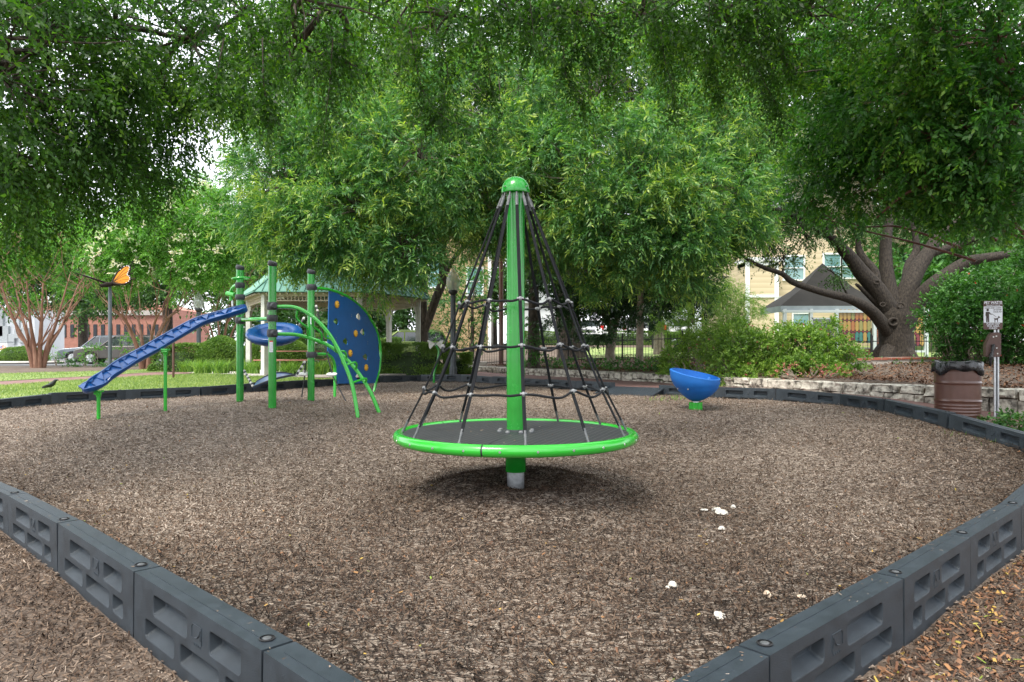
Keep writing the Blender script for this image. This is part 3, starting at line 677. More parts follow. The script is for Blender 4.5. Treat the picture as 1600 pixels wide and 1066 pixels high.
for k in range(4):
    a = PI / 4 + k * PI / 2; m.tube([(0.139 * math.cos(a), 0.139 * math.sin(a), 2.975), (0.147 * math.cos(a), 0.147 * math.sin(a), 2.977)], .007, 8)
m.build('cap_screws', M['steel'], cap)
DZ = 0.635; RR = 1.118; TR = 0.052
def ringpt(a, r, z): return (r * math.cos(a), r * math.sin(a), z)
gaps = [R(-104), R(-104 + 120), R(-104 + 240)]
for g in gaps:
    m = MB(); n = 40
    m.tube([ringpt(g + 0.006 + (2 * PI / 3 - 0.012) * k / n, RR, DZ - .035) for k in range(n + 1)], TR, 18)
    part(m, 'rim_tube', M['green_rail'], smooth=True)
m = MB(); m.tube([ringpt(2 * PI * k / 120, RR, DZ - .035) for k in range(120)], TR - .006, 12, closed=True); part(m, 'rim_core', M['black'], smooth=True)
# deck: dark perforated grip plate with fine rows of slots
def deck_mat():
    m, nt, N, L, out = nodes('deck_grip')
    tc = N.new("ShaderNodeTexCoord"); mp = N.new("ShaderNodeMapping"); mp.inputs['Rotation'].default_value = (0, 0, R(-68)); L.new(tc.outputs['Object'], mp.inputs[0])
    bt = N.new("ShaderNodeTexBrick"); bt.inputs['Scale'].default_value = 9; bt.inputs['Brick Width'].default_value = .3; bt.inputs['Row Height'].default_value = .55; bt.inputs['Mortar Size'].default_value = .045
    bt.inputs['Color1'].default_value = (.014, .015, .017, 1); bt.inputs['Color2'].default_value = (.020, .021, .024, 1); bt.inputs['Mortar'].default_value = (.10, .103, .108, 1)
    L.new(mp.outputs[0], bt.inputs['Vector'])
    b = N.new("ShaderNodeBsdfPrincipled"); b.inputs['Roughness'].default_value = .55; b.inputs['Specular IOR Level'].default_value = .25; L.new(bt.outputs[0], b.inputs['Base Color'])
    bp = N.new("ShaderNodeBump"); bp.inputs['Strength'].default_value = .5; bp.inputs['Distance'].default_value = .006; L.new(bt.outputs['Fac'], bp.inputs['Height']); L.new(bp.outputs[0], b.inputs['Normal'])
    L.new(b.outputs[0], out.inputs[0]); return m
M['deck'] = deck_mat()
for g in gaps:
    m = MB(); n = 30; a0, a1 = g + 0.008, g + 2 * PI / 3 - 0.008
    poly = [Vector(ringpt(a0, .092, 0))] + [Vector(ringpt(a0 + (a1 - a0) * k / n, RR - .035, 0)) for k in range(n + 1)] + [Vector(ringpt(a1 - (a1 - a0) * k / 10, .10, 0)) for k in range(0, 10)]
    m.prism(poly, (0, 0, DZ - .035), (0, 0, DZ - .004)); part(m, 'deck_panel', M['deck'])
for g in gaps:
    m = MB(); m.tube([ringpt(g, .10, DZ - .016), ringpt(g, RR - .04, DZ - .016)], .012, 8); part(m, 'deck_spoke', M['black'], smooth=True)
m = MB(); m.lathe([(0.0, DZ - .02), (.20, DZ - .02), (.20, DZ - .002), (.11, DZ + .004), (.09, DZ + .02), (.0, DZ + .02)], 30); part(m, 'hub_flange', M['black'], smooth=True)
for k in range(8):
    a = k * PI / 4 + .3; m = MB(); m.lathe([(.022, 0), (.022, .012), (.014, .02), (0, .022)], 12, (.165 * math.cos(a), .165 * math.sin(a), DZ + .000)); part(m, 'flange_bolt', M['castalu'], smooth=True)
for k in range(24):
    a = k * PI / 12 + R(8.5)
    m = MB(); c = Vector(ringpt(a, RR + TR - .002, DZ - .035)); m.tube([c, c + Vector(ringpt(a, .005, 0))], [.011, .009], 10); o = part(m, 'rim_bolt', M['steel'], smooth=True)
# twelve standing ropes
angs = [R(-90 + 4 + 30 * k) for k in range(12)]
def rope_r(z):
    return float(np.interp(z, [DZ, 1.045, 1.45, 1.867, 2.92], [1.085, .872, .69, .535, .118]))
RINGS = [(1.045, .872), (1.45, .69), (1.867, .535)]
for a in angs:
    m = MB(); zs = [DZ + .10, 1.045, 1.45, 1.867, 2.3, 2.80]
    for off in (-.0055, .0055):
        ta = Vector((-math.sin(a), math.cos(a), 0)) * (off * 1.3)
        m.tube([Vector(ringpt(a, rope_r(z), z)) + ta for z in zs], .0085, 8)
    rp_ = part(m, 'standing_rope', M['rope'], smooth=True)
    m = MB(); m.tube([ringpt(a, rope_r(DZ) , DZ - .0), ringpt(a, rope_r(DZ + .03), DZ + .03)], .012, 8); m.tube([ringpt(a, rope_r(DZ + .02), DZ + .02), ringpt(a, rope_r(DZ + .12), DZ + .12)], [.009, .012, .0135], 10)
    m.build('lower_ferrule', M['ferrule'], rp_, smooth=True)
    m = MB(); m.tube([ringpt(a, rope_r(2.78), 2.78), ringpt(a, rope_r(2.88), 2.88)], .0155, 10); m.tube([ringpt(a, rope_r(2.87), 2.87), ringpt(a, rope_r(2.935), 2.935)], .008, 8)
    m.build('upper_ferrule', M['ferrule'], rp_, smooth=True)
for ri, (z, r) in enumerate(RINGS):
    m = MB(); pts = []
    for k, a in enumerate(angs):
        for t in (0, .25, .5, .75):
            aa = a + R(30) * t; bulge = 1 + .035 * math.sin(PI * t); sag = -.030 * math.sin(PI * t) * (1 + .4 * math.sin(k * 2.1 + ri)) + .012 * math.sin(2 * PI * t + k)
            pts.append(ringpt(aa, (r + .012) * bulge * (math.cos(R(15)) / math.cos(R(30) * t - R(15))), z + sag + .006 * math.sin(k * 1.7 + ri)))
    pts = catmull(pts + pts[:1], 3)[:-1]
    m.tube(pts, .0108, 8, closed=True); part(m, 'net_ring_rope', M['rope'], smooth=True)
    for k, a in enumerate(angs):
        m = MB(); zz = z + .012 * math.sin(k) + .006 * math.sin(k * 1.7 + ri)
        c = Vector(ringpt(a, r + .006, zz)); n_ = Vector((math.cos(a), math.sin(a), 0)); t_ = Vector((-math.sin(a), math.cos(a), 0))
        m.lathe([(0, -.022), (.013, -.019), (.020, -.007), (.021, .004), (.016, .015), (.008, .021), (0, .022)], 12, c, Matrix(((n_.x, t_.x, 0), (n_.y, t_.y, 0), (0, 0, 1))))
        m.tube([c - t_ * .030, c + t_ * .030], [.0145, .016, .016, .0145], 10)
        part(m, 'rope_connector', M['castalu'], smooth=True)

DP = rng.randn(70, 2) * .5; DP = DP[(np.hypot(DP[:, 0], DP[:, 1]) < 1.0) & (np.hypot(DP[:, 0], DP[:, 1]) > .22)] + np.array((SX, SY))
chips('deck_debris', DP, lambda x, y: x * 0 + DZ - .003, 0.010, 0.032, 0.004, 0.012, M['chip'], tilt=.15, lift=.002, rn=lambda n, x, y: .4 + .6 * rng.rand(n), label='a few bark chips scattered on the dark spinner deck', cat='debris')
# ------------------------------------------------------------------ post climber with slide-like beam
def c1(cx, cy, d): return W(cx / 3.5525, 380 + cy / 3.5525, d)
def c2(cx, cy, d): return W(340 + cx / 3.5525, 380 + cy / 3.5525, d)
PA, PB, PC = W(375, 560, 12.3), W(425.5, 560, 11.2), W(486, 560, 12.6)
for p in (PA, PB, PC): p.z = zi(p.x, p.y) - .1
org = Vector((PB.x, PB.y, zi(PB.x, PB.y)))
ps = thing('climbing_structure', org, 'green post climbing structure with blue beam, dish and climbing board', 'climbing frame')
def pp(mb, name, m, parent=ps, **k): return mb.build(name, m, parent, off=org, **k)
tops = {'A': 2.90, 'B': 2.83, 'C': 2.86}
posts = {}
for key, p in (('A', PA), ('B', PB), ('C', PC)):
    m = MB(); m.lathe([(.064, p.z), (.064, tops[key])], 24, (p.x, p.y, 0)); posts[key] = pp(m, 'post', M['green'], smooth=True)
    m = MB(); tl = Matrix.Rotation(R(22), 3, Vector((0.25, 1, 0)).normalized())
    m.lathe([(0, -.035), (.066, -.035), (.074, -.02), (.078, .02), (.07, .042), (.045, .05), (0, .052)], 24, (p.x, p.y, tops[key] + .01), tl)
    m.build('post_cap', M['black'], posts[key], off=org, smooth=True)
def zpx(y, d): return EYE + (HOR - y) * d / F
def collar(key, z, h=.10, arm=None):
    p = {'A': PA, 'B': PB, 'C': PC}[key]; m = MB()
    m.lathe([(.064, -h / 2), (.078, -h / 2 + .004), (.085, -h / 4), (.086, 0), (.085, h / 4), (.078, h / 2 - .004), (.064, h / 2)], 24, (p.x, p.y, z), cap=False)
    if arm is not None:
        a = Vector(arm).normalized(); c = Vector((p.x, p.y, z)); m.tube([c + a * .05, c + a * .12, c + a * .135], [.062, .052, .04], 16)
        for k in range(3):
            u = Vector((0, 0, 1)); v = a.cross(u); q = c + a * .125 + (u * math.cos(k * 2.1) + v * math.sin(k * 2.1)) * .035; m.tube([q, q + a * .012], .008, 6)
    return pp(m, 'clamp_collar', M['black'], smooth=True)
def toward(a, b): return Vector((b.x - a.x, b.y - a.y, 0))
cam0 = Vector((0, 0, 0))
collar('A', zpx(446, 12.3)); collar('A', zpx(464.5, 12.3)); collar('A', zpx(501, 12.3), .12, toward(PA, PB))
collar('B', zpx(478.5, 11.2), .13, Vector((.55, -.8, 0))); collar('B', zpx(497.5, 11.2), .11, toward(PB, PA)); collar('B', zpx(521, 11.2), .13, Vector((.6, -.75, 0)))
collar('C', zpx(449, 12.6), .11, Vector((.3, .9, 0))); collar('C', zpx(554.5, 12.6), .11, Vector((.4, .9, 0)))
m = MB(); hz = zpx(435.5, 12.3); m.tube([(PA.x + .02 + .15 * math.cos(a), PA.y + .15 * math.sin(a), hz + .012 * math.cos(a)) for a in np.linspace(0, 2 * PI, 33)[:-1]], .016, 10, closed=True)
pp(m, 'hoop_handle', M['green_rail'], smooth=True)
m = MB(); m.tube(catmull([W(374, 444, 12.35), W(364, 450, 12.5), W(359, 462, 12.6)], 6), .035, 10); m.tube([W(355, 459, 12.6), W(367, 461, 12.5)], .045, 10); m.tube([W(361, 462, 12.55), W(361, 470, 12.55)], .03, 10)
pp(m, 'hanger_bracket', M['green_rail'], smooth=True)
m = MB(); m.tube([c1(395 * 1 + 1290 - 395, 318, 12.55), c1(1291, 352, 12.5)], .018, 8); pp(m, 'hanger_link', M['galv'], smooth=True)
m = MB(); m.tube([Vector((PA.x, PA.y, zpx(500, 12.3))), Vector((PB.x, PB.y, zpx(498, 11.2)))], .035, 12); pp(m, 'cross_bar', M['green_rail'], smooth=True)
# arched twin rail climber
r1 = catmull([c2(330, 352, 11.15), c2(430, 357, 11.0), c2(520, 402, 10.85), c2(600, 480, 10.7), c2(660, 572, 10.6), c2(710, 682, 10.5), c2(750, 800, 10.42), c2(782, 985, 10.35)], 8)
r2 = catmull([c2(330, 505, 11.2), c2(440, 509, 11.25), c2(560, 543, 11.2), c2(640, 583, 11.15), c2(720, 648, 11.05), c2(790, 732, 10.95), c2(850, 830, 10.85), c2(905, 960, 10.8)], 8)
m = MB(); m.tube(r1, .030, 12); pp(m, 'climber_rail', M['green_rail'], smooth=True)
m = MB(); m.tube(r2, .030, 12); pp(m, 'climber_rail', M['green_rail'], smooth=True)
for pts in ([(442, 372, 11), (440, 415, 11.02), (465, 445, 11.06), (498, 470, 11.12), (501, 515, 11.2)],
            [(526, 415, 10.9), (530, 460, 10.95), (560, 485, 11.05), (578, 510, 11.1), (576, 548, 11.2)],
            [(597, 480, 10.75), (600, 520, 10.85), (640, 540, 10.95), (668, 580, 10.95), (650, 598, 11.1)],
            [(650, 565, 10.65), (660, 605, 10.8), (700, 600, 10.9), (715, 625, 11.0), (706, 645, 11.1)],
            [(690, 655, 10.55), (705, 676, 10.6), (760, 662, 10.8), (772, 678, 10.9), (764, 705, 10.98)],
            [(735, 776, 10.45), (752, 774, 10.5), (815, 752, 10.8), (826, 760, 10.85), (815, 778, 10.9)]):
    m = MB(); m.tube(catmull([c2(*p) for p in pts], 6), .018, 10); pp(m, 'rung', M['green_rail'], smooth=True)
# quarter round climbing board between post C and its arched pipe
AX = PC.x - .193 * PC.y
def wp(cx, cy):
    px = 340 + cx / 3.5525; py = 380 + cy / 3.5525
    Y = AX / ((px - 800) / F - .193); return Vector(((px - 800) * Y / F, Y, EYE + (HOR - py) * Y / F))
arc = catmull([wp(530, 250), wp(560, 252), wp(620, 259), wp(700, 287), wp(770, 332), wp(830, 394), wp(880, 482), wp(904, 580), wp(898, 700), wp(880, 770), wp(862, 850)], 6)
m = MB(); m.tube(arc, .030, 12); pp(m, 'arched_pipe', M['green_rail'], smooth=True)
low = catmull([wp(530, 617), wp(560, 617), wp(608, 619), wp(636, 640), wp(650, 680), wp(652, 740), wp(649, 890)], 6)
m = MB(); m.tube(low, .030, 12); pp(m, 'lower_pipe', M['green_rail'], smooth=True)
BN = Vector((1, -.193, 0)).normalized()
def board():
    outer = [(618, 268), (650, 272), (672, 284), (690, 298), (715, 296), (740, 305), (768, 336), (785, 352), (808, 372), (828, 398), (845, 432), (858, 452), (872, 478), (884, 510), (892, 556), (889, 575), (893, 600), (899, 640), (893, 700), (882, 745), (870, 778), (668, 780), (662, 742), (661, 690), (650, 655), (632, 628), (610, 600)]
    holes = [(655, 435), (779, 408), (803, 494), (707, 545), (818, 632), (778, 742)]
    bm = bmesh.new(); edges = []
    loops = [[wp(*q) for q in outer]]
    for hx, hy in holes:
        sh = [(-15, -4), (-2, -19), (5, -18), (14, -4), (15, 12), (10, 19), (2, 19), (-13, 4)]
        loops.append([wp(hx + a, hy + b) for a, b in sh])
    for lp in loops:
        vs = [bm.verts.new(p - org) for p in lp]
        edges += [bm.edges.new((vs[i], vs[(i + 1) % len(vs)])) for i in range(len(vs))]
    bmesh.ops.triangle_fill(bm, use_beauty=True, use_dissolve=False, edges=edges)
    bmesh.ops.recalc_face_normals(bm, faces=bm.faces)
    me = bpy.data.meshes.new('climbing_board'); bm.to_mesh(me); bm.free(); me.materials.append(M['blue_board'])
    o = bpy.data.objects.new('climbing_board', me); col.objects.link(o); o.parent = ps
    md = o.modifiers.new('solid', 'SOLIDIFY'); md.thickness = .02; md.offset = 0
    return o
board()
CN = -BN if BN.dot(Vector((-.3, -1, 0))) < 0 else BN
if CN.dot(Vector((4, -13, 0))) < 0: CN = -CN
for hx, hy in ((656, 341), (760, 502), (730, 611), (819, 691)):
    p = wp(hx, hy); zax = CN; xax = Vector((0, 0, 1)).cross(zax).normalized(); yax = Vector((0, 0, 1))
    mt = Matrix((xax, yax, zax)).transposed(); m = MB()
    m.lathe([(0, .008), (.070, .01), (.075, .028), (.062, .048), (.034, .062), (0, .065)], 18, p, mt)
    h = pp(m, 'hand_hold', M['yellow'], smooth=True)
    m = MB()
    for du, dv in ((-.03, .02), (.03, .025), (0, -.035)): q = p + xax * du * .8 + yax * dv * .8 + zax * .052; m.lathe([(0, .014), (.011, .012), (.012, -.01)], 8, q, mt)
    m.build('hold_holes', M['signdark'], h, off=org)
m = MB()
for bx, by in ((625, 277), (737, 317), (825, 400), (880, 516), (894, 645), (876, 770), (740, 398), (740, 408), (830, 548), (830, 560), (655, 525), (655, 538), (718, 742), (718, 755), (668, 770), (668, 678), (612, 605)):
    p = wp(bx, by) + CN * .012; m.lathe([(0, .006), (.011, .004), (.012, 0)], 8, p, mt)
pp(m, 'board_screws', M['castalu'])
# label plate on post B
m = MB(); q = W(424.5, 542, 11.2); v = Vector((q.x, q.y, 0)).normalized()
def curved(cx, cy, r, z0, z1, a0, a1, n=6):
    mm = MB(); 
    vv = []
    for k in range(n + 1):
        a = a0 + (a1 - a0) * k / n; vv += [(cx + r * math.cos(a), cy + r * math.sin(a), z0), (cx + r * math.cos(a), cy + r * math.sin(a), z1)]
    mm.add(vv, [(2 * k, 2 * k + 2, 2 * k + 3, 2 * k + 1) for k in range(n)]); return mm
a_ = math.atan2(-PB.y, -PB.x)
lab = curved(PB.x, PB.y, .0665, zpx(550.5, 11.2), zpx(533, 11.2), a_ - .75, a_ + .15).build('notice_sticker', M['signwhite'], posts['B'], off=org)
curved(PB.x, PB.y, .0668, zpx(534.6, 11.2), zpx(532.5, 11.2), a_ - .75, a_ + .15).build('red_band', M['red'], lab, off=org)
mm = MB()
for k in range(7):
    z = zpx(537 + k * 1.8, 11.2); c_ = curved(PB.x, PB.y, .0669, z - .003, z + .003, a_ - .66, a_ + .05 - (.2 if k % 3 == 2 else 0)); mm.add(c_.v, c_.f)
mm.build('sticker_print', M['boxgrey'], lab, off=org)
m2 = curved(PC.x, PC.y, .0665, zpx(507, 12.6), zpx(493, 12.6), math.atan2(-PC.y, -PC.x) - .2, math.atan2(-PC.y, -PC.x) + .6); m2.build('notice_sticker', M['signwhite'], posts['C'], off=org)
# blue beam
path = catmull([W(386, 481, 12.0), W(372, 485, 11.95), W(345, 493, 11.8), W(315, 502, 11.6), W(290, 515, 11.4), W(262, 531, 11.15), W(235, 547, 10.9), W(205, 563, 10.65), W(183, 577, 10.45), W(163, 591, 10.3), W(147, 602, 10.15), W(128, 609, 10.05)], 8)
def sweep_beam():
    n = len(path); m = MB(); prof = [(-.135, -.02), (-.155, .02), (-.15, .05), (-.13, .052), (-.112, .008), (.112, .008), (.13, .052), (.15, .05), (.155, .02), (.135, -.02), (.08, -.065), (-.08, -.065)]
    fr = []
    v = []
    for i, p in enumerate(path):
        t = (path[min(i + 1, n - 1)] - path[max(i - 1, 0)]).normalized()
        s_ = t.cross(Vector((0, 0, 1))).normalized(); up = s_.cross(t).normalized()
        if up.z < 0: up = -up; s_ = -s_
        s0 = s_ if s_.y > 0 else -s_
        ra_, rb_ = Matrix.Rotation(R(20), 3, t), Matrix.Rotation(R(-20), 3, t)
        tiltm = ra_ if (ra_ @ up).y < (rb_ @ up).y else rb_
        u2 = tiltm @ up; s2 = tiltm @ s0
        e = min(1, i / 4.0, (n - 1 - i) / 4.0); w = .88 * (.35 + .65 * math.sqrt(max(e * (2 - e), 0)))
        fr.append((p, t, s2, u2, w)); v += [p + s2 * (a * w) + u2 * (b * (.5 + .5 * w)) for a, b in prof]
    k = len(prof); f = [(i * k + j, i * k + (j + 1) % k, (i + 1) * k + (j + 1) % k, (i + 1) * k + j) for i in range(n - 1) for j in range(k)]
    f += [tuple(range(k)), tuple((n - 1) * k + j for j in range(k))]
    m.add(v, f); o = pp(m, 'climbing_beam', M['blue'], smooth=True, bevel=0)
    g = MB(); L = 0.0; side = 1
    for i in range(1, n - 2):
        L += (path[i] - path[i - 1]).length
        if L > .135:
            L = 0; p, t, s2, u2, w = fr[i]; side = -side
            a = p + s2 * (side * .112 * w) + u2 * .008; b = p - s2 * (side * .06 * w) + t * .09 + u2 * .008; c = p + s2 * (side * .112 * w) + t * .12 + u2 * .008
            hh = u2 * .038; g.add([a, b, c, a + hh - t * 0 , c + hh * .8, b + hh * .55], [(0, 1, 2), (0, 3, 5, 1), (2, 1, 5, 4), (0, 2, 4, 3), (3, 4, 5)])
            s3 = p - s2 * (side * .112 * w) + u2 * .008; e1 = p - s2 * (side * .07 * w) + t * .06 + u2 * .008; e2 = s3 + t * .09
            g.add([s3, e1, e2, s3 + hh * .8, e1 + hh * .4, e2 + hh * .8], [(0, 1, 2), (0, 3, 4, 1), (1, 4, 5, 2), (0, 2, 5, 3), (3, 5, 4)])
    g.build('foot_cleats', M['blue'], o, off=org)
    u = MB(); 
    u.tube([fr[i][0] - fr[i][3] * .045 for i in range(3, n - 3)], .022, 8); u.build('beam_spine', M['blue'], o, off=org, smooth=True)
sweep_beam()
for (px, ytop, ybase, d) in ((258.3, 546, 640, 10.95), (154, 611, 655, 10.2)):
    t_ = W(px, ytop, d); z0 = zi(t_.x, t_.y)
    m = MB(); m.lathe([(.026, z0 - .1), (.026, t_.z - .02)], 14, (t_.x, t_.y, 0)); o = pp(m, 'beam_post', M['green_rail'], smooth=True)
    m = MB(); m.box((t_.x, t_.y, t_.z - .005), (.11, .10, .028)); m.tube([(t_.x, t_.y, t_.z - .09), (t_.x, t_.y, t_.z - .01)], [.034, .045], 12); m.tube([(t_.x - .05, t_.y - .03, t_.z - .04), (t_.x + .05, t_.y - .03, t_.z - .04)], .018, 8)
    m.build('post_bracket', M['green_rail'], o, off=org, bevel=.004)
# blue dish
dc = W(340 + 316 / 3.5525, 380 + 508 / 3.5525, 11.85); tl = Matrix.Rotation(R(21), 3, 'X') @ Matrix.Rotation(R(3), 3, 'Y')
m = MB(); n = 64; prof = [(.30, .055), (.34, .075), (.40, .085), (.455, .07), (.475, .03), (.46, -.01), (.38, -.075), (.27, -.125), (.14, -.15), (0, -.155)]
v = []
for (r_, z_) in prof:
    for k in range(n):
        a = 2 * PI * k / n; sc = 1 + (.026 * math.cos(a * 26) if .36 < r_ < .47 and z_ < .05 else 0); v.append(tl @ Vector((r_ * sc * math.cos(a), r_ * sc * math.sin(a), z_)) + dc)
f = [(i * n + k, i * n + (k + 1) % n, (i + 1) * n + (k + 1) % n, (i + 1) * n + k) for i in range(len(prof) - 1) for k in range(n)]
m.add(v, f)
m.lathe([(.30, .055), (.27, .0), (.20, -.05), (0, -.06)], n, dc, tl, cap=False)
dish = pp(m, 'dish_seat', M['blue'], smooth=True, ang=50)
# chains (black and white sleeves) holding the dish and the sling
def chain(a, b, parent=ps, n=None):
    a, b = Vector(a), Vector(b); L = (b - a).length; n = n or max(3, int(L / .05)); m = MB(); w = MB()
    for k in range(n):
        p, q = a.lerp(b, k / n), a.lerp(b, (k + 1) / n)
        (m if k % 2 else w).tube([p, p.lerp(q, .2), p.lerp(q, .8), q], [.012, .022, .022, .012], 8)
    o = pp(m, 'chain', M['black'], parent, smooth=True); w.build('chain_sleeve', M['whitegrey'], o, off=org, smooth=True)
chain(c2(482, 412, 12.3), c2(432, 490, 12.1)); chain(c2(546, 345, 12.55), c2(556, 380, 12.5)); chain(c2(486, 655, 12.5), c2(432, 742, 12.3)); chain(c2(147, 706, 12.3), c2(197, 797, 11.9)); chain(c2(196, 455, 12.2), c2(212, 480, 12.0))
m = MB(); m.tube([c2(556, 380, 12.5), c2(600, 590, 12.6), c2(640, 740, 12.6), c2(713, 880, 12.5)], .012, 8); pp(m, 'step_rope', M['black'], smooth=True)
m = MB(); m.tube([c2(490, 655, 12.55), c2(484, 730, 12.6), c2(467, 855, 12.6)], .012, 8); pp(m, 'step_rope', M['black'], smooth=True)
for cx, cy, d in ((476, 726, 12.6), (633, 728, 12.6)):
    m = MB(); m.lathe([(0, -.03), (.06, -.028), (.095, -.012), (.10, .006), (.085, .018), (0, .024)], 20, c2(cx, cy, d), Matrix.Rotation(R(12), 3, 'X')); pp(m, 'step_disc', M['mushtan'] if False else M['white'], smooth=True)
# blue black sling
m = MB(); nn = 12; V = []
for k in range(nn + 1):
    t = k / nn; f_ = Vector(c2(196 + 236 * t, 800 - 70 * t - 10 * math.sin(PI * t), 11.75 + .55 * t)); b_ = Vector(c2(215 + 215 * t, 770 - 38 * t - 30 * math.sin(PI * t), 12.2 + .4 * t)); V += [f_, b_, f_ - Vector((0, 0, .022)), b_ - Vector((0, 0, .022))]
F_ = []
for k in range(nn):
    a = 4 * k; b = 4 * (k + 1); F_ += [(a, b, b + 1, a + 1), (a + 2, a + 3, b + 3, b + 2), (a, a + 2, b + 2, b), (a + 1, b + 1, b + 3, a + 3)]
F_ += [(0, 1, 3, 2), (4 * nn, 4 * nn + 2, 4 * nn + 3, 4 * nn + 1)]
m.add(V, F_); sling = pp(m, 'sling_seat', M['blue'], smooth=True)
m = MB(); m.tube([V[4 * k] for k in range(nn + 1)], .016, 8); m.tube([V[4 * k + 1] for k in range(nn + 1)], .016, 8); m.build('sling_edge', M['black'], sling, off=org, smooth=True)

# ------------------------------------------------------------------ blue cup spinner
cc = W(1087, 641, 11.0); cc.z = zi(cc.x, cc.y)
cu = thing('spinner_cup', cc, 'blue tilted cup seat spinner on a short green base', 'spinner seat')
m = MB(); n = 56; prof = []
H0 = .135
def rimz(a, t):      # t 0..1 from bottom to rim; the rim is high on the left and dips to the right front
    hi = .98 - cc.z - H0 + EYE * 0; left = .5 - .5 * math.cos(a)        # a=0 -> +x (right)
    return t * (.375 + .13 * left ** 1.3 + .055 * math.sin(a))
outer = []; rings = 14
V = []
for i in range(rings + 1):
    t = i / rings; rad = .05 + .315 * math.sin(min(t * 1.18, 1) * PI / 2) ** .72 * (1 + .05 * t) - (0 if t else .0)
    for k in range(n):
        a = 2 * PI * k / n; lean = -.035 * t * t * 0
        gro = .006 if (abs(t - (.58 + .16 * math.cos(a))) < .04) else 0
        V.append((rad * math.cos(a) * (1 if math.cos(a) > 0 else 1.02 + .06 * t) - gro * math.cos(a), (rad - gro) * math.sin(a) * .98, H0 + rimz(a, t)))
for i in range(rings + 1):
    t = 1 - i / rings; rad = (.05 + .315 * math.sin(min(t * 1.18, 1) * PI / 2) ** .72 * (1 + .05 * t)) - .028
    for k in range(n):
        a = 2 * PI * k / n; V.append((max(rad, 0) * math.cos(a) * (1 if math.cos(a) > 0 else 1.02 + .06 * t), max(rad, 0) * math.sin(a) * .98, H0 + .03 * (1 - t) + rimz(a, t) + (.012 if i == 0 else 0)))
f = [(i * n + k, i * n + (k + 1) % n, (i + 1) * n + (k + 1) % n, (i + 1) * n + k) for i in range(2 * rings + 1) for k in range(n)]
f.append(tuple(range(n - 1, -1, -1))); f.append(tuple((2 * rings + 1) * n + k for k in range(n)))
m.add(V, f); m.build('cup_seat', M['blue_cup'], cu, smooth=True, ang=60)
m = MB(); m.tube([(.15, -.05, .40), (.22, .05, .48), (.26, .14, .50)], [.02, .035, .02], 10); m.build('inner_ridge', M['blue_cup'], cu, smooth=True)
m = MB(); star = [Vector((.097 * (1 + .13 * math.cos(6 * a)) * math.cos(a), .097 * (1 + .13 * math.cos(6 * a)) * math.sin(a), 0)) for a in np.linspace(0, 2 * PI, 48, endpoint=False)]
m.prism(star, (0, 0, -.1), (0, 0, .12)); m.build('ribbed_base', M['green_rail'], cu)
m = MB(); m.lathe([(.05, .115), (.05, .14), (.06, .15)], 20); m.build('bearing', M['galv'], cu, smooth=True)
m = MB()
for a in (R(200), R(235), R(300)): m.lathe([(0, .01), (.012, .006), (.013, 0)], 8, (.335 * math.cos(a), .325 * math.sin(a), .34), Matrix.Rotation(R(90), 3, Vector((-math.sin(a), math.cos(a), 0))))
m.build('cup_screws', M['castalu'], cu)

# ------------------------------------------------------------------ butterflies
def wing_poly(sx, s=1.0):
    up = [(0.03, .02), (.15, .20), (.45, .46), (.80, .60), (.98, .56), (1.0, .44), (.90, .28), (.80, .16), (.72, .08), (.76, -.04), (.74, -.20), (.60, -.32), (.42, -.32), (.25, -.22), (.10, -.06)]
    return [(sx * a * s, b * s) for a, b in up]
b0 = W(172, 445, 24.5); gz = zg(b0.x, b0.y)
bf = thing('butterfly_sculpture', (b0.x, b0.y, gz), 'orange and black monarch butterfly sculpture on a tall dark grey pole', 'sculpture')
H = b0.z - gz
m = MB(); m.lathe([(.062, 0), (.062, H - .25), (.048, H - .23), (.048, H - .05)], 16); m.build('pole', M['lamp_grey'], bf, smooth=True)
m = MB(); m.tube([(-.10, -.42, H - .08), (0, -.2, H - .02), (0.02, .2, H + .05), (.05, .5, H + .04)], [.05, .09, .075, .03], 10); m.tube([(-.1, -.42, H - .06), (-.3, -.75, H + .12)], .008, 5); m.tube([(-.1, -.42, H - .06), (-.02, -.8, H + .14)], .008, 5)
m.build('insect_body', M['blackwing'], bf, smooth=True)
for sx, ang, dx in ((1, 30, .06), (-1, 19, -.06)):
    base = Matrix.Translation((dx, 0, H + .03)) @ Matrix.Rotation(R(30), 4, 'Z') @ Matrix.Rotation(R(-ang * sx), 4, 'Y') @ Matrix.Rotation(R(50 if sx > 0 else 4), 4, 'X')
    P_ = wing_poly(sx, .84); m = MB()
    m.prism([base @ Vector((a, b, 0)) for a, b in P_], base.to_3x3() @ Vector((0, 0, -.012)), base.to_3x3() @ Vector((0, 0, .012)))
    wobj = m.build('wing', M['orangewing'], bf)
    m = MB(); loop = [base @ Vector((a, b, 0)) for a, b in P_]; m.tube(loop + [loop[0]], .035, 6)
    for (ea, eb) in ((.97, .5), (.86, .24), (.74, .05), (.7, -.24), (.5, -.32), (.3, -.24), (.6, .53)): m.tube([base @ Vector((0.05 * sx, .03, 0)), base @ Vector((sx * ea * .55, eb * .5 + .06, 0)), base @ Vector((sx * ea * 1.1, eb * 1.1, 0))], .017, 5)
    m.build('wing_veins', M['blackwing'], wobj)
    m = MB()
    for t in np.linspace(0, 1, 15):
        i = 2.5 + t * 9; a = P_[int(i)]; b = P_[int(i) + 1]; u = i - int(i); c = base @ Vector(((a[0] * (1 - u) + b[0] * u) * .97, (a[1] * (1 - u) + b[1] * u) * .97, 0))
        for sg in (-1, 1): m.lathe([(0, .004), (.018, 0)], 6, c + base.to_3x3() @ Vector((0, 0, .036 * sg)), base.to_3x3())
    m.build('wing_spots', M['white'], wobj)
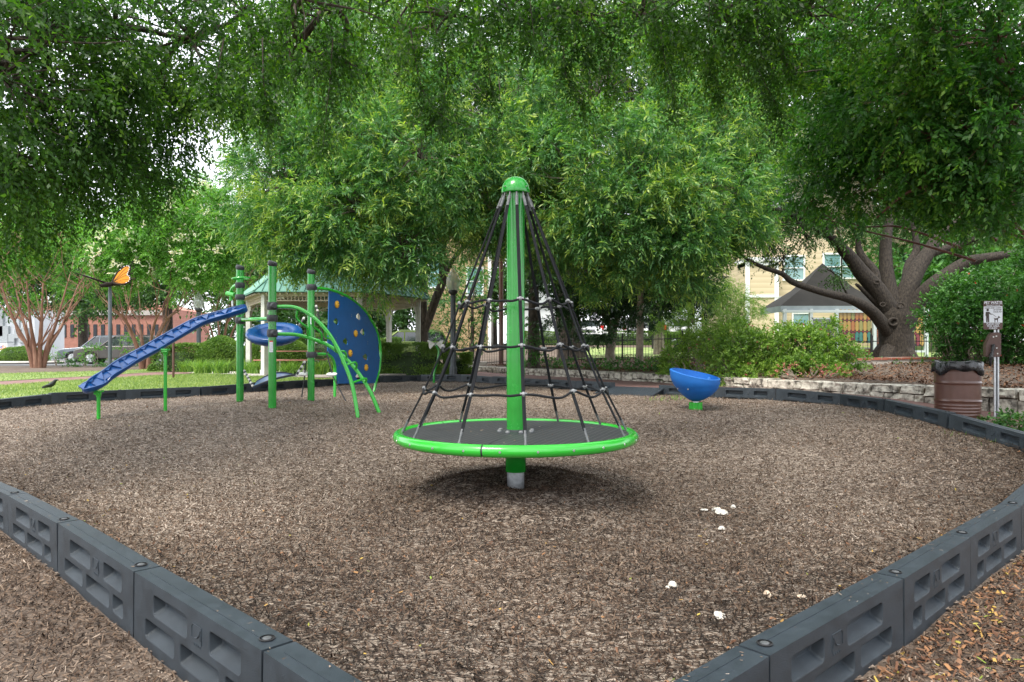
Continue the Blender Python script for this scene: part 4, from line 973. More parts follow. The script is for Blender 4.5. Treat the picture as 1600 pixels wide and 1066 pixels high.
# small white butterfly on a bent green stem inside the play area
w0 = W(680.5, 538, 19.8); gz = zi(w0.x, w0.y)
sb = thing('butterfly_marker', (w0.x, w0.y, gz), 'small white butterfly shape on a thin bent green stem', 'play feature')
H = w0.z - gz
m = MB(); m.tube(catmull([(-.05, 0, -.1), (-.03, 0, .3), (.06, 0, .65), (.09, 0, H - .2), (.0, 0, H)], 8), [.035, .032, .03, .028, .03], 12); m.build('stem', M['green'], sb, smooth=True)
for sx in (-1, 1):
    m = MB(); P_ = [Vector((sx * a, 0, b)) for a, b in ((.02, .0), (.06, .05), (.20, .12), (.235, .10), (.20, .02), (.19, -.10), (.15, -.14), (.10, -.08))]
    m.prism(P_, (0, -.02, H + .0), (0, .02, H + .0)); m.build('wing', M['white'], sb, bevel=.006)
m = MB(); m.lathe([(0, -.07), (.03, -.05), (.03, .04), (.015, .06), (0, .06)], 12, (0, 0, H)); m.build('hub', M['castalu'], sb, smooth=True)
# brown marker post on the lawn
q = W(271, 594, 20.0); mp_ = thing('marker_post', (q.x, q.y, zg(q.x, q.y)), 'thin rusty brown post standing in the grass under the blue beam', 'post')
m = MB(); m.tube([(0, 0, -.05), (0.0, 0, 1.22)], .035, 8); m.build('post_shaft', M['brownpaint'], mp_, smooth=True); m = MB(); m.box((0, 0, 1.225), (.09, .05, .02)); m.build('post_cap', M['brownpaint'], mp_)
# black bird
q = W(79, 604, 13.2); q.z = zg(q.x, q.y) + .03
bd = thing('bird', q, 'small black bird standing in the grass at the left', 'bird')
m = MB(); m.tube([(-.16, 0, .05), (-.06, 0, .08), (.0, 0, .105), (.05, 0, .135), (.075, 0, .17), (.10, 0, .20), (.125, 0, .205), (.165, 0, .20)], [.012, .028, .045, .045, .032, .027, .018, .003], 12); m.build('bird_body', M['birdblack'], bd, smooth=True)
m = MB(); m.tube([(.0, .02, .07), (.0, .02, -.04)], .004, 5); m.build('leg', M['birdblack'], bd); m = MB(); m.tube([(.0, -.02, .07), (.01, -.02, -.04)], .004, 5); m.build('leg', M['birdblack'], bd)
m = MB(); m.tube([(-.14, -.045, .07), (-.04, -.05, .1), (.03, -.045, .12)], [.006, .018, .012], 8); m.tube([(-.14, .045, .07), (-.04, .05, .1), (.03, .045, .12)], [.006, .018, .012], 8); m.build('folded_wing', M['birdblack'], bd, smooth=True)

# ------------------------------------------------------------------ barrel bin and pet waste post
q = W(1496, 655, 9.75); bz = zg(q.x, q.y)
bn = thing('waste_barrel', (q.x, q.y, bz), 'round brown steel barrel bin with crumpled black bag liner', 'rubbish bin')
m = MB(); prof = [(.285, 0), (.292, .01)]
for z in np.linspace(.05, .70, 66):
    rr_ = .285 + .012 * math.exp(-((z - .29) / .012) ** 2) + .012 * math.exp(-((z - .545) / .012) ** 2) + (.004 * math.cos((z - .05) * 2 * PI / .045) if z < .23 else 0)
    prof.append((rr_, float(z)))
prof += [(.285, .78), (.294, .79), (.294, .80), (.28, .805), (.275, .79), (.27, .2)]
m.lathe(prof, 48, cap=False); m.build('drum', M['brownpaint'], bn, smooth=True, ang=60)
rs = np.random.RandomState(5); m = MB(); n = 72; V = []
lv = [(.22, .62, 0), (.262, .80, .0), (.275, .845, .4), (.297, .84, .6), (.308, .80, 1), (.312, .76, 1.2), (.306, .70, 1.6)]
ph = rs.rand(8) * 6
for (r_, z_, am) in lv:
    for k in range(n):
        a = 2 * PI * k / n; w = math.sin(a * 9 + ph[0] + z_ * 20) * .009 + math.sin(a * 17 + ph[1]) * .006 + rs.randn() * .0015; hz = math.sin(a * 3 + ph[2]) * .018 + math.sin(a * 7 + ph[3]) * .014 + rs.randn() * .0015
        V.append(((r_ + w * am) * math.cos(a), (r_ + w * am) * math.sin(a), z_ + hz * am))
m.add(V, [(i * n + k, i * n + (k + 1) % n, (i + 1) * n + (k + 1) % n, (i + 1) * n + k) for i in range(len(lv) - 1) for k in range(n)])
o = m.build('bag_liner', M['bag'], bn, smooth=True, ang=70); md = o.modifiers.new('t', 'SOLIDIFY'); md.thickness = .003
# post
q = W(1556, 655, 9.95); pz = zg(q.x, q.y)
pw = thing('pet_waste_post', (q.x, q.y, pz), 'galvanised post carrying a brown pet waste sign and bag box', 'sign')
m = MB(); m.add([(-.03, -.02, 0), (-.012, -.02, 0), (-.012, .012, 0), (.012, .012, 0), (.012, -.02, 0), (.03, -.02, 0), (.03, -.016, 0), (.016, -.016, 0), (.016, .016, 0), (-.016, .016, 0), (-.016, -.016, 0), (-.03, -.016, 0)], []) if False else None
m = MB(); Hs = 1.95
uprof = [Vector(v) for v in ((-.036, -.018, 0), (-.014, -.018, 0), (-.014, .014, 0), (.014, .014, 0), (.014, -.018, 0), (.036, -.018, 0), (.036, -.012, 0), (.020, -.012, 0), (.020, .020, 0), (-.020, .020, 0), (-.020, -.012, 0), (-.036, -.012, 0))]
m.prism(uprof, (0, 0, -.1), (0, 0, Hs - .35)); post = m.build('channel_post', M['galv'], pw)
m = MB()
for k in range(56): m.box((0, .0125, .12 + k * .026), (.012, .004, .012))
m.build('punched_holes', M['signdark'], post)
def zrel(py): return EYE + (HOR - py) * 9.93 / F - pz
zt, zbm = zrel(470), zrel(515); wS = .245; xS = -.055; cz_ = (zt + zbm) / 2; hS = zt - zbm
def rrect(w, h, r, n=4):
    P_ = []
    for cx, cy, a0 in ((w / 2 - r, h / 2 - r, 0), (-w / 2 + r, h / 2 - r, 90), (-w / 2 + r, -h / 2 + r, 180), (w / 2 - r, -h / 2 + r, 270)):
        for k in range(n + 1): a = R(a0 + 90 * k / n); P_.append(Vector((cx + r * math.cos(a), 0, cy + r * math.sin(a))))
    return P_
sg = bpy.data.objects.new('sign_plate_group', None)
yaw = Matrix.Rotation(R(-14), 4, 'Z')
def SG(x, z, y=0.0): return yaw @ Vector((x, y - .03, z)) + Vector((xS, 0, cz_))
m = MB(); m.prism([SG(p.x, p.z) for p in rrect(wS, hS, .02)], (0, .0, 0), yaw.to_3x3() @ Vector((0, .004, 0))); plate = m.build('sign_plate', M['signbrown'], pw)
m = MB(); m.prism([SG(x, z, -.0015) for x, z in ((-wS / 2 + .003, -hS * .265), (wS / 2 - .003, -hS * .265), (wS / 2 - .003, hS * .30), (-wS / 2 + .003, hS * .30))], (0, 0, 0), yaw.to_3x3() @ Vector((0, .0015, 0))); m.build('sign_field', M['signwhite'], plate)
def text(body, size, x, z, m, parent, align='CENTER', mtx=None, name='lettering', bold=.0):
    cu_ = bpy.data.curves.new('t', 'FONT'); cu_.body = body; cu_.size = size; cu_.align_x = align; cu_.align_y = 'CENTER'; cu_.extrude = .0008; cu_.offset = bold; cu_.resolution_u = 3
    o = bpy.data.objects.new('t', cu_); col.objects.link(o); bpy.context.view_layer.update()
    me = bpy.data.meshes.new_from_object(o.evaluated_get(bpy.context.evaluated_depsgraph_get())); bpy.data.objects.remove(o)
    me.transform(mtx); me.materials.clear(); me.materials.append(m); r = bpy.data.objects.new(name, me); col.objects.link(r); r.parent = parent; return r
def sgm(x, z, y=-.004, sx=1): return Matrix.Translation(SG(x, z, y)) @ yaw @ Matrix.Rotation(R(90), 4, 'X') @ Matrix.Diagonal((sx, 1, 1, 1))
text('PET WASTE', .056, 0, 0, M['signwhite'], plate, mtx=sgm(0, hS * .425, -.003, .78), bold=.0012)
text('TRANSMITS DISEASE', .020, 0, 0, M['signwhite'], plate, mtx=sgm(0, hS * .335, -.003), bold=.0004)
text('LEASH AND CLEAN', .024, 0, 0, M['signdark'], plate, mtx=sgm(.0, hS * .245, -.003), bold=.0004)
text('UP AFTER', .024, 0, 0, M['signdark'], plate, mtx=sgm(.055, hS * .175, -.003), bold=.0004)
text('YOUR PET', .024, 0, 0, M['signdark'], plate, mtx=sgm(.055, hS * .105, -.003), bold=.0004)
text('PLEASE KEEP', .036, 0, 0, M['signwhite'], plate, mtx=sgm(0, -hS * .31, -.003, .85), bold=.0006)
text('THIS AREA', .033, 0, 0, M['signwhite'], plate, mtx=sgm(0, -hS * .385, -.003), bold=.0006)
text('CLEAN', .033, 0, 0, M['signwhite'], plate, mtx=sgm(0, -hS * .455, -.003), bold=.0006)
m = MB()
def flat(P_): m.prism([SG(x, z, -.003) for x, z in P_], (0, 0, 0), yaw.to_3x3() @ Vector((0, .001, 0)))
flat([(-.068 + .016 * math.cos(a), .075 + .018 * math.sin(a)) for a in np.linspace(0, 2 * PI, 14, endpoint=False)])
flat([(-.092, .048), (-.048, .048), (-.03, .02), (-.005, .016), (-.005, .008), (-.038, .008), (-.05, .024), (-.05, -.02), (-.048, -.105), (-.064, -.105), (-.067, -.03), (-.070, -.105), (-.086, -.105), (-.088, -.02), (-.097, .0)])
flat([(-.005, .014), (.042, -.025), (.040, -.029), (-.007, .010)])
flat([(.018, -.05), (.012, -.035), (.010, -.05), (.018, -.062), (.02, -.105), (.028, -.105), (.03, -.07), (.052, -.068), (.054, -.105), (.062, -.105), (.064, -.06), (.072, -.042), (.09, -.042), (.09, -.05), (.09, -.036), (.078, -.02), (.070, -.012), (.066, -.024), (.058, -.045)])
m.build('walker_and_dog_symbol', M['signdark'], plate)
# bag dispenser box
m = MB(); zc0, zc1 = zrel(558), zrel(520); bx = -.06
front = [(-.115, zc0 + .02), (-.1, zc0), (.055, zc0), (.075, zc0 + .03), (.075, zc1 - .02), (.05, zc1), (-.03, zc1), (-.06, zc1 - .03), (-.115, zc1 - .17)]
yb = Matrix.Rotation(R(-20), 3, 'Z')
m.prism([yb @ Vector((x, -.15, 0)) + Vector((bx, 0, z)) for x, z in front], (0, 0, 0), yb @ Vector((0, .13, 0))); box = m.build('bag_box', M['signbrown'], pw, bevel=.006)
m = MB(); q0 = yb @ Vector((-.03, -.155, 0)) + Vector((bx, 0, 0)); pts = [Vector((q0.x + a, q0.y + c, b)) for a, c, b in ((0, 0, zc0 + .17), (-.01, -.03, zc0 + .16), (-.03, -.035, zc0 + .08), (-.045, -.03, zc0), (-.05, -.02, zc0 - .13))]
m.tube(catmull(pts, 4), [.018, .024, .018, .03, .014], 8); m.build('hanging_bags', M['bag'], box, smooth=True)
m = MB()
for a, b in ((.02, .13), (.03, .05), (.015, .30), (-.02, .29)): m.tube([yb @ Vector((a, -.15, 0)) + Vector((bx, 0, zc0 + b)), yb @ Vector((a, -.158, 0)) + Vector((bx, 0, zc0 + b))], .010, 8)
m.build('box_rivets', M['white'], box)

# ------------------------------------------------------------------ mushrooms
def mushroom(px, py, s, label, kind='dome', tilt=(0, 0)):
    d = 1.4 * F / (py - HOR); q = W(px, py, d); d = (EYE - zi(q.x, q.y)) * F / (py - HOR); q = W(px, py, d); q.z = zi(q.x, q.y)
    t = thing('mushroom', q, label, 'mushroom', 'mushrooms growing in the mulch'); tl = Matrix.Rotation(R(tilt[0]), 3, 'X') @ Matrix.Rotation(R(tilt[1]), 3, 'Y')
    hgt = {'dome': .5, 'flat': .28, 'egg': 1.0, 'cone': .8, 'upturned': -.3}[kind] * s
    st = s * (.5 if kind != 'flat' else .35)
    m = MB(); m.tube([(0, 0, -.02), Vector((0, 0, 0)).lerp(tl @ Vector((0, 0, st)), 1)], [.12 * s + .002, .09 * s + .002], 8); m.build('stalk', M['mush'], t, smooth=True)
    n = 20; m = MB(); V = []; rs = np.random.RandomState(int(px)); ph = rs.rand(3) * 6
    pr = [(0, 1), (.35, .93), (.62, .72), (.85, .4), (1, .06), (.97, -.05), (.7, -.02), (.0, .05)]
    for r_, z_ in pr:
        for k in range(n):
            a = 2 * PI * k / n; w = 1 + .08 * math.sin(2 * a + ph[0]) + .06 * math.sin(3 * a + ph[1]); V.append(tl @ Vector((r_ * s * w * math.cos(a), r_ * s * w * math.sin(a), z_ * hgt + .06 * s * math.sin(3 * a + ph[2]) * r_ + st)))
    m.add(V, [(i * n + k, i * n + (k + 1) % n, (i + 1) * n + (k + 1) % n, (i + 1) * n + k) for i in range(len(pr) - 1) for k in range(n)])
    m.build('cap', M['mushtan'] if kind == 'upturned' else M['mush'], t, smooth=True, weld=True, ang=60)
for a in ((1100, 800, .034, 'flat white mushroom, leftmost of the cluster right of the spinner', 'flat'),
          (1119, 799, .040, 'white mushroom touching the left of the largest flat one', 'flat', (8, -14)),
          (1127, 804, .058, 'largest flat white mushroom, in the middle of the cluster', 'flat', (14, 4)),
          (1146, 797, .026, 'small lumpy white mushroom, rightmost of the far cluster', 'egg'),
          (1127.5, 831, .030, 'single cream pointed mushroom in front of the cluster', 'cone'),
          (1106, 844, .010, 'tiny white button mushroom, left of a close pair', 'egg'),
          (1113, 845, .011, 'tiny white button mushroom, right of a close pair', 'egg'),
          (1136, 843, .008, 'tiny white button mushroom right of the close pair', 'egg'),
          (1156, 849, .009, 'tiny pale button alone to the right of the pointed mushroom', 'egg'),
          (1051, 918, .026, 'white egg shaped mushroom standing alone at centre right', 'egg'),
          (1043, 920, .013, 'small round button at the foot of the egg shaped mushroom', 'egg'),
          (1091, 934, .012, 'small bluish white mushroom by a yellow leaf', 'egg'),
          (1201, 932, .030, 'upturned broken brown gilled mushroom, left of two', 'upturned', (50, -50)),
          (1213, 935, .032, 'upturned broken brown gilled mushroom, right of two', 'upturned', (-25, 30)),
          (1253, 936, .030, 'fallen tan mushroom with its white stalk pointing up', 'upturned', (10, 10)),
          (1124, 965, .034, 'torn pinkish mushroom lying near the lower right border', 'flat', (35, 20))):
    mushroom(*a)
def twig(px, py, L, yaw_, lab):
    d = 1.4 * F / (py - HOR); q = W(px, py, d); q.z = zi(q.x, q.y) + .012
    m = MB(); m.tube(catmull([(-L / 2, 0, 0), (-L / 6, .012, .01), (L / 5, -.01, .006), (L / 2, .015, .004)], 4), [.004, .0035, .002], 6)
    o = m.build('fallen_twig', M['palebark'], None, smooth=True); o.location = q; o.rotation_euler = (0, 0, yaw_); tag(o, lab, 'twig', 'twigs lying on the mulch')
twig(237, 824, .16, -1.0, 'bent pale twig on the mulch by the near left border'); twig(1402, 835, .16, -.35, 'straight pale twig on the mulch by the near right border'); twig(1286, 872, .09, -.7, 'short curved twig on the mulch right of the mushrooms')
# ------------------------------------------------------------------ garden wall
def wallpt(t, s=0.0): return WA + WD * t + WN * s
gw = thing('stone_wall', (WA[0], WA[1], zg(*(WA - WN * .3))), 'low pale limestone block wall behind the play area, right side', 'wall')
rs = np.random.RandomState(11); Lw = float(np.linalg.norm(WB - WA)); ang = math.atan2(WD[1], WD[0])
m = MB(); bm_list = []
def stone(mb, t0, t1, z0, z1, th, rs):
    c = wallpt((t0 + t1) / 2, 0.0); n = 4; L_ = t1 - t0 - .022; nu = max(2, int(L_ / .12)); nz = 2 if z1 - z0 < .12 else 3
    V = []; F__ = []
    def pt(u, v, w):  # u along, v across, w up, in -1..1
        jx = rs.randn() * .007; jz = rs.randn() * .006
        face = .5 * th * v + (v * abs(rs.randn()) * .026)
        a = wallpt((t0 + t1) / 2 + u * L_ / 2 + jx, face); return (a[0], a[1], z0 + .008 + (z1 - z0 - .016) * (w + 1) / 2 + jz)
    g = [[[pt(u, v, w) for w in np.linspace(-1, 1, nz + 1)] for v in (-1, 1)] for u in np.linspace(-1, 1, nu + 1)]
    idx = {}
    for i in range(nu + 1):
        for j in range(2):
            for k in range(nz + 1): idx[i, j, k] = len(V); V.append(g[i][j][k])
    for i in range(nu):
        for k in range(nz):
            for j in (0, 1): F__.append((idx[i, j, k], idx[i + 1, j, k], idx[i + 1, j, k + 1], idx[i, j, k + 1]))
        for k in (0, nz): F__.append((idx[i, 0, k], idx[i + 1, 0, k], idx[i + 1, 1, k], idx[i, 1, k]))
    for k in range(nz):
        for i in (0, nu): F__.append((idx[i, 0, k], idx[i, 1, k], idx[i, 1, k + 1], idx[i, 0, k + 1]))
    mb.add(V, F__)
def topw(t):
    c = wallpt(t, -.3); return .845
t = 0.0
while t < Lw:
    step = .38 + rs.rand() * .35; c = wallpt(t + step / 2, -.35); zb_ = zg(c[0], c[1]) - .06
    ztop = .845 + rs.randn() * .006; zm = ztop - (.13 + rs.rand() * .06)
    if rs.rand() < .25: stone(m, t, t + step, zb_, ztop - .09, .36, rs)
    else:
        u = t + step * (.35 + .3 * rs.rand()); stone(m, t, u, zb_, zm, .36, rs); stone(m, u, t + step, zb_, zm, .36, rs)
    zz = zm if True else 0
    stone(m, t + .02, t + step - .01, zm, ztop, .40, rs) if rs.rand() < .8 else (stone(m, t, t + step / 2, zm, ztop, .38, rs), stone(m, t + step / 2, t + step, zm, ztop, .38, rs))
    t += step
o = m.build('wall_stones', M['stone'], gw, off=gw.location, bevel=.012, seg=2)
m = MB()
for k in range(24):
    a, b = Lw * k / 24, Lw * (k + 1) / 24; c = wallpt((a + b) / 2, .0); cz = zg(*wallpt((a + b) / 2, -.35)) - .1
    m.box((c[0], c[1], (cz + .80) / 2), (b - a, .28, .80 - cz), ang)
m.build('wall_core', M['soil'], gw, off=gw.location)
# two concrete steps at the left end of the wall
st = W(722, 575, 27.0); sz = zg(st.x, st.y)
cs = thing('concrete_steps', (st.x, st.y, sz), 'pale concrete steps and kerb at the left end of the stone wall', 'steps')
m = MB(); m.box((0, 0, .06), (1.6, .8, .28)); m.build('lower_step', M['concrete'], cs, bevel=.01)
m = MB(); m.box((.1, .75, .20), (1.7, .75, .32)); m.build('upper_step', M['concrete'], cs, bevel=.01)
# brick edging course on the terrace
def edging(name, p, q, lab, h=.13, w=.22, n=20):
    o0 = thing(name, ((p[0] + q[0]) / 2, (p[1] + q[1]) / 2, zg((p[0] + q[0]) / 2, (p[1] + q[1]) / 2)), lab, 'kerb'); m = MB(); m2 = MB()
    for k in range(n):
        t0, t1 = k / n, (k + 1) / n; a = (p[0] + (q[0] - p[0]) * (t0 + t1) / 2, p[1] + (q[1] - p[1]) * (t0 + t1) / 2); z = zg(*a); L_ = math.hypot(q[0] - p[0], q[1] - p[1]) / n
        r_ = math.atan2(q[1] - p[1], q[0] - p[0]); m.box((a[0], a[1], z + h + .03), (L_ * .985, w, .06), r_); m2.box((a[0], a[1], z + h / 2 - .05), (L_ * 1.0, w - .05, h + .1), r_)
    m.build('brick_course', M['brick_red'], o0, off=o0.location, bevel=.006); m2.build('kerb_base', M['concrete'], o0, off=o0.location)
edging('brick_kerb', (3.8, 21.0), (8.3, 19.2), 'red brick kerb behind the blue cup in front of the iron fence', .02)
edging('brick_kerb', (7.9, 16.6), (15.5, 16.0), 'red brick topped kerb under the big oak, behind the barrel', .10)

# ------------------------------------------------------------------ iron fences
def fence(p, q, lab, h=.95, gap=.115, rails=(.12, .78), posts_=2.2, pr=.008):
    L_ = math.hypot(q[0] - p[0], q[1] - p[1]); z0 = zg(*p); o0 = thing('iron_fence', (p[0], p[1], z0), lab, 'fence')
    def P_(s, z): x = p[0] + (q[0] - p[0]) * s / L_; y = p[1] + (q[1] - p[1]) * s / L_; return Vector((x, y, zg(x, y) + z))
    m = MB(); s = 0.0; k = 0
    while s <= L_:
        hh = h if k % 2 == 0 else h * .93
        m.tube([P_(s, .03), P_(s, hh - .05)], pr, 4); m.tube([P_(s, hh - .06), P_(s, hh - .03), P_(s, hh + .03)], [.004, .016, .001], 4); s += gap; k += 1
    m.build('pickets', M['iron'], o0, off=o0.location)
    m = MB(); n = max(2, int(L_ / 1.2))
    for rz_ in rails: m.tube([P_(L_ * i / n, h * rz_) for i in range(n + 1)], .014, 4)
    m.build('fence_rails', M['iron'], o0, off=o0.location)
    s = 0
    while s <= L_:
        m = MB(); m.box(P_(s, h / 2), (.045, .045, h + .1)); s += posts_; m.build('fence_post', M['iron'], o0, off=o0.location)
fence((-1.6, 28.2), (9.0, 21.6), 'black iron picket fence behind the spinner in front of the white cars')
fence((9.0, 21.6), (18.5, 20.0), 'black iron picket fence running behind the big oak on the right', .78, .14)
fence((-9.5, 38), (-1.6, 33), 'low black iron fence by the tan house behind the lamp', .9, .13)
# stone bollard and small pier near fence
# ------------------------------------------------------------------ lamps
def lamp(px, ytop, ybase, d, lab, h=None):
    q = W(px, ybase, d); z0 = zg(q.x, q.y); H = EYE + (HOR - ytop) * d / F - z0
    t = thing('street_lamp', (q.x, q.y, z0), lab, 'lamp post', 'acorn globe lamp posts')
    m = MB(); V = []; n = 32; zs = [(0.13, 0), (.13, .25), (.105, .30), (.10, .34), (.085, H - 1.05), (.095, H - 1.03), (.095, H - .98), (.07, H - .96)]
    for r_, z_ in zs:
        for k in range(n):
            a = 2 * PI * k / n; fl = .90 if k % 4 == 0 else 1.0; V.append((r_ * fl * math.cos(a), r_ * fl * math.sin(a), z_))
    m.add(V, [(i * n + k, i * n + (k + 1) % n, (i + 1) * n + (k + 1) % n, (i + 1) * n + k) for i in range(len(zs) - 1) for k in range(n)]); m.build('fluted_pole', M['lamp_grey'], t)
    m = MB(); m.lathe([(.06, H - .98), (.10, H - .93), (.155, H - .88), (.165, H - .84), (.15, H - .80)], 24); m.build('lamp_collar', M['black'], t, smooth=True)
    g, nt, N, L, out = nodes('globe_glass') if 'globe' not in M else (M['globe'], None, None, None, None)
    if nt:
        b = N.new("ShaderNodeBsdfPrincipled"); b.inputs['Base Color'].default_value = (.62, .64, .60, 1); b.inputs['Roughness'].default_value = .18; b.inputs['Transmission Weight'].default_value = .0; b.inputs['Specular IOR Level'].default_value = .8
        tr = N.new("ShaderNodeBsdfTransparent"); tr.inputs[0].default_value = (.82, .86, .82, 1); mx = N.new("ShaderNodeMixShader"); mx.inputs[0].default_value = .42; L.new(tr.outputs[0], mx.inputs[1]); L.new(b.outputs[0], mx.inputs[2]); L.new(mx.outputs[0], out.inputs[0]); M['globe'] = g
    m = MB(); m.lathe([(.13, H - .82), (.20, H - .70), (.235, H - .56), (.235, H - .46), (.20, H - .34), (.14, H - .26), (.11, H - .23), (.115, H - .21), (.08, H - .16), (.05, H - .10), (.055, H - .08), (.035, H - .03), (0, H)], 28, cap=False); gl = m.build('acorn_globe', M['globe'], t, smooth=True)
    m = MB(); m.lathe([(.07, H - .84), (.07, H - .72), (.045, H - .70), (.04, H - .52), (0, H - .48)], 16); m.build('lamp_bulb', M['whitegrey'], gl, smooth=True)
lamp(708, 416, 585, 22.6, 'dark fluted lamp post with acorn globe left of the rope spinner')
lamp(310.5, 454, 575, 30.5, 'dark lamp post with acorn globe behind the blue climbing beam')
# utility post (rusty) behind spinner
q = W(783, 566, 27.5); up = thing('rusty_post', (q.x, q.y, zg(q.x, q.y)), 'tall thin reddish brown steel post behind the spinner ropes', 'post'); m = MB(); m.lathe([(.09, -.1), (.09, 4.6), (.0, 4.62)], 12); m.build('post_shaft', M['brownpaint'], up, smooth=True)
m = MB(); m.lathe([(.14, -.02), (.14, .03), (.09, .04)], 12); m.build('base_plate', M['brownpaint'], up)

# ------------------------------------------------------------------ pavilion
pc = W(521, 580, 24.2); pz = zg(pc.x, pc.y); PV = thing('pavilion', (pc.x, pc.y, pz), 'hexagonal picnic pavilion with green metal roof and white posts', 'pavilion')
def hx(r, k, z): a = R(60 * k); return Vector((r * math.cos(a), r * math.sin(a), z))
m = MB(); m.prism([hx(3.6, k, 0) for k in range(6)], (0, 0, -.2), (0, 0, .06)); m.build('floor_slab', M['concrete'], PV)
Ez = 2.62; Ap = 5.5
for k in range(6):
    m = MB(); p = hx(3.0, k, 0); m.box((p.x, p.y, .06 + (Ez - .06) / 2), (.16, .16, Ez - .06), R(60 * k)); m.box((p.x, p.y, .14), (.2, .2, .16), R(60 * k)); po = m.build('column', M['whitegrey'], PV, bevel=.008)
    m = MB()
    for s in (-1, 1):
        nb = hx(3.0, k + s, 0); dv = (nb - p).normalized()
        m.tube(catmull([p + dv * .10 + Vector((0, 0, Ez - .65)), p + dv * .16 + Vector((0, 0, Ez - .35)), p + dv * .36 + Vector((0, 0, Ez - .16)), p + dv * .62 + Vector((0, 0, Ez - .12))], 5), .022, 6)
        m.tube([p + dv * .30 + Vector((0, 0, Ez - .30)) + (dv * math.cos(a) + Vector((0, 0, 1)) * math.sin(a)) * .09 for a in np.linspace(0, 2 * PI, 13)[:-1]], .014, 5, closed=True)
    m.build('scroll_bracket', M['white'], po)
for k in range(6):
    a, b = hx(3.02, k, 0), hx(3.02, k + 1, 0); m = MB(); c = (a + b) / 2; r_ = math.atan2((b - a).y, (b - a).x); L_ = (b - a).length
    m.box((c.x, c.y, Ez + .02), (L_, .10, .20), r_)
    bo = m.build('eave_beam', M['cream'], PV)
    m = MB(); n = 26
    for i in range(n):
        q_ = a.lerp(b, (i + .5) / n); m.tube([q_ + Vector((0, 0, Ez - .08)), q_ + Vector((0, 0, Ez - .20))], .022, 5)
    m.box((c.x, c.y, Ez - .215), (L_ - .1, .05, .03), r_); m.build('spindle_frieze', M['cream'], bo)
    # rafter tails
    m = MB()
    for i in range(15):
        q_ = a.lerp(b, (i + .5) / 15); o_ = (q_.normalized()) * .32; m.tube([q_ * .8 + Vector((0, 0, Ez + .22)), q_ + o_ + Vector((0, 0, Ez - .02))], .028, 4)
    m.build('rafter_tails', M['cream'], bo)
for k in range(6):
    a, b = hx(3.42, k, Ez + .03), hx(3.42, k + 1, Ez + .03); t1, t2 = hx(.45, k, Ap - .5), hx(.45, k + 1, Ap - .5)
    m = MB(); up_ = Vector((0, 0, .03)); m.add([a, b, t2, t1, a + up_, b + up_, t2 + up_, t1 + up_], [(0, 1, 2, 3), (4, 5, 6, 7), (0, 1, 5, 4), (1, 2, 6, 5), (2, 3, 7, 6), (3, 0, 4, 7)])
    n = 13
    for i in range(n + 1):
        s = i / n; p0 = a.lerp(b, s); mid = (a + b) / 2; tm = (t1 + t2) / 2; dirn = tm - mid
        # seams run straight up the slope and end on the hips
        Lt = (t2 - t1).length; Lb = (b - a).length; w = abs(s - .5) * Lb; frac = 1.0 if w <= Lt / 2 else (Lb / 2 - w) / (Lb / 2 - Lt / 2)
        if frac > .02: m.tube([p0 + up_ * 1.5, p0 + dirn * frac + up_ * 1.5], .018, 4)
    m.tube([a + up_, t1 + up_], .04, 6); m.build('roof_facet', M['roofgreen'], PV)
m = MB(); m.prism([hx(.5, k, 0) for k in range(6)], (0, 0, Ap - .6), (0, 0, Ap + .1)); m.build('cupola', M['greygreen'], PV); m = MB(); m.lathe([(.75, Ap + .1), (.4, Ap + .4), (.05, Ap + .8), (0, Ap + 1.0)], 6); m.build('cupola_roof', M['roofgreen'], PV)
# picnic table
def picnic(px, py, d, rz, lab):
    q = W(px, py, d); t = thing('picnic_table', (q.x, q.y, pz + .06), lab, 'picnic table', 'picnic tables', rz)
    m = MB()
    for i in range(4): m.box((0, -.27 + i * .18, .75), (1.9, .16, .04))
    m.build('table_top', M['redwood'], t, bevel=.005)
    for s in (-1, 1):
        m = MB(); m.box((0, s * .72, .45), (1.9, .26, .04)); m.build('bench', M['redwood'], t, bevel=.005)
    for s in (-1, 1):
        m = MB(); x = s * .7; m.tube([(x, -.75, 0), (x, -.72, .42), (x, -.3, .44), (x, .3, .44), (x, .72, .42), (x, .75, 0)], .025, 8); m.tube([(x, -.35, 0.0), (x, -.25, .72), (x, .25, .72), (x, .35, 0.0)], .025, 8); m.build('leg_frame', M['whitegrey'], t, smooth=True)
picnic(455, 580, 23.4, R(-4), 'red plank picnic table under the pavilion, nearer one'); picnic(560, 580, 26, R(50), 'red plank picnic table at the back of the pavilion')

# ------------------------------------------------------------------ canopy tent / screened patio
def B0(px, py, d): return W(px, py, d)
D = 27.0
tz = 1.05
tn = thing('patio_canopy', (W(1285, 540, D).x, D, tz), 'dark pyramid fabric canopy with screened sides and stained glass panels', 'canopy')
cx_ = W(1285, 540, D + 1.1).x; R_ = 2.15
def tp(x, y, z): return Vector((cx_ + x, D + 1.1 + y * .5, z))
eave = 3.22; apex = 5.05
m = MB(); m.add([tp(-R_, -R_, eave), tp(R_, -R_, eave), tp(R_, R_, eave), tp(-R_, R_, eave), tp(0, 0, apex), tp(-R_ * .5, -R_ * .5, eave + .74), tp(R_ * .5, -R_ * .5, eave + .74), tp(R_ * .5, R_ * .5, eave + .74), tp(-R_ * .5, R_ * .5, eave + .74)],
      [(0, 1, 6, 5), (1, 2, 7, 6), (2, 3, 8, 7), (3, 0, 5, 8), (5, 6, 4), (6, 7, 4), (7, 8, 4), (8, 5, 4)]); o = m.build('canopy_roof', M['canopy'], tn, off=tn.location); md = o.modifiers.new('t', 'SOLIDIFY'); md.thickness = .01
m = MB()
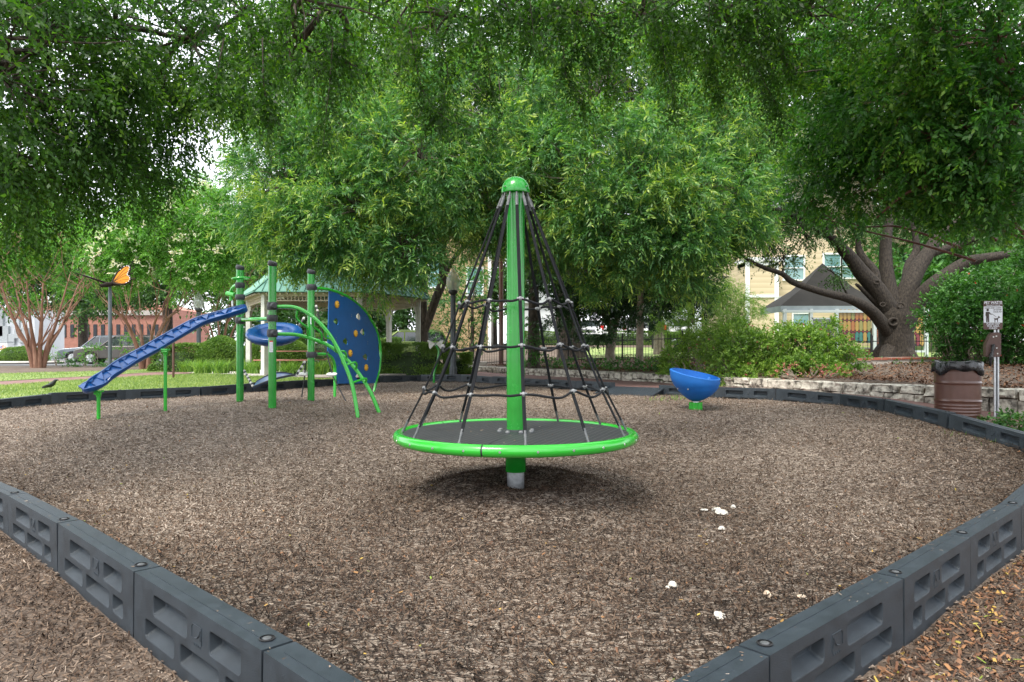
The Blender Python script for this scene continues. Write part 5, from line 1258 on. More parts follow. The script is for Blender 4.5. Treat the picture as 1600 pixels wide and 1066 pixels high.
for a, b in (((-R_, -R_), (R_, -R_)), ((R_, -R_), (R_, R_)), ((-R_, -R_), (-R_, R_))):
    m.prism([tp(a[0], a[1], eave - .24), tp(b[0], b[1], eave - .24), tp(b[0], b[1], eave + .0), tp(a[0], a[1], eave)], (0, -.012, 0), (0, .012, 0)) if a[1] == b[1] else m.prism([tp(a[0], a[1], eave - .24), tp(b[0], b[1], eave - .24), tp(b[0], b[1], eave + .0), tp(a[0], a[1], eave)], (-.012, 0, 0), (.012, 0, 0))
m.build('valance', M['canopyedge'], tn, off=tn.location)
for px in (1226, 1267, 1307, 1366, 1447):
    q = W(px, 540, D); m = MB(); m.box((q.x, D, (tz + 3.05) / 2), (.12, .12, 3.05 - tz + .1)); m.build('frame_post', M['framegrey'], tn, off=tn.location)
m = MB(); xl, xr = W(1222, 0, D).x, W(1450, 0, D).x
m.box(((xl + xr) / 2, D, 3.0), (xr - xl, .14, .10)); m.box(((W(1366, 0, D).x + xr) / 2, D + .01, 1.42), (xr - W(1366, 0, D).x, .10, .08)); m.box(((W(1267, 0, D).x + W(1307, 0, D).x) / 2, D - .01, 2.72), (1.0, .10, .06)); m.build('frame_beam', M['framegrey'], tn, off=tn.location)
m = MB(); a, b = W(1271, 0, D).x, W(1303, 0, D).x; m.box(((a + b) / 2, D + .02, 2.05), (b - a, .02, 1.3)); m.build('screen_panel', M['darkglass'], tn, off=tn.location)
GL = [pbr('amber_glass', (.36, .22, .05), rough=.2), pbr('orange_glass', (.34, .12, .03), rough=.2), pbr('lime_glass', (.24, .22, .06), rough=.2), pbr('ruby_glass', (.16, .02, .03), rough=.2), pbr('teal_glass', (.03, .16, .14), rough=.2)]
for (x0, x1, y0, y1) in ((1311, 1361, 483, 536), (1424, 1444, 483, 541)):
    a, b = W(x0, y1, D), W(x1, y0, D); m = MB(); m.box(((a.x + b.x) / 2, D + .03, (a.z + b.z) / 2), (b.x - a.x, .03, b.z - a.z)); fr_ = m.build('stained_glass_panel', M['iron'], tn, off=tn.location)
    nx_ = max(3, int((b.x - a.x) / .15)); w = (b.x - a.x) / nx_; mbs = [MB() for _ in GL]; rs = np.random.RandomState(3)
    for i in range(nx_):
        for j in range(3):
            zc = a.z + (b.z - a.z) * (j + .5) / 3; hh = (b.z - a.z) / 3; xc = a.x + w * (i + .5)
            mbs[rs.choice([0, 0, 1, 2]) if j else rs.choice([0, 4, 2, 3])].prism([Vector((xc + w * .43 * p, D, zc + hh * q)) for p, q in ((-1, -.3), (-.4, -.46), (.4, -.46), (1, -.3), (1, .3), (.4, .46), (-.4, .46), (-1, .3))], (0, .0, 0), (0, .012, 0))
            if j: mbs[3].prism([Vector((a.x + w * i + w * .3 * p, D, a.z + (b.z - a.z) * j / 3 + w * .3 * q)) for p, q in ((-1, 0), (0, -1), (1, 0), (0, 1))], (0, -.004, 0), (0, .010, 0))
    allp = MB(); mi = []
    for gi, mb in enumerate(mbs): allp.add(mb.v, mb.f); mi += [gi] * len(mb.f)
    po_ = allp.build('coloured_panes', GL[0], fr_, off=tn.location)
    for g in GL[1:]: po_.data.materials.append(g)
    po_.data.polygons.foreach_set('material_index', mi)
q = W(1376, 540, D + .6); bp_ = thing('brick_pier', (q.x, q.y, tz), 'red brick pier and low wall beside the stained glass panels', 'wall')
m = MB(); m.box((0, 0, .62), (.55, .5, 1.4)); m.build('pier', M['brick_red'], bp_); m = MB(); m.box((-.9, -.15, .22), (1.2, .3, .5)); m.build('low_wall', M['brick_red'], bp_); m = MB(); m.box((-.9, -.15, .50), (1.3, .4, .06)); m.build('wall_coping', M['concrete'], bp_)

# ------------------------------------------------------------------ buildings
def window(parent, c, w, h, ny=-1, trim=.09, off=None, glass='glass'):
    c = Vector(c) - Vector(off); m = MB()
    for dx, dz, ww, hh in ((0, h / 2 + trim / 2, w + 2 * trim, trim), (0, -h / 2 - trim / 2, w + 2.6 * trim, trim), (-w / 2 - trim / 2, 0, trim, h), (w / 2 + trim / 2, 0, trim, h), (0, 0, w, .05)):
        m.box((c.x + dx, c.y - .03, c.z + dz), (ww, .10, hh))
    f = m.build('window', M['trim'], parent); m = MB(); m.box((c.x, c.y + .0, c.z), (w, .03, h)); m.build('pane', M[glass], f); return f
D = 38.0
def wx(px, d=D): return (px - 800) * d / F
def wz(py, d=D): return EYE + (HOR - py) * d / F
yb_ = thing('yellow_house', (wx(1290), D + 4, 1.4), 'two storey yellow clapboard house with white trim behind the canopy', 'house')
lo = yb_.location
def bpart(mb, name, mt, parent=yb_, off=None, **k): return mb.build(name, mt, parent, off=(off or lo), **k)
m = MB(); x0, x1 = wx(1158), wx(1480); m.box(((x0 + x1) / 2, D + 4, 5.0), (x1 - x0, 8, 8.4)); bpart(m, 'wall', M['siding'])
m = MB(); x2 = wx(1199); m.box(((x0 - .1 + x2) / 2, D - .5, 3.55), (x2 - x0 + .1, 1.6, 5.5)); bpart(m, 'bay_wall', M['siding'])
m = MB(); m.box((x2 + .0, D - 1.32, 3.5), (.22, .05, 5.6)); m.box((x0 - .1, D - 1.32, 3.5), (.22, .05, 5.6)); m.box(((x0 + x1) / 2, D - .04, wz(466)), (x1 - x0, .08, .16)); m.box((x1, D - .05, 5), (.25, .1, 8.4)); bpart(m, 'corner_boards', M['trim'])
m = MB(); m.box(((x0 + x2) / 2, D - .55, 6.35), (x2 - x0 + .5, 1.9, .22)); m.box(((x0 + x2) / 2, D - .55, 6.15), (x2 - x0 + .2, 1.7, .2)); bpart(m, 'bay_cornice', M['trim']); m = MB(); m.box(((x0 + x2) / 2, D - 1.33, wz(466)), (x2 - x0 + .2, .08, .14)); bpart(m, 'belt_board', M['trim'])
for px, py, w, h in ((1240, 419, 1.05, 1.25), (1300, 417, .9, 1.35), (1251, 490, .85, 1.3), (1328, 417, .9, 1.2), (1420, 417, .9, 1.3)):
    f = window(yb_, (wx(px), D - (1.32 if px < 1199 else .0), wz(py)), w, h, off=lo)
m = MB(); pr = [(x0 - .5, 9.2), ((x0 + x1) / 2, 12.5), (x1 + .5, 9.2)]; m.prism([Vector((a, 0, b)) for a, b in pr], (0, D - .5, 0), (0, D + 8.5, 0)); bpart(m, 'roof', M['boxgrey'])
# tan house behind the pavilion / lamp
D2 = 42.0
th = thing('tan_house', (wx(715, D2), D2 + 4, 1.0), 'tan clapboard house half hidden behind the tree and lamp post', 'house'); lo2 = th.location
m = MB(); x0, x1 = wx(655, D2), wx(765, D2); m.box(((x0 + x1) / 2, D2 + 4, 5), (x1 - x0, 8, 9)); m.build('wall', M['siding_tan'], th, off=lo2)
m = MB(); m.box((x0, D2 - .04, 5), (.2, .08, 9)); m.box((x1, D2 - .04, 5), (.2, .08, 9)); m.build('corner_boards', M['trim'], th, off=lo2)
m = MB(); m.prism([Vector((a, 0, b)) for a, b in ((x0 - .5, 9.4), ((x0 + x1) / 2, 12), (x1 + .5, 9.4))], (0, D2 - .5, 0), (0, D2 + 8.5, 0)); m.build('roof', M['boxgrey'], th, off=lo2)
for px, py in ((682, 428), (742, 440)): window(th, (wx(px, D2), D2, wz(py, D2)), .9, 1.6, off=lo2)
# grey shed with white door seen under the central tree
D3 = 44.0
sh = thing('white_shed', (wx(846, D3), D3 + 2, 1.6), 'small white framed building seen under the tree left of the parked cars', 'shed'); lo3 = sh.location
m = MB(); m.box((wx(843, D3), D3 + 2, 3.0), (2.2, 3, 3.2)); m.build('wall', M['plywhite'], sh, off=lo3); m = MB(); m.prism([Vector((wx(843, D3) + a, 0, b)) for a, b in ((-1.4, 4.55), (0, 5.4), (1.4, 4.55))], (0, D3 + .2, 0), (0, D3 + 4, 0)); m.build('roof', M['boxgrey'], sh, off=lo3)
m = MB(); m.box((wx(845, D3), D3 + .47, 2.5), (.9, .06, 2.0)); m.build('door', M['boxgrey'], sh, off=lo3)
# brick building, left
D4 = 72.0
rb = thing('brick_building', (wx(130, D4), D4 + 5, .6), 'orange brick building with narrow dark windows at the left', 'building'); lo4 = rb.location
x0, x1 = wx(60, D4), wx(262, D4); m = MB(); m.box(((x0 + x1) / 2, D4 + 5, wz(482, D4) / 2), (x1 - x0, 10, wz(482, D4))); m.build('wall', M['brick_far'], rb, off=lo4)
m = MB(); m.prism([Vector((a, 0, b)) for a, b in ((x0, wz(482, D4)), (wx(140, D4), wz(452, D4)), (x1, wz(482, D4)))], (0, D4 + .02, 0), (0, D4 + 10, 0)); m.build('gable', M['brick_far'], rb, off=lo4)
m = MB(); m.box(((x0 + x1) / 2, D4 - .1, wz(489, D4)), (x1 - x0, .3, .5)); m.build('stone_band', M['concrete'], rb, off=lo4)
for k in range(13):
    m = MB(); x = wx(101 + k * 12, D4); m.box((x, D4 - .02, wz(517, D4)), (.36, .10, 1.35)); m.build('window', M['darkglass'], rb, off=lo4)
# white building with utility boxes
D5 = 60.0
wb_ = thing('white_building', (wx(20, D5), D5 + 4, .6), 'white stucco building with grey utility boxes at the left edge', 'building'); lo5 = wb_.location
x0, x1 = wx(-130, D5), wx(54, D5); m = MB(); m.box(((x0 + x1) / 2, D5 + 2, 2.6), (x1 - x0, 4, 5.2)); m.build('wall', M['plywhite'], wb_, off=lo5)
for px, py, w, h in ((8, 522, .9, 1.4), (20, 530, .6, .9), (31, 522, .7, .8), (39, 524, .85, 1.3), (3, 508, .5, 2.0)):
    m = MB(); m.box((wx(px, D5), D5 - .12, wz(py, D5)), (w, .25, h)); m.build('utility_box', M['boxgrey'], wb_, off=lo5, bevel=.02)
m = MB(); m.tube([(wx(6, D5), D5 - .08, wz(515, D5)), (wx(6, D5), D5 - .08, 6.5)], .05, 6); m.tube([(wx(31, D5), D5 - .08, wz(515, D5)), (wx(31, D5), D5 - .08, 6.5)], .05, 6); m.build('conduits', M['boxgrey'], wb_, off=lo5)
db = thing('drop_box', (wx(8.5, 56), 56, .65), 'white parcel drop box standing before the white building', 'drop box'); m = MB(); m.box((0, 0, .75), (.85, .7, 1.55)); bx_ = m.build('cabinet', M['trim'], db, bevel=.03)
tm = Matrix.Translation((0, -.355, 1.15)) @ Matrix.Rotation(R(90), 4, 'X'); text('Fed', .34, 0, 0, pbr('purple_letters', (.09, .03, .25), rough=.5), bx_, 'RIGHT', tm, bold=.006); text('Ex', .34, 0, 0, pbr('orange_letters', (.75, .16, .03), rough=.5), bx_, 'LEFT', tm, bold=.006)
m = MB(); m.box((0, -.02, 1.56), (.9, .76, .08)); m.build('lid', M['boxgrey'], db)
yr = thing('yellow_railing', (wx(-10, 50), 50, .64), 'yellow pipe railing at the edge of the parking lot', 'railing'); m = MB()
for z in (.95, 1.7 - .35 - .95 + .55): m.tube([(-6, 0, z * 1.0), (wx(52, 50) - wx(-10, 50), 0, z)], .09 if z < .8 else .05, 8)
for k in range(5): m.tube([(wx(52, 50) - wx(-10, 50) - k * 1.3 * (1 if k else 0) - (0 if k else .0), 0, -.05), (wx(52, 50) - wx(-10, 50) - k * 1.3, 0, 1.0)], .06, 8)
m.build('rail_pipes', M['railyellow'], yr, smooth=True); m = MB(); m.box((-1.5, .1, .12), (9, .2, .34)); m.build('kerb_wall', M['concrete'], yr)
pl = thing('parking_island', (wx(30, 44), 44, .64), 'planted kerb island with low green ground cover in the parking lot', 'kerb island'); m = MB(); m.lathe([(0, .0), (2.4, 0), (2.5, .1), (2.4, .16), (0, .18)], 30); m.build('island_kerb', M['concrete'], pl)

# ------------------------------------------------------------------ cars
def car(loc, rz, paint, label, L=4.7, H=1.72, Wd=1.86, group='parked cars', hatch=True, van=False):
    t = thing('parked_car', loc, label, 'car', group, rz); xr, xf = -L / 2, L / 2
    ra = .37
    wxs = (xr + .88, xf - .92)
    low = [(xf, .34), (xf + .02, .62), (xf - .05, .86), (xf - .35, .97), (L * .22, 1.06), (L * .13, 1.10), (-L * .3, 1.12), (xr + .12, 1.10), (xr + .02, .95), (xr, .35)]
    for cx in wxs[::1]:
        pass
    bott = []
    for cx in (wxs[0], wxs[1]):
        bott += [(cx + (ra + .06) * math.cos(a), max(.33 + (ra + .06) * math.sin(a), .26)) for a in np.linspace(PI, 0, 12)]
    poly = [(x, z) for x, z in low] + [(xr + .1, .26)] + bott + [(xf - .1, .26)]
    m = MB(); m.prism([Vector((x, 0, z)) for x, z in poly], (0, -Wd / 2, 0), (0, Wd / 2, 0)); body = m.build('body', paint, t, bevel=.06, seg=3)
    x_b0, x_b1 = xr + .10, L * .20; x_r0, x_r1 = xr + (.35 if hatch else .9), L * .03; wb2, wr2 = Wd / 2 - .05, Wd / 2 - .26
    def hexa(a0, a1, b0, b1, z0, z1, w0, w1): return [(a0, -w0, z0), (a1, -w0, z0), (a1, w0, z0), (a0, w0, z0), (b0, -w1, z1), (b1, -w1, z1), (b1, w1, z1), (b0, w1, z1)], [(0, 3, 2, 1), (4, 5, 6, 7), (0, 1, 5, 4), (1, 2, 6, 5), (2, 3, 7, 6), (3, 0, 4, 7)]
    m = MB(); m.add(*hexa(x_b0 + .02, x_b1 - .02, x_r0, x_r1, 1.06, H - .05, wb2 - .01, wr2)); m.build('windows', M['darkglass'], t, bevel=.03)
    m = MB(); m.add(*hexa(x_r0 - .03, x_r1 + .05, x_r0 + .06, x_r1 - .08, H - .075, H, wr2 + .02, wr2 - .06)); m.build('roof', paint, t, bevel=.025)
    m = MB()
    for s in (-1, 1):
        for (a, b) in ((x_b1, x_r1 + .02), (x_b0, x_r0 - .02), (-.12, -.16), (-L * .27, -L * .25)): m.tube([(a, s * (wb2), 1.06), (b, s * (wr2 + .01), H - .04)], .035, 4)
        m.tube([(x_r0 + .1, s * (wr2 - .02), H + .03), (x_r1 - .1, s * (wr2 - .02), H + .03)], .018, 6)
    m.build('pillars', paint, t)
    for s in (-1, 1):
        for cx in wxs:
            mt = Matrix.Rotation(R(90), 3, 'X'); m = MB(); m.lathe([(.2, -.11), (ra - .04, -.11), (ra, -.06), (ra, .06), (ra - .04, .11), (.2, .11)], 24, (cx, s * (Wd / 2 - .13), .36), mt); w_ = m.build('wheel', M['tyre'], t, smooth=True)
            m = MB(); m.lathe([(0, .07), (.22, .07), (.25, .115), (.22, .12)], 20, (cx, s * (Wd / 2 - .13), .36), mt if s < 0 else Matrix.Rotation(R(-90), 3, 'X'))
            for k in range(5): a = k * 2 * PI / 5; m.tube([(cx, s * (Wd / 2 - .015), .36), (cx + .23 * math.cos(a), s * (Wd / 2 - .015), .36 + .23 * math.sin(a))], .03, 5)
            m.build('rim', M['galv'], w_)
        m = MB(); m.tube([(xf - .42, s * (Wd / 2 - .12), .83), (xf - .22, s * (Wd / 2 - .16), .80), (xf - .03, s * (Wd / 2 - .32), .76)], [.07, .12, .09], 10); m.build('headlight', M['lens'], t, smooth=True)
        m = MB(); m.box((xr + .03, s * (Wd / 2 - .16), .95), (.12, .22, .32)); m.build('tail_light', M['red'], t, bevel=.02)
        m = MB(); m.tube([(L * .15, s * (Wd / 2 + .0), 1.08), (L * .14, s * (Wd / 2 + .17), 1.12)], [.06, .1], 8); m.build('wing_mirror', paint, t, smooth=True)
    m = MB(); m.box((xf - .005, 0, .72), (.08, .9, .24)); g_ = m.build('grille', M['darkglass'], t, bevel=.02); m = MB()
    for z in (.64, .70, .76, .82): m.tube([(xf + .04, -.44, z), (xf + .04, .44, z)], .012, 5)
    m.build('grille_bars', M['galv'], g_); m = MB(); m.box((xf - .02, 0, .42), (.12, Wd - .2, .16)); m.box((xr + .02, 0, .45), (.12, Wd - .15, .2)); m.build('bumper', M['lamp_grey'], t, bevel=.03)
    m = MB(); 
    for s in (-1, 1):
        for x in (-.14, .98, -1.1): m.box((x, s * (Wd / 2 - .001), .72), (.012, .01, .72))
    m.build('door_seams', M['tyre'], t)
    return t
def paint(n, c, r=.28, me=.35): return pbr(n, c, rough=r, metal=me, coat=.35)
PS, PBZ, PW, PG, PK = paint('silver_blue_paint', (.17, .20, .23)), paint('bronze_grey_paint', (.085, .076, .07)), paint('white_car_paint', (.78, .79, .80), .3, 0), paint('olive_green_paint', (.10, .15, .02)), paint('dark_car_paint', (.03, .035, .05))
def gcar(px, d, rz, p, lab, **k):
    x = (px - 800) * d / F; return car((x, d, zg(x, d) + .04), R(rz), p, lab, **k)
gcar(190, 43.0, 180 + 14, PBZ, 'bronze grey SUV parked nose left beside the reddish tree', L=4.8, H=1.76)
gcar(158, 47.5, 180 + 14, PS, 'silver blue SUV parked just behind the bronze one', L=4.8, H=1.84)
gcar(624, 31.5, 180 + 16, PG, 'olive green car seen under the pavilion roof edge', L=4.4, H=1.6)
for i, (px, p, lab) in enumerate(((838, PW, 'white car farthest left of the row behind the iron fence'), (866, PW, 'white hatchback half hidden behind the ropes and thick trunk'), (921, PW, 'white SUV just left of the forked holly trunk'), (958, PW, 'white SUV with red tail light behind the forked holly trunk'), (990, PW, 'white car between the forked trunk and the straight trunk'), (1018, PK, 'dark car with red light right of the straight trunk'), (1062, PW, 'white car behind the small feathery tree'))):
    gcar(px, 50, (70 if i % 2 else -110) + 12, p, lab, L=4.5, H=1.62)
# black patio umbrella folded + green bin seen through the shrubs
q = W(1020, 555, 40); um = thing('garden_lamp', (q.x, q.y, zg(q.x, q.y)), 'black lantern post with a peaked hood between the tree trunks', 'lantern')
m = MB(); m.tube([(0, 0, 0), (0, 0, 1.7)], .05, 8); m.build('lantern_post', M['iron'], um); m = MB(); m.lathe([(.18, 1.65), (.30, 2.1), (.62, 2.12), (.45, 2.3), (.15, 2.5), (.05, 2.75), (0, 2.8)], 8); m.build('lantern_hood', M['iron'], um)
# ------------------------------------------------------------------ vegetation
def unit(v): return v / np.maximum(np.linalg.norm(v, axis=-1, keepdims=True), 1e-9)
def rsph(r, n): return unit(r.randn(n, 3))
def leaves(name, base, dirs, per, tl, L, Wd, m, parent, r, droop=.3, ang=.85, off=None, jl=.35, tip=.25, flat=.5, gv=None):
    """twigs with alternating leaves; one folded four sided face per leaf"""
    n = len(base); k = np.arange(per); s = (k + .6) / per
    tls = tl * (.6 + .8 * r.rand(n))[:, None]
    sd = unit(np.cross(dirs, rsph(r, n)))
    pos = base[:, None, :] + dirs[:, None, :] * (tls * s[None])[:, :, None]; pos[:, :, 2] -= droop * tls * s[None] ** 2
    tan = np.repeat(dirs[:, None, :], per, 1).copy(); tan[:, :, 2] -= 2 * droop * s[None]; tan = unit(tan)
    sg = np.where(k % 2 == 0, 1.0, -1.0)[None, :, None]
    a = ang * (.6 + .7 * r.rand(n, per, 1))
    ld = tan * np.cos(a) + sd[:, None, :] * np.sin(a) * sg + r.randn(n, per, 3) * .16
    ld[:, :, 2] -= droop * .45; ld = unit(ld).reshape(-1, 3); pos = pos.reshape(-1, 3) ; N_ = len(pos)
    up = np.array([0, 0, 1.0]) * (1 - flat) + 0; nn = rsph(r, N_) * (1 - flat) * 1.3 + np.array([0, 0, 1.0]) * flat
    nn = unit(nn - ld * (nn * ld).sum(1, keepdims=True)); w = np.cross(ld, nn)
    l = (L * (1 - jl + 2 * jl * r.rand(N_)))[:, None]; ww = (Wd * (.75 + .5 * r.rand(N_)))[:, None]
    p0 = pos; tipp = p0 + ld * l - nn * l * .10; m1 = p0 + ld * l * .45 + w * ww / 2 + nn * l * .05; m2 = p0 + ld * l * .45 - w * ww / 2 + nn * l * .05
    v = np.stack([p0, m1, tipp, m2], 1).reshape(-1, 3)
    if off is not None: v = v - np.array(off)
    q = np.arange(N_ * 4).reshape(-1, 4)
    gv = r.rand(n) if gv is None else gv
    rv = (gv[:, None] * .30 + r.rand(n)[:, None] * .20 + r.rand(n, per) * .25 + tip * s[None] ** 2).reshape(-1)
    return raw_mesh(name, v, q, m, parent, False, np.clip(rv, 0, 1))

def clumps(blobs, npc, r, lo=.35):
    """blobs: (centre, radius or (rx,ry,rz)); returns clump centres with outward directions"""
    C, D_ = [], []
    for c, rad in blobs:
        rad = np.array(rad if hasattr(rad, '__len__') else (rad, rad, rad), float); k = max(3, int(npc * (rad.prod()) ** .55)); u = rsph(r, k)
        C.append(np.array(c) + u * rad * (lo + (1 - lo) * r.rand(k, 1) ** .5)); D_.append(u)
    return np.concatenate(C), np.concatenate(D_)

def crown(name, blobs, npc, tw, per, tl, L, Wd, m, parent, seed, rc=.35, droop=.3, off=None, **k):
    r = np.random.RandomState(seed); C, U = clumps(blobs, npc, r, k.pop('lo', .35)); n = len(C)
    g = rsph(r, n * tw); cc = np.repeat(C, tw, 0); uu = np.repeat(U, tw, 0); rs_ = np.repeat(rc * (.5 + .9 * r.rand(n)), tw)[:, None]
    base = cc + g * rs_ * r.rand(n * tw, 1) ** .5 * np.array([1, 1, .75]); d = unit(uu * .55 + g * .75 + r.randn(n * tw, 3) * .25 + np.array([0, 0, -.15 * droop * 2]))
    o = leaves(name, base, d, per, tl, L, Wd, m, parent, r, droop=droop, off=off, gv=np.repeat(r.rand(n) ** 1.2, tw), **k); return o, C

def twigs(mb, C, cen, r, r0=.010, dist=None):
    cen = np.array([list(c) for c in cen])
    for c in C:
        k = np.argmin(((cen - c) ** 2).sum(1)); a = Vector(cen[k]); b = Vector(c); L_ = (b - a).length
        if L_ < .05: continue
        mb.tube([a, a.lerp(b, .5) + Vector(r.randn(3) * .08 * L_), b], [r0, r0 * .6, r0 * .2], 3, cap=False)

def limbs(mb, start, targets, r0, r, curl=.25, rt=.012, n=7):
    for t in targets:
        a, b = Vector(start), Vector(t); L_ = (b - a).length
        mid1 = a.lerp(b, .33) + Vector((r.randn(), r.randn(), abs(r.randn()) * .8)) * L_ * .10 * curl * 3; mid2 = a.lerp(b, .68) + Vector((r.randn(), r.randn(), r.randn() * .6)) * L_ * .09 * curl * 3
        mb.tube(catmull([a, mid1, mid2, b], n), [r0, r0 * .62, rt], 7)

def tree(name, loc, label, cat='tree', group=None, **kw):
    return thing(name, loc, label, cat, group)

def PB_(lst): return [(np.array(W(x, y, d)), r_) for (x, y, d, r_) in lst]

# --- central narrow leaved tree
q = W(664, 575, 26.0); z = zg(q.x, q.y); ct = tree('broad_tree', (q.x, q.y, z), 'large light green tree with narrow drooping leaves behind the spinner')
off = ct.location
CB = PB_([(455, 300, 15.5, 1.45), (470, 235, 17, 1.5), (492, 368, 15.3, .95), (455, 365, 15.8, .9), (560, 330, 15, 1.4), (628, 385, 14.8, .75), (590, 412, 15.2, .6), (560, 220, 16, 1.6), (660, 250, 15, 1.5), (610, 330, 17, 1.3),
          (480, 150, 19, 1.9), (440, 130, 20, 1.5), (560, 100, 21, 2.0), (640, 120, 19, 2.2), (700, 180, 21, 2.2), (860, 130, 21, 2.2), (1000, 170, 20, 2.0), (740, 260, 19, 1.6), (520, 260, 18, 1.6), (1060, 240, 18, 1.5), (780, 190, 16, 1.8), (750, 290, 15.5, 1.2), (820, 280, 16, 1.4), (790, 60, 20, 2.4), (930, 160, 17, 2.0), (900, 280, 15, 1.5), (880, 350, 15.5, 1.0), (960, 360, 15, 1.15), (1000, 290, 15, 1.6), (1050, 370, 15.2, 1.1), (1070, 405, 15.6, .75),
          (1090, 300, 15.5, 1.4), (1110, 215, 17, 1.6), (1130, 330, 16, 1.0), (1185, 270, 16.5, .75), (1060, 100, 20, 2.3), (960, 40, 22, 2.6), (720, 350, 24, 1.1), (765, 330, 20, 1.0), (540, 60, 23, 2.4), (1150, 150, 21, 1.8), (930, 420, 16, .5)])
r = np.random.RandomState(21)
_, CC = crown('foliage', CB, 24, 25, 12, .34, .125, .030, M['willow'], ct, 21, rc=.38, droop=.22, off=off, ang=.8, tip=.38, lo=.7)
m = MB(); m.tube(catmull([(q.x, q.y, z - .2), W(662, 520, 26), W(660, 450, 25.8), W(662, 380, 24), W(655, 300, 21)], 6), [.22, .17, .16, .14, .1], 12)
m.tube(catmull([W(663, 520, 26), W(680, 470, 25.8), W(692, 435, 25.6), W(692, 380, 24), W(720, 330, 22)], 6), [.14, .16, .17, .13, .07], 10)
m.tube(catmull([W(692, 435, 25.6), W(712, 400, 25.4), W(738, 375, 24), W(780, 350, 22)], 6), [.10, .09, .07, .04], 8)
m.tube(catmull([W(692, 400, 24.5), W(670, 370, 23), W(640, 350, 21), W(600, 330, 18.5)], 6), [.09, .08, .06, .04], 8)
m.build('trunk', M['bark'], ct, smooth=True, off=off)
m = MB(); st_ = W(680, 340, 21.5)
limbs(m, st_, [Vector(c) for c, _ in CB], .085, r); 
for c, rr_ in CB:
    limbs(m, Vector(c), [Vector(c + rsph(r, 1)[0] * rr_ * .8) for _ in range(5)], .022, r, rt=.004, n=4)
twigs(m, CC, [c for c, _ in CB], r, .014)
m.build('branches', M['bark'], ct, smooth=True, off=off)

# --- dark holly trees with forked trunk right of the spinner
q = W(955, 577, 21.5); z = zg(q.x, q.y); ht = tree('holly_tree', (q.x, q.y, z), 'dark leaved tree with a pale forked trunk behind the iron fence rail', group='dark evergreen trees right of the spinner'); off = ht.location
HB = PB_([(900, 450, 21.5, 1.1), (960, 440, 21, 1.2), (930, 490, 21, .8), (880, 500, 22, .6), (1000, 480, 21.3, .8), (900, 380, 23, 1.5), (1000, 390, 23, 1.5), (860, 420, 22, 1.0)])
crown('foliage', HB, 26, 22, 9, .22, .085, .045, M['holly'], ht, 31, rc=.26, droop=.2, off=off)
m = MB(); m.tube(catmull([(q.x, q.y, z - .1), W(953, 550, 21.5), W(957, 520, 21.5), W(948, 498, 21.4), W(930, 470, 21.2)], 5), [.20, .15, .14, .10, .05], 12); m.tube(catmull([W(957, 520, 21.5), W(966, 495, 21.4), W(980, 460, 21.2)], 5), [.12, .09, .05], 10)
for c, rr_ in HB: limbs(m, W(957, 495, 21.4), [Vector(c)], .04, r)
m.build('trunk', M['palebark'], ht, smooth=True, off=off)
q = W(999, 572, 19.5); z = zg(q.x, q.y); h2 = tree('holly_tree', (q.x, q.y, z), 'tree with a straight single grey trunk right of the forked one', group='dark evergreen trees right of the spinner'); off = h2.location
HB = PB_([(1010, 460, 19.5, .8), (1060, 470, 19.6, .7), (1035, 430, 20, 1.0), (980, 430, 20, .9), (1100, 455, 20, .55)])
crown('foliage', HB, 26, 22, 9, .22, .08, .04, M['holly'], h2, 32, rc=.26, droop=.25, off=off)
m = MB(); m.tube([(q.x, q.y, z - .1), W(1000, 500, 19.5), W(1001, 430, 19.6)], [.11, .10, .08], 12)
for c, rr_ in HB: limbs(m, W(1001, 450, 19.6), [Vector(c)], .03, r)
m.build('trunk', M['palebark'], h2, smooth=True, off=off)
# other trunks carrying crowns lost in the central mass
def simple_tree(name, px, d, rad, topy, blobs, mleaf, mbark, label, seed, lean=0, tw=18, npc=14, per=9, L=.09, Wd=.04, tl=.28, rc=.35, group=None, droop=.3, fork=None, off_z=0, **kw):
    q = W(px, 550, d); z = zg(q.x, q.y); t = tree(name, (q.x, q.y, z), label, group=group); off = t.location
    B_ = PB_(blobs); crown('foliage', B_, npc, tw, per, tl, L, Wd, mleaf, t, seed, rc=rc, droop=droop, off=off, **kw)
    top = W(px + lean, topy, d); m = MB(); m.tube(catmull([(q.x, q.y, z - .2), (q.x, q.y, z + .25), Vector((q.x, q.y, z)).lerp(top, .5), top], 5), [rad * 1.35, rad * 1.05, rad * .9, rad * .65], 12)
    for c, rr_ in B_: limbs(m, top, [Vector(c)], rad * .42, r); limbs(m, Vector(c), [Vector(c + rsph(r, 1)[0] * rr_ * .8) for _ in range(3)], .02, r, rt=.005, n=4)
    m.build('trunk', mbark, t, smooth=True, off=off); return t
simple_tree('ivy_covered_tree', 834, 23.0, .21, 380, [(830, 300, 23, 1.6), (870, 330, 22.5, 1.2), (800, 340, 23, 1.2)], M['holly'], M['bark'], 'tree with a dark ivy clad trunk directly right of the spinner mast', 41)
iv = [(np.array(W(826 + (i % 3) * 9, 566 - i * 7, 22.75)), .14) for i in range(10)]
ob = [o for o in bpy.data.objects if o.name.startswith('ivy_covered_tree')][0]
crown('ivy', iv, 90, 8, 4, .06, .06, .05, M['ivy'], ob, 42, rc=.10, off=ob.location)
simple_tree('old_leaning_tree', 893, 27.5, .55, 440, [(880, 400, 27, 1.8), (930, 380, 28, 1.8)], M['farleaf'], M['bark'], 'thick dark leaning trunk behind the ropes and the iron fence', 43, lean=-12)
simple_tree('grey_trunk_tree', 1030, 30, .24, 480, [(1040, 440, 30, 1.6), (1010, 420, 30, 1.7), (1090, 430, 31, 1.3)], M['farleaf'], M['palebark'], 'grey trunk tree between the lantern post and the feathery tree', 44)
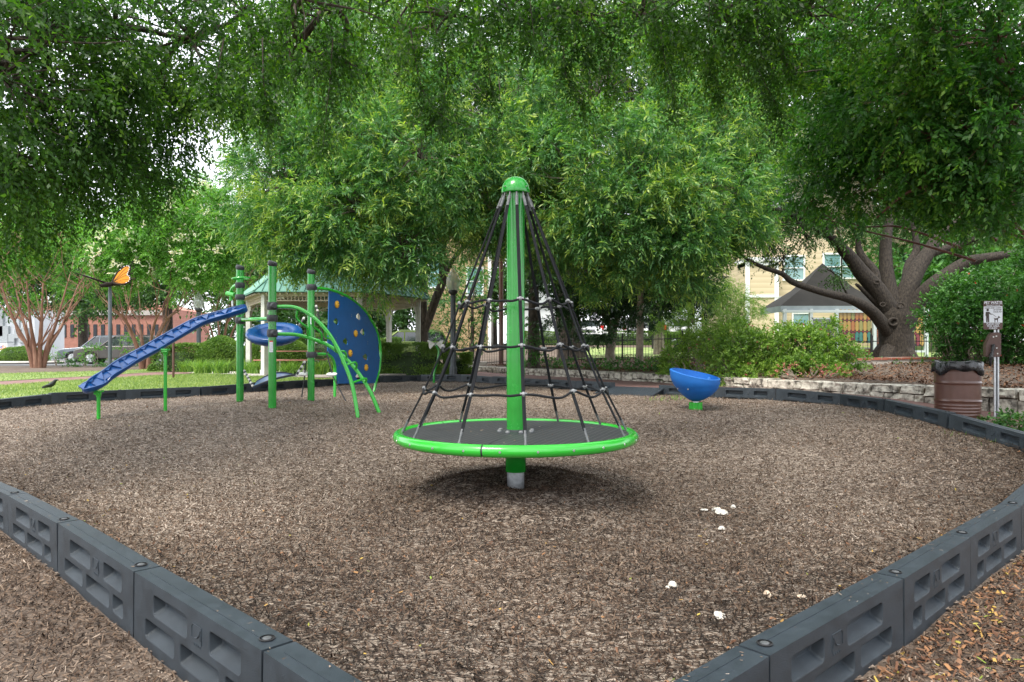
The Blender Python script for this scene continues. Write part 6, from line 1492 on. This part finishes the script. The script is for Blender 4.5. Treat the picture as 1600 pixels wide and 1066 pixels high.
simple_tree('feathery_tree', 1076, 26, .07, 505, [(1050, 475, 25.5, .8), (1095, 470, 26, .9), (1130, 480, 26, 1.0), (1080, 500, 25.5, .7), (1160, 490, 26.5, .8), (1110, 450, 26.5, .8), (1150, 510, 26, .7), (1040, 495, 26, .6)], M['fine'], M['palebark'], 'small pale feathery tree behind the rose bushes', 45, npc=40, tw=26, per=12, L=.055, Wd=.018, tl=.22, rc=.24)

simple_tree('screening_tree', 738, 31, .09, 470, [(700, 470, 31, .9), (745, 455, 31.5, 1.0), (765, 500, 31, .8), (700, 520, 31, .7), (735, 530, 31, .6), (690, 430, 32, .9), (755, 410, 33, 1.2)], M['hollylight'], M['bark'], 'thin leafy tree standing in front of the tan house by the tall lamp', 46, npc=14, tw=12, per=7, L=.12, Wd=.06, rc=.3)
# --- big oak at right
q = W(1398, 563, 18.3); z = zg(q.x, q.y); ok = tree('oak_tree', (q.x, q.y, z), 'big old oak with a thick rough trunk and spreading limbs at the right', 'tree'); off = ok.location
def K(cx, cy, d=18.3): return W(1240 + .3003 * cx, 380 + .3003 * cy, d)
m = MB(); n = 22
tr = catmull([K(545, 660), K(540, 600), K(537, 540), K(532, 470), K(540, 400), K(548, 350)], 5)
trr = list(np.interp(np.linspace(0, 1, len(tr)), [0, .12, .3, .6, .85, 1], [.62, .50, .43, .42, .47, .44]))
m.tube(tr, trr, 20)
LI = [([(505, 470, 18.2), (470, 430, 18.1), (400, 350, 17.9), (290, 290, 17.5), (150, 255, 17), (0, 205, 16.6), (-60, 160, 16.5), (-160, 125, 16.4), (-270, 60, 16.3), (-330, -60, 16.3)], [.21, .18, .15, .115, .09, .075, .06, .05, .035, .02]),
      ([(530, 400, 18.3), (490, 340, 18.3), (430, 240, 18.2), (350, 150, 18.1), (290, 70, 18), (200, -20, 17.8), (60, -120, 17.5), (-200, -210, 17.2)], [.30, .26, .23, .20, .17, .12, .09, .04]),
      ([(450, 330, 18.3), (385, 270, 18.2), (345, 230, 18.1), (325, 215, 18.0)], [.08, .06, .05, .035]),
      ([(525, 340, 18.4), (500, 240, 18.5), (482, 130, 18.6), (480, 0, 18.7), (500, -120, 18.8), (520, -260, 19)], [.22, .20, .18, .15, .10, .05]),
      ([(560, 350, 18.4), (595, 240, 18.4), (640, 140, 18.5), (700, 50, 18.6), (760, -40, 18.7), (900, -160, 19)], [.30, .25, .22, .18, .13, .05]),
      ([(590, 230, 18.5), (600, 120, 18.8), (640, 30, 19), (620, -100, 19)], [.16, .13, .10, .05]),
      ([(590, 400, 18.3), (640, 310, 18.2), (710, 230, 18.0), (800, 160, 17.9), (900, 100, 17.8), (1010, 75, 17.6), (1150, 50, 17.5), (1350, -20, 17.5)], [.24, .22, .20, .17, .15, .12, .09, .05]),
      ([(430, 240, 18.2), (420, 150, 18.3), (350, 60, 18.5), (330, -40, 18.6)], [.13, .12, .10, .05]),
      ([(680, 60, 18.6), (820, 20, 18.6), (960, -30, 18.5), (1100, -120, 18.5)], [.13, .10, .08, .04])]
for P_, rad in LI: m.tube(catmull([K(*p) for p in P_], 5), rad, 12)
for a in (20, 95, 150, 215, 300):
    e = Vector((q.x, q.y, z - .05)) + Vector((math.cos(R(a)), math.sin(R(a)), 0)) * .75; m.tube([Vector((q.x, q.y, z + .55)), Vector((q.x, q.y, z + .25)).lerp(e, .6), e - Vector((0, 0, .06))], [.30, .2, .05], 8)
m.build('trunk', M['oakbark'], ok, smooth=True, off=off)
m = MB()
for (cx, cy, rr_) in ((430, 205, .05), (460, 320, .05), (515, 410, .09), (553, 325, .065)):
    c = K(cx, cy, 17.95 if cy > 300 else 17.98); m.tube([c + Vector((rr_ * 1.3 * math.cos(a), -.03, rr_ * math.sin(a))) for a in np.linspace(0, 2 * PI, 17)[:-1]], rr_ * .35, 8, closed=True); m.build('knot', M['oakbark'], ok, smooth=True, off=off); m = MB()

OB = PB_([(1180, 350, 17, .7), (1210, 370, 17, .55), (1120, 350, 18, .7), (1290, 330, 18, .7), (1340, 350, 19, .5), (1260, 370, 17.5, .4), (1180, 330, 20, 1.0), (1240, 320, 21, 1.1), (1380, 340, 21, .9), (1250, 350, 17.2, .6), (1150, 310, 17.5, .8), (1160, 385, 16.8, .35), (1225, 400, 16.8, .35), (1260, 250, 18.5, 1.3), (1200, 190, 19, 1.5), (1300, 150, 20, 1.7), (1270, 310, 19, .9), (1330, 320, 19, 1.0), (1420, 290, 20, 1.4), (1500, 250, 20, 1.7), (1590, 320, 19, 1.1), (1570, 365, 18, .6), (1380, 200, 21, 2.0), (1450, 330, 20, .8), (1520, 380, 19, .45), (1230, 100, 21, 2.0), (1180, 60, 22, 2.0), (1300, 425, 17.6, .22), (1290, 355, 17.5, .5)])
crown('foliage', OB, 22, 20, 9, .26, .075, .032, M['oakleaf'], ok, 51, rc=.36, droop=.3, off=off)
m = MB()
for c, rr_ in OB:
    a = min([K(*p) for P_, _ in LI for p in P_], key=lambda v: (v - Vector(c)).length); limbs(m, a, [Vector(c)], .035, r)
    limbs(m, Vector(c), [Vector(c + rsph(r, 1)[0] * rr_) for _ in range(7)], .014, r, rt=.003, n=4)
m.build('branches', M['oakbark'], ok, smooth=True, off=off)

# --- right crepe myrtle with glossy leaves, near
q = Vector((9.6, 9.2, 0)); q.z = zg(q.x, q.y); cm = tree('reddish_branched_tree', q, 'near tree with large glossy leaves and red brown branches, upper right'); off = q
RB = PB_([(1450, 120, 8.5, 1.25), (1560, 60, 8, 1.2), (1570, 180, 8, 1.1), (1470, 210, 8.6, 1.0), (1370, 190, 9.4, .95), (1330, 245, 9.8, .65), (1300, 225, 10, .55), (1280, 280, 10.4, .42), (1400, 270, 9.4, .7), (1500, 280, 8.8, .6), (1590, 290, 8.4, .6), (1470, 310, 9.4, .28), (1350, 295, 10, .36), (1560, 345, 8.8, .25), (1380, 80, 9.4, 1.1), (1330, 30, 10, 1.2), (1300, 120, 10.6, .8), (1300, 345, 10.4, .25), (1270, 315, 10.6, .26)])
RB += [(np.array((8.5, 8.5, 5.5)), 1.8), (np.array((10.5, 9.5, 5.8)), 2.0), (np.array((8.4, 11.5, 6)), 1.8)]
_, RC = crown('foliage', RB, 34, 22, 9, .20, .072, .036, M['rightleaf'], cm, 61, rc=.24, droop=.35, off=off, flat=.35)
crown('seed_heads', PB_([(1285, 195, 10, .25), (1270, 290, 10.2, .2), (1300, 330, 10, .25), (1345, 55, 9.6, .2), (1330, 310, 9.6, .3)]), 60, 8, 6, .10, .03, .02, M['flower'], cm, 62, rc=.1, off=off)
m = MB(); twigs(m, RC, [c for c, _ in RB], r, .009); base = Vector((9.6, 9.2, q.z - .1)); fork = Vector((9.5, 9.15, 1.7)); m.tube([base, base + Vector((0, 0, .6)), fork], [.16, .13, .11], 10)
for pts in ([(1600, 300, 8.8), (1530, 275, 8.7), (1480, 285, 8.8), (1420, 300, 9), (1370, 340, 9.4)], [(1600, 240, 8.4), (1540, 225, 8.4), (1480, 235, 8.6), (1400, 265, 9)], [(1600, 130, 8), (1560, 90, 8), (1540, 30, 8), (1500, -60, 8)], [(1600, 75, 8.3), (1520, 70, 8.4), (1440, 50, 9), (1360, 60, 9.4)], [(1590, 180, 8.2), (1500, 160, 8.4), (1420, 180, 8.9), (1340, 200, 9.6)], [(1480, 285, 8.8), (1440, 250, 8.9), (1400, 215, 9)], [(1540, 225, 8.4), (1500, 190, 8.4), (1450, 130, 8.6)]):
    P_ = [W(*p) for p in pts]; a = fork if pts[0][0] >= 1590 else P_[0]
    full = ([a, a.lerp(P_[0], .5) + Vector((.1, 0, .25))] if pts[0][0] >= 1590 else []) + P_; m.tube(catmull(full, 5), [.055, .045, .035, .024, .012] if pts[0][0] >= 1590 else [.025, .01], 8)
for c, rr_ in RB:
    limbs(m, fork.lerp(Vector(c), .6), [Vector(c)], .022, r); limbs(m, Vector(c), [Vector(c + rsph(r, 1)[0] * rr_) for _ in range(8)], .010, r, rt=.003, n=4)
m.build('trunk', M['redbark'], cm, smooth=True, off=off)

# --- overhanging elm canopies (trunks stand left of and behind the viewpoint)
def elm(loc, label, blobs, seed, npc=26, hang=(), extra=(), drp=.35, lm='elm'):
    t = tree('elm_tree', loc, label, group='elms overhanging the play area'); off = t.location; rr = np.random.RandomState(seed)
    B_ = PB_(blobs) + list(extra); o, C = crown('foliage', B_, npc, 15, 12, .34, .062, .031, M[lm], t, seed, rc=.20, droop=drp, off=off, ang=.9, flat=.4, lo=.3); tcen = [c for c, _ in B_]
    m = MB(); fork = Vector(loc) + Vector((0, 0, 4.2)); m.tube(catmull([Vector(loc) - Vector((0, 0, .2)), Vector(loc) + Vector((.05, 0, 1.5)), fork], 5), [.42, .33, .28], 14)
    cen = sorted([(Vector(c), q_) for c, q_ in B_], key=lambda t_: (t_[0] - fork).length)
    done = []
    for c, q_ in cen:
        src = fork if len(done) < 4 else min(done, key=lambda v: (v - c).length); a0 = .13 if src is fork else .05
        limbs(m, src, [c], a0, rr, curl=.3, rt=.03); done.append(c)
        limbs(m, c, [Vector(np.array(c) + rsph(rr, 1)[0] * np.array((1, 1, .6)) * q_) for _ in range(6)], .02, rr, rt=.004, n=5)
    twigs(m, C, tcen, rr, .009)
    for pts in hang: m.tube(catmull([W(*p) for p in pts], 4), [.007, .006, .004, .002], 5)
    m.build('trunk', M['bark'], t, smooth=True, off=off)
    if hang:
        base, dirs = [], []
        for pts in hang:
            P_ = catmull([W(*p) for p in pts], 6)
            for i in range(2, len(P_)):
                for _ in range(5):
                    base.append(np.array(P_[i]) + rr.randn(3) * .03); dirs.append(unit(rr.randn(3) * .8 + np.array((0, 0, -.5))))
        leaves('hanging_sprays', np.array(base), np.array(dirs), 10, .26, .05, .024, M['elm'], t, rr, droop=.6, off=off)
    return t
elm((-7.8, 3.2, zg(-7.8, 3.2)), 'elm overhanging from the left, its dark drooping canopy filling the upper left',
    [(60, 60, 7.5, 1.3), (180, 40, 8, 1.3), (300, 60, 8.5, 1.2), (60, 170, 8, 1.3), (170, 160, 8.3, 1.2), (250, 130, 9, .8), (100, 240, 8.6, .8), (20, 262, 8.3, .85), (190, 240, 9.2, .7), (235, 240, 9.8, .55), (60, 300, 9, .38), (150, 290, 9.4, .38), (225, 275, 9.8, .32), (390, 90, 9.4, .75), (380, 20, 9, 1.1), (0, 120, 7, 1.2), (-60, 230, 7.5, 1.3), (-80, 60, 6.5, 1.6)], 71, npc=24, drp=.6, lm='elmdark',
    extra=[(np.array((-6.5, 5.5, 6.2)), 1.8), (np.array((-7.5, 8.5, 6.5)), 2.0)])
elm((-1.6, -2.6, 0.0), 'elm behind the viewer whose leafy branches hang across the top of the view',
    [(470, -5, 7.2, .95), (460, 75, 8, .65), (530, 15, 8, .8), (590, -55, 7, .8), (660, -25, 7.2, .8), (700, 25, 7.8, .5), (760, -25, 7.4, .85), (850, -35, 7, .9), (900, 15, 7.6, .6), (950, -25, 7.3, .8), (1020, -35, 7.5, .8), (820, 35, 8, .45), (640, 45, 8.4, .4), (1000, 25, 8, .5), (540, 95, 8.5, .35), (500, 115, 8.6, .3)], 72, npc=15,
    hang=[[(640, 40, 7.4), (650, 100, 7.4), (665, 150, 7.4), (705, 190, 7.4), (790, 205, 7.4)], [(690, 60, 7.6), (700, 120, 7.6), (690, 165, 7.6), (680, 200, 7.6)], [(520, 60, 7.5), (515, 130, 7.5), (508, 190, 7.5), (505, 235, 7.5)], [(880, 70, 7.5), (885, 120, 7.5), (905, 150, 7.5), (915, 175, 7.5)], [(760, 60, 7.6), (765, 120, 7.6), (770, 150, 7.6)], [(1030, 40, 7.6), (1040, 100, 7.6), (1055, 150, 7.6), (1050, 190, 7.6)], [(960, 60, 7.6), (950, 110, 7.6), (965, 150, 7.6)], [(350, 60, 6), (340, 110, 6), (335, 140, 6), (330, 165, 6)], [(410, 60, 6.5), (412, 130, 6.5), (420, 165, 6.5), (425, 190, 6.5)]],
    extra=[(np.array((-1.0, 3.0, 6.0)), 1.6), (np.array((2.0, 3.0, 6.2)), 1.6), (np.array((0.5, 5.0, 6.8)), 1.8), (np.array((-3.2, 4.5, 6.3)), 1.6)])
elm((5.4, -1.8, 0.0), 'elm behind the viewer on the right, its sprays hanging right of the centre',
    [(1110, -35, 7.4, .9), (1180, -5, 7.8, .85), (1150, 55, 8.4, .6), (1210, 75, 8.6, .5), (1260, 15, 8, .6), (1250, -65, 7.8, .9), (1120, 15, 8, .6), (1240, 115, 9, .35), (1170, 105, 9, .35), (1400, -65, 7.4, 1.0), (1500, -75, 7, 1.0)], 73, npc=19,
    hang=[[(1180, 100, 8), (1200, 140, 8), (1215, 170, 8), (1220, 200, 8)], [(1110, 60, 8), (1105, 100, 8), (1120, 130, 8), (1125, 160, 8)]],
    extra=[(np.array((4.0, 4.2, 6.2)), 1.6), (np.array((6.2, 4.6, 6.4)), 1.7)])

# --- left crepe myrtles
def myrtle(px, d, label, stems, blobs, seed, flowers=(), npc=26, L=.10, Wd=.055, fan=1.0, topz=4.5, rad=.13, bare=14):
    q = W(px, 550, d); z = zg(q.x, q.y); t = tree('crepe_myrtle', (q.x, q.y, z), label, group='reddish multi stemmed trees at the left'); off = t.location; rr = np.random.RandomState(seed)
    B_ = PB_(blobs); crown('foliage', B_, npc, 20, 8, .30, L, Wd, M['myrtleleaf'], t, seed, rc=.38, droop=.25, off=off)
    if flowers: crown('blossom_clusters', PB_(flowers), 22, 5, 9, .16, .06, .05, M['flower'], t, seed + 1, rc=.10, lo=.9, droop=-.1, off=off)
    m = MB(); b = Vector((q.x, q.y, z)); tips = []
    for k in range(stems):
        a = 2 * PI * k / stems + rr.rand() * .5; s = (.35 + .65 * rr.rand()) * fan; bb = b + Vector((math.cos(a), math.sin(a), 0)) * .2 * (rad / .13)
        p1 = bb + Vector((math.cos(a) * .28 * s, math.sin(a) * .28 * s, 1.0)); p2 = bb + Vector((math.cos(a) * .9 * s, math.sin(a) * .9 * s, 2.2)); p3 = bb + Vector((math.cos(a) * 1.7 * s, math.sin(a) * 1.5 * s, topz * .8))
        m.tube(catmull([bb - Vector((0, 0, .1)), p1, p2, p3], 5), [rad, rad * .75, rad * .5, rad * .22], 9)
        for src, f_, rr0 in ((p1, 1.0, .42), (p2, 1.3, .3), (p2, 1.1, .28), (p3, 1.4, .16), (p3, 1.2, .16)):
            a2 = a + rr.randn() * .9; e = src + Vector((math.cos(a2) * .8 * f_ * fan, math.sin(a2) * .7 * f_ * fan, 1.3 * f_)); mid = src.lerp(e, .5) + Vector((rr.randn() * .12, rr.randn() * .1, -.12)); m.tube(catmull([src, mid, e], 4), [rad * rr0, rad * rr0 * .7, .012], 7); tips.append(e)
    for e in tips: limbs(m, e, [e + Vector((rr.randn() * .7, rr.randn() * .5, .5 + rr.rand() * .8)) for _ in range(bare // 5)], .014, rr, rt=.004, n=4)
    m.build('trunk', M['myrtle'], t, smooth=True, off=off); return t
myrtle(60, 33, 'reddish bare multi stemmed tree at the left edge beside the parked cars', 7, [(0, 370, 34, 1.6), (90, 360, 35, 1.3), (150, 385, 35, 1.2), (20, 420, 35, 1.0), (110, 440, 36, .9), (40, 480, 36, .6), (-40, 440, 33, 1.4), (160, 450, 37, .9), (210, 430, 38, .8)], 81, npc=20, fan=1.15, topz=5.2, rad=.125, bare=20)
myrtle(228, 31, 'reddish stemmed tree covered with white blossom behind the butterfly', 6, [(200, 400, 30, 1.3), (260, 370, 30, 1.4), (310, 340, 30, 1.4), (250, 320, 31, 1.3), (190, 420, 30.5, .8), (320, 400, 30, 1.2), (360, 360, 30, 1.1), (290, 425, 30, .8), (220, 360, 30, 1.2), (340, 425, 30, .7), (300, 300, 31, .9), (380, 320, 30, 1.0), (165, 400, 30, .8)], 83,
       flowers=[(200, 400, 29.8, 1.4), (260, 370, 29.8, 1.5), (310, 340, 29.8, 1.5), (190, 420, 30.3, .9), (320, 400, 29.8, 1.3), (360, 360, 29.8, 1.2), (220, 360, 29.8, 1.3), (165, 400, 30, .9)], npc=40, topz=3.4, rad=.10, bare=6)
myrtle(345, 34, 'slender multi stemmed tree behind the left lamp post', 6, [(300, 410, 34, 1.2), (350, 390, 35, 1.4), (400, 370, 36, 1.5), (280, 450, 35, .8), (370, 440, 35, .9)], 85, npc=14, topz=3.2, rad=.075, bare=5)

# --- background trees closing the view
BG = [(-30, 62, 2.2, [(20, 340, 60, 4), (-40, 400, 60, 4), (60, 400, 62, 3)]), (130, 52, .4, [(120, 400, 52, 2.6), (180, 360, 52, 2.6), (90, 350, 52, 3), (160, 445, 50, 1.4), (60, 440, 50, 1.5), (20, 450, 50, 1.4), (100, 450, 50, 1.3), (200, 450, 50, 1.4), (130, 470, 48, .8)]), (262, 46, .3, [(250, 430, 46, 1.8), (300, 440, 45, 1.6), (280, 380, 47, 2.2), (230, 400, 47, 1.6)]),
      (395, 44, .35, [(400, 440, 43, 2.0), (380, 380, 44, 2.2), (430, 400, 44, 2.4), (340, 430, 44, 1.5), (460, 470, 42, 1.3), (370, 490, 42, 1.1)]), (520, 46, .4, [(520, 420, 45, 3), (580, 440, 44, 2.3), (480, 350, 47, 3), (560, 500, 40, 1.2), (440, 505, 40, 1.3), (615, 480, 42, 1.4), (400, 515, 38, .9), (480, 520, 38, 1.0), (530, 515, 38, 1.1), (590, 515, 39, 1.2), (555, 470, 40, 1.6), (500, 470, 41, 1.6)]),
      (630, 50, .4, [(620, 400, 49, 3), (680, 330, 50, 3.2), (640, 260, 52, 4)]), (770, 52, .4, [(790, 400, 50, 2.8), (760, 320, 52, 3.4), (820, 440, 48, 1.6), (760, 450, 47, 1.2)]), (900, 60, .4, [(880, 380, 56, 4), (940, 300, 60, 5), (960, 430, 55, 2.2)]), (1080, 60, .4, [(1060, 380, 56, 4), (1120, 300, 60, 5), (1030, 440, 55, 2), (1110, 420, 50, 2)]),
      (1240, 64, .4, [(1220, 260, 58, 5), (1140, 230, 60, 5)]), (1500, 34, .35, [(1480, 420, 33, 1.9), (1430, 380, 36, 2.2), (1540, 380, 33, 2.4), (1460, 470, 32, 1.2), (1580, 440, 32, 1.8)]), (1400, 56, .4, [(1420, 250, 55, 5), (1500, 300, 50, 5), (1590, 260, 50, 5), (1340, 260, 55, 4)]), (1690, 36, .4, [(1640, 380, 34, 3), (1600, 300, 36, 3), (1690, 450, 33, 2)])]
BL = ['dark tree far behind the reddish bare tree at the left edge', 'tree behind the parked SUVs and orange brick building', 'tree behind the blossoming tree, left of the lamp', 'dark tree behind the left corner of the pavilion', 'dark tree directly behind the pavilion roof', 'tall tree behind the tan house, left of the spinner', 'tree behind the spinner top, right of the tan house', 'far tree behind the row of white cars', 'far tree behind the feathery tree', 'tall tree rising behind the yellow house', 'bright green tree seen behind the oak limbs', 'tall tree behind the oak crown at the right', 'tree at the right picture edge behind the pet waste sign']
for i, (px, d, rad, bl) in enumerate(BG):
    simple_tree('background_tree', px, d, .35, 430, bl, M['hollylight'] if i in (10,) else M['farleaf'], M['bark'], BL[i], 100 + i, npc=11, tw=16, per=8, L=.26, Wd=.14, tl=.7, rc=.9, group='trees closing the view behind the park')

# --- holly mass at right behind the sign
def bush(name, label, px, d, blobs, mleaf, seed, cat='bush', group=None, npc=30, tw=18, per=8, tl=.16, L=.06, Wd=.035, rc=.18, flowers=None, nf=0, droop=.1, stems=8, base=None, stuff=False, **kw):
    if stuff:
        return tag(crown(name, PB_(blobs), npc, tw, per, tl, L, Wd, mleaf, None, seed, rc=rc, droop=droop, **kw)[0], label, cat, group, 'stuff')
    q = W(px, 550, d); z = zg(q.x, q.y); t = thing(name, (q.x, q.y, z), label, cat, group); off = t.location; B_ = PB_(blobs)
    crown('foliage', B_, npc, tw, per, tl, L, Wd, mleaf, t, seed, rc=rc, droop=droop, off=off, **kw)
    if flowers: crown('flowers', [(c, np.array((1, 1, 1)) * r_ * 1.03) for c, r_ in B_], nf, 1, 5, .03, .035, .03, flowers, t, seed + 1, rc=.02, lo=.92, off=off)
    m = MB(); rr = np.random.RandomState(seed)
    for c, r_ in B_:
        cz = zg(c[0], c[1]); b = Vector((q.x + (c[0] - q.x) * .6, q.y + (c[1] - q.y) * .6, zg(q.x + (c[0] - q.x) * .6, q.y + (c[1] - q.y) * .6) - .05)); limbs(m, b, [Vector(c + rsph(rr, 1)[0] * r_ * .8) for _ in range(stems)], .02, rr, rt=.004, n=4)
    m.build('stems', M['palebark'], t, smooth=True, off=off); return t
bush('holly_bush', 'large dark green holly with red berries behind the pet waste sign', 1520, 15.5, [(1500, 470, 15.5, .5), (1550, 460, 15.2, .65), (1605, 450, 14.6, .8), (1475, 510, 15.6, .38), (1530, 500, 15, .6), (1590, 510, 14.4, .7), (1460, 490, 16, .3), (1640, 420, 15, .8), (1560, 545, 14.6, .35), (1500, 540, 15.5, .3), (1650, 500, 14, .9)], M['hollylight'], 201, npc=60, tw=22, per=8, tl=.18, L=.065, Wd=.04, rc=.22, flowers=M['redberry'], nf=12, lo=.3)
for i, (px, lab, bl) in enumerate(((1090, 'leafy green bush at the left end of the rose hedge, behind the blue cup', [(1060, 564, 17.6, .42), (1090, 544, 17.6, .42), (1050, 592, 17.2, .3)]), (1165, 'rose bush with small pinkish blooms, centre left of the rose hedge', [(1125, 549, 16, .55), (1165, 544, 15.6, .55), (1140, 584, 15.4, .42), (1195, 554, 15.4, .5), (1180, 592, 15, .35)]), (1250, 'tallest rose bush, in the middle of the rose hedge under the canopy', [(1230, 534, 15, .5), (1265, 549, 14.8, .5), (1240, 584, 14.6, .42), (1280, 589, 14.3, .36)]), (1310, 'rose bush with reddish dry twigs at the right end of the rose hedge', [(1300, 544, 14.8, .38), (1320, 564, 14.6, .36), (1305, 592, 14.2, .28), (1290, 524, 15, .3)]))):
    bush('rose_bush', lab, px, 15.8, bl, M['rose'], 210 + i, group='rose bushes along the stone wall', npc=110, tw=14, per=7, tl=.16, L=.058, Wd=.038, rc=.15, flowers=M['pinkflower'], nf=45, stems=12, lo=.25)
bush('dry_shrub', 'low half dry shrub with reddish twigs at the foot of the rose hedge', 1262, 14, [(1230, 590, 14.2, .26), (1270, 590, 14, .26), (1300, 592, 13.6, .22)], M['pinkflower'], 221, npc=90, tw=5, per=5, tl=.12, L=.04, Wd=.02, rc=.12, stems=26)
bush('bank_ivy', 'low ivy trailing on the bank behind the left half of the wall', 900, 21.5, [(800 + i * 24, 569 + i * .6, 13.14 / (i * 24 / 1067 + .543) + .95, .17) for i in range(11)], M['ivy'], 222, cat='ivy', npc=200, tw=8, per=5, tl=.1, L=.06, Wd=.05, rc=.16, stems=1, stuff=True)
bush('bank_ivy', 'green ivy growing at the foot of the big oak', 1420, 17, [(1350, 572, 17.2, .2), (1385, 575, 16.6, .2), (1430, 578, 16.4, .22), (1460, 580, 16.2, .2), (1330, 575, 17, .2), (1480, 570, 16.4, .25)], M['ivy'], 223, cat='ivy', npc=200, tw=8, per=5, tl=.1, L=.06, Wd=.05, rc=.14, stems=1, stuff=True)
bush('ground_ivy', 'green ivy patch at the right edge below the sign post', 1580, 8.9, [(1556, 664, 9.0, .09), (1580, 666, 9.0, .12), (1606, 664, 8.9, .14), (1572, 658, 9.4, .09), (1540, 662, 9.4, .05)], M['ivy'], 224, cat='ivy', npc=260, tw=8, per=5, tl=.08, L=.045, Wd=.035, rc=.08, stems=2, stuff=True)
# clipped hedges
def hedge(lab, px, d, sx, sy, sz, seed, rnd=1.0, n=9000):
    n = int(n * 1.7)
    q = W(px, 550, d); z = zg(q.x, q.y); t = thing('clipped_hedge', (q.x, q.y, z), lab, 'hedge', 'clipped hedges behind the play area'); rr = np.random.RandomState(seed)
    u = rsph(rr, n); pw = .9 if rnd >= 1 else .45
    p = np.sign(u) * np.abs(u) ** pw; p = p / np.maximum(np.abs(p).max(1, keepdims=True), 1e-6) * np.linalg.norm(u, axis=1, keepdims=True) if rnd < 1 else u
    p = p * np.array((sx, sy, sz)) * (.86 + .14 * rr.rand(n, 1) ** .5); p[:, 2] = p[:, 2] + sz * .72; p = p[p[:, 2] > 0]; p = p * (1 + .03 * np.sin(p[:, :1] * 5 + p[:, 2:] * 6)); dd = unit(p - np.array((0, 0, sz * .5)) + rr.randn(len(p), 3) * .4)
    leaves('foliage', p, dd, 4, .05, .042, .028, M['hedge'], t, rr, droop=0, tip=.35)
    m = MB()
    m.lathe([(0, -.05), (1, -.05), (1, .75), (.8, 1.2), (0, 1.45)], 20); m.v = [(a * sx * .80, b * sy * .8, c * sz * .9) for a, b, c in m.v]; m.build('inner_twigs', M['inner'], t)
    return t
hedge('long clipped box hedge left of the tall lamp post', 641, 23.2, 1.35, .5, .60, 301, .5, 15000); hedge('small hedge end right of the tall lamp post', 716, 24.0, .45, .5, .42, 302, .5, 5000)
hedge('rounded hedge mound left of post, below the left lamp', 286, 27.5, .95, .8, .62, 303, .5, 9000); hedge('largest rounded clipped bush behind the blue beam', 345, 27.2, .95, .8, .78, 304, 1, 10000)
hedge('rounded clipped bush between the green posts', 402, 25.5, .75, .7, .62, 305, 1, 8000); hedge('small rounded bush behind the middle green post', 452, 27.5, .8, .7, .72, 306, 1, 8000); hedge('clipped bush at the back of the pavilion seats', 505, 29, 1.1, .7, .85, 307, .5, 8000); hedge('low hedge row behind the climbing board', 575, 29.5, 1.3, .6, .75, 308, .5, 9000)
hedge('low dark hedge on the lawn behind the iron fence', 1110, 33, 2.2, .5, .5, 309, .5, 8000); hedge('shrub on the parking island by the yellow railing', 36, 44.2, 1.6, .9, .65, 310, 1, 7000); hedge('hedge under the white cars beyond the lawn', 930, 44, 5.5, .5, .5, 311, .5, 12000)
# strap leaved clumps
for i, (px, py, d, lab) in enumerate(((318, 582, 24.8, 'grassy clump left of the posts, in front of the big rounded bush'), (345, 583, 24.4, 'second grassy clump left of the posts'), (386, 583, 23.5, 'grassy clump seen between the two left green posts'), (404, 585, 23, 'grassy clump just left of the middle green post'), (452, 588, 21.7, 'grassy clump in front of the pavilion steps'), (497, 586, 22, 'grassy clump right of the third green post'), (519, 586, 22.2, 'grassy clump at the left edge of the blue board'), (296, 578, 26.2, 'small grassy clump under the blue beam'))):
    q = W(px, py, d); n = 260; z = zg(q.x, q.y); t = thing('lily_clump', (q.x, q.y, z), lab, 'plant', 'strap leaved clumps by the path')
    p = np.stack([q.x + rng.randn(n) * .16, q.y + rng.randn(n) * .12], 1); blades('leaves', p, z_ground, .3, .62, .022, M['strap'], lean=.75, parent=t, off=t.location)
# ivy and weeds along the foot of the left trees
bush('verge_plants', 'low green plants along the parking lot edge under the reddish trees', 150, 36, [(100 + i * 22, 566, 36 - (i % 3) * .6, .22) for i in range(12)], M['ivy'], 330, cat='plants', npc=60, tw=8, per=6, tl=.14, L=.09, Wd=.05, rc=.22, stems=2, stuff=True)
for i, (px, py, d, r_, lab) in enumerate(((150, 545, 37.5, .35, 'tallest thin sapling in front of the bronze SUV nose'), (133, 550, 37.5, .3, 'sapling just left of the tallest one before the bronze SUV'), (88, 550, 38, .3, 'small sapling between the reddish trunk and the parked SUVs'), (203, 535, 36, .4, 'leafy sapling in front of the rear door of the bronze SUV'), (190, 552, 36, .28, 'low sapling beside the butterfly pole'))):
    bush('sapling', lab, px, d, [(px, py, d, r_)], M['myrtleleaf'], 331 + i, cat='sapling', group='saplings before the parked cars', npc=30, tw=6, per=5, tl=.2, L=.12, Wd=.06, rc=.25, stems=5)
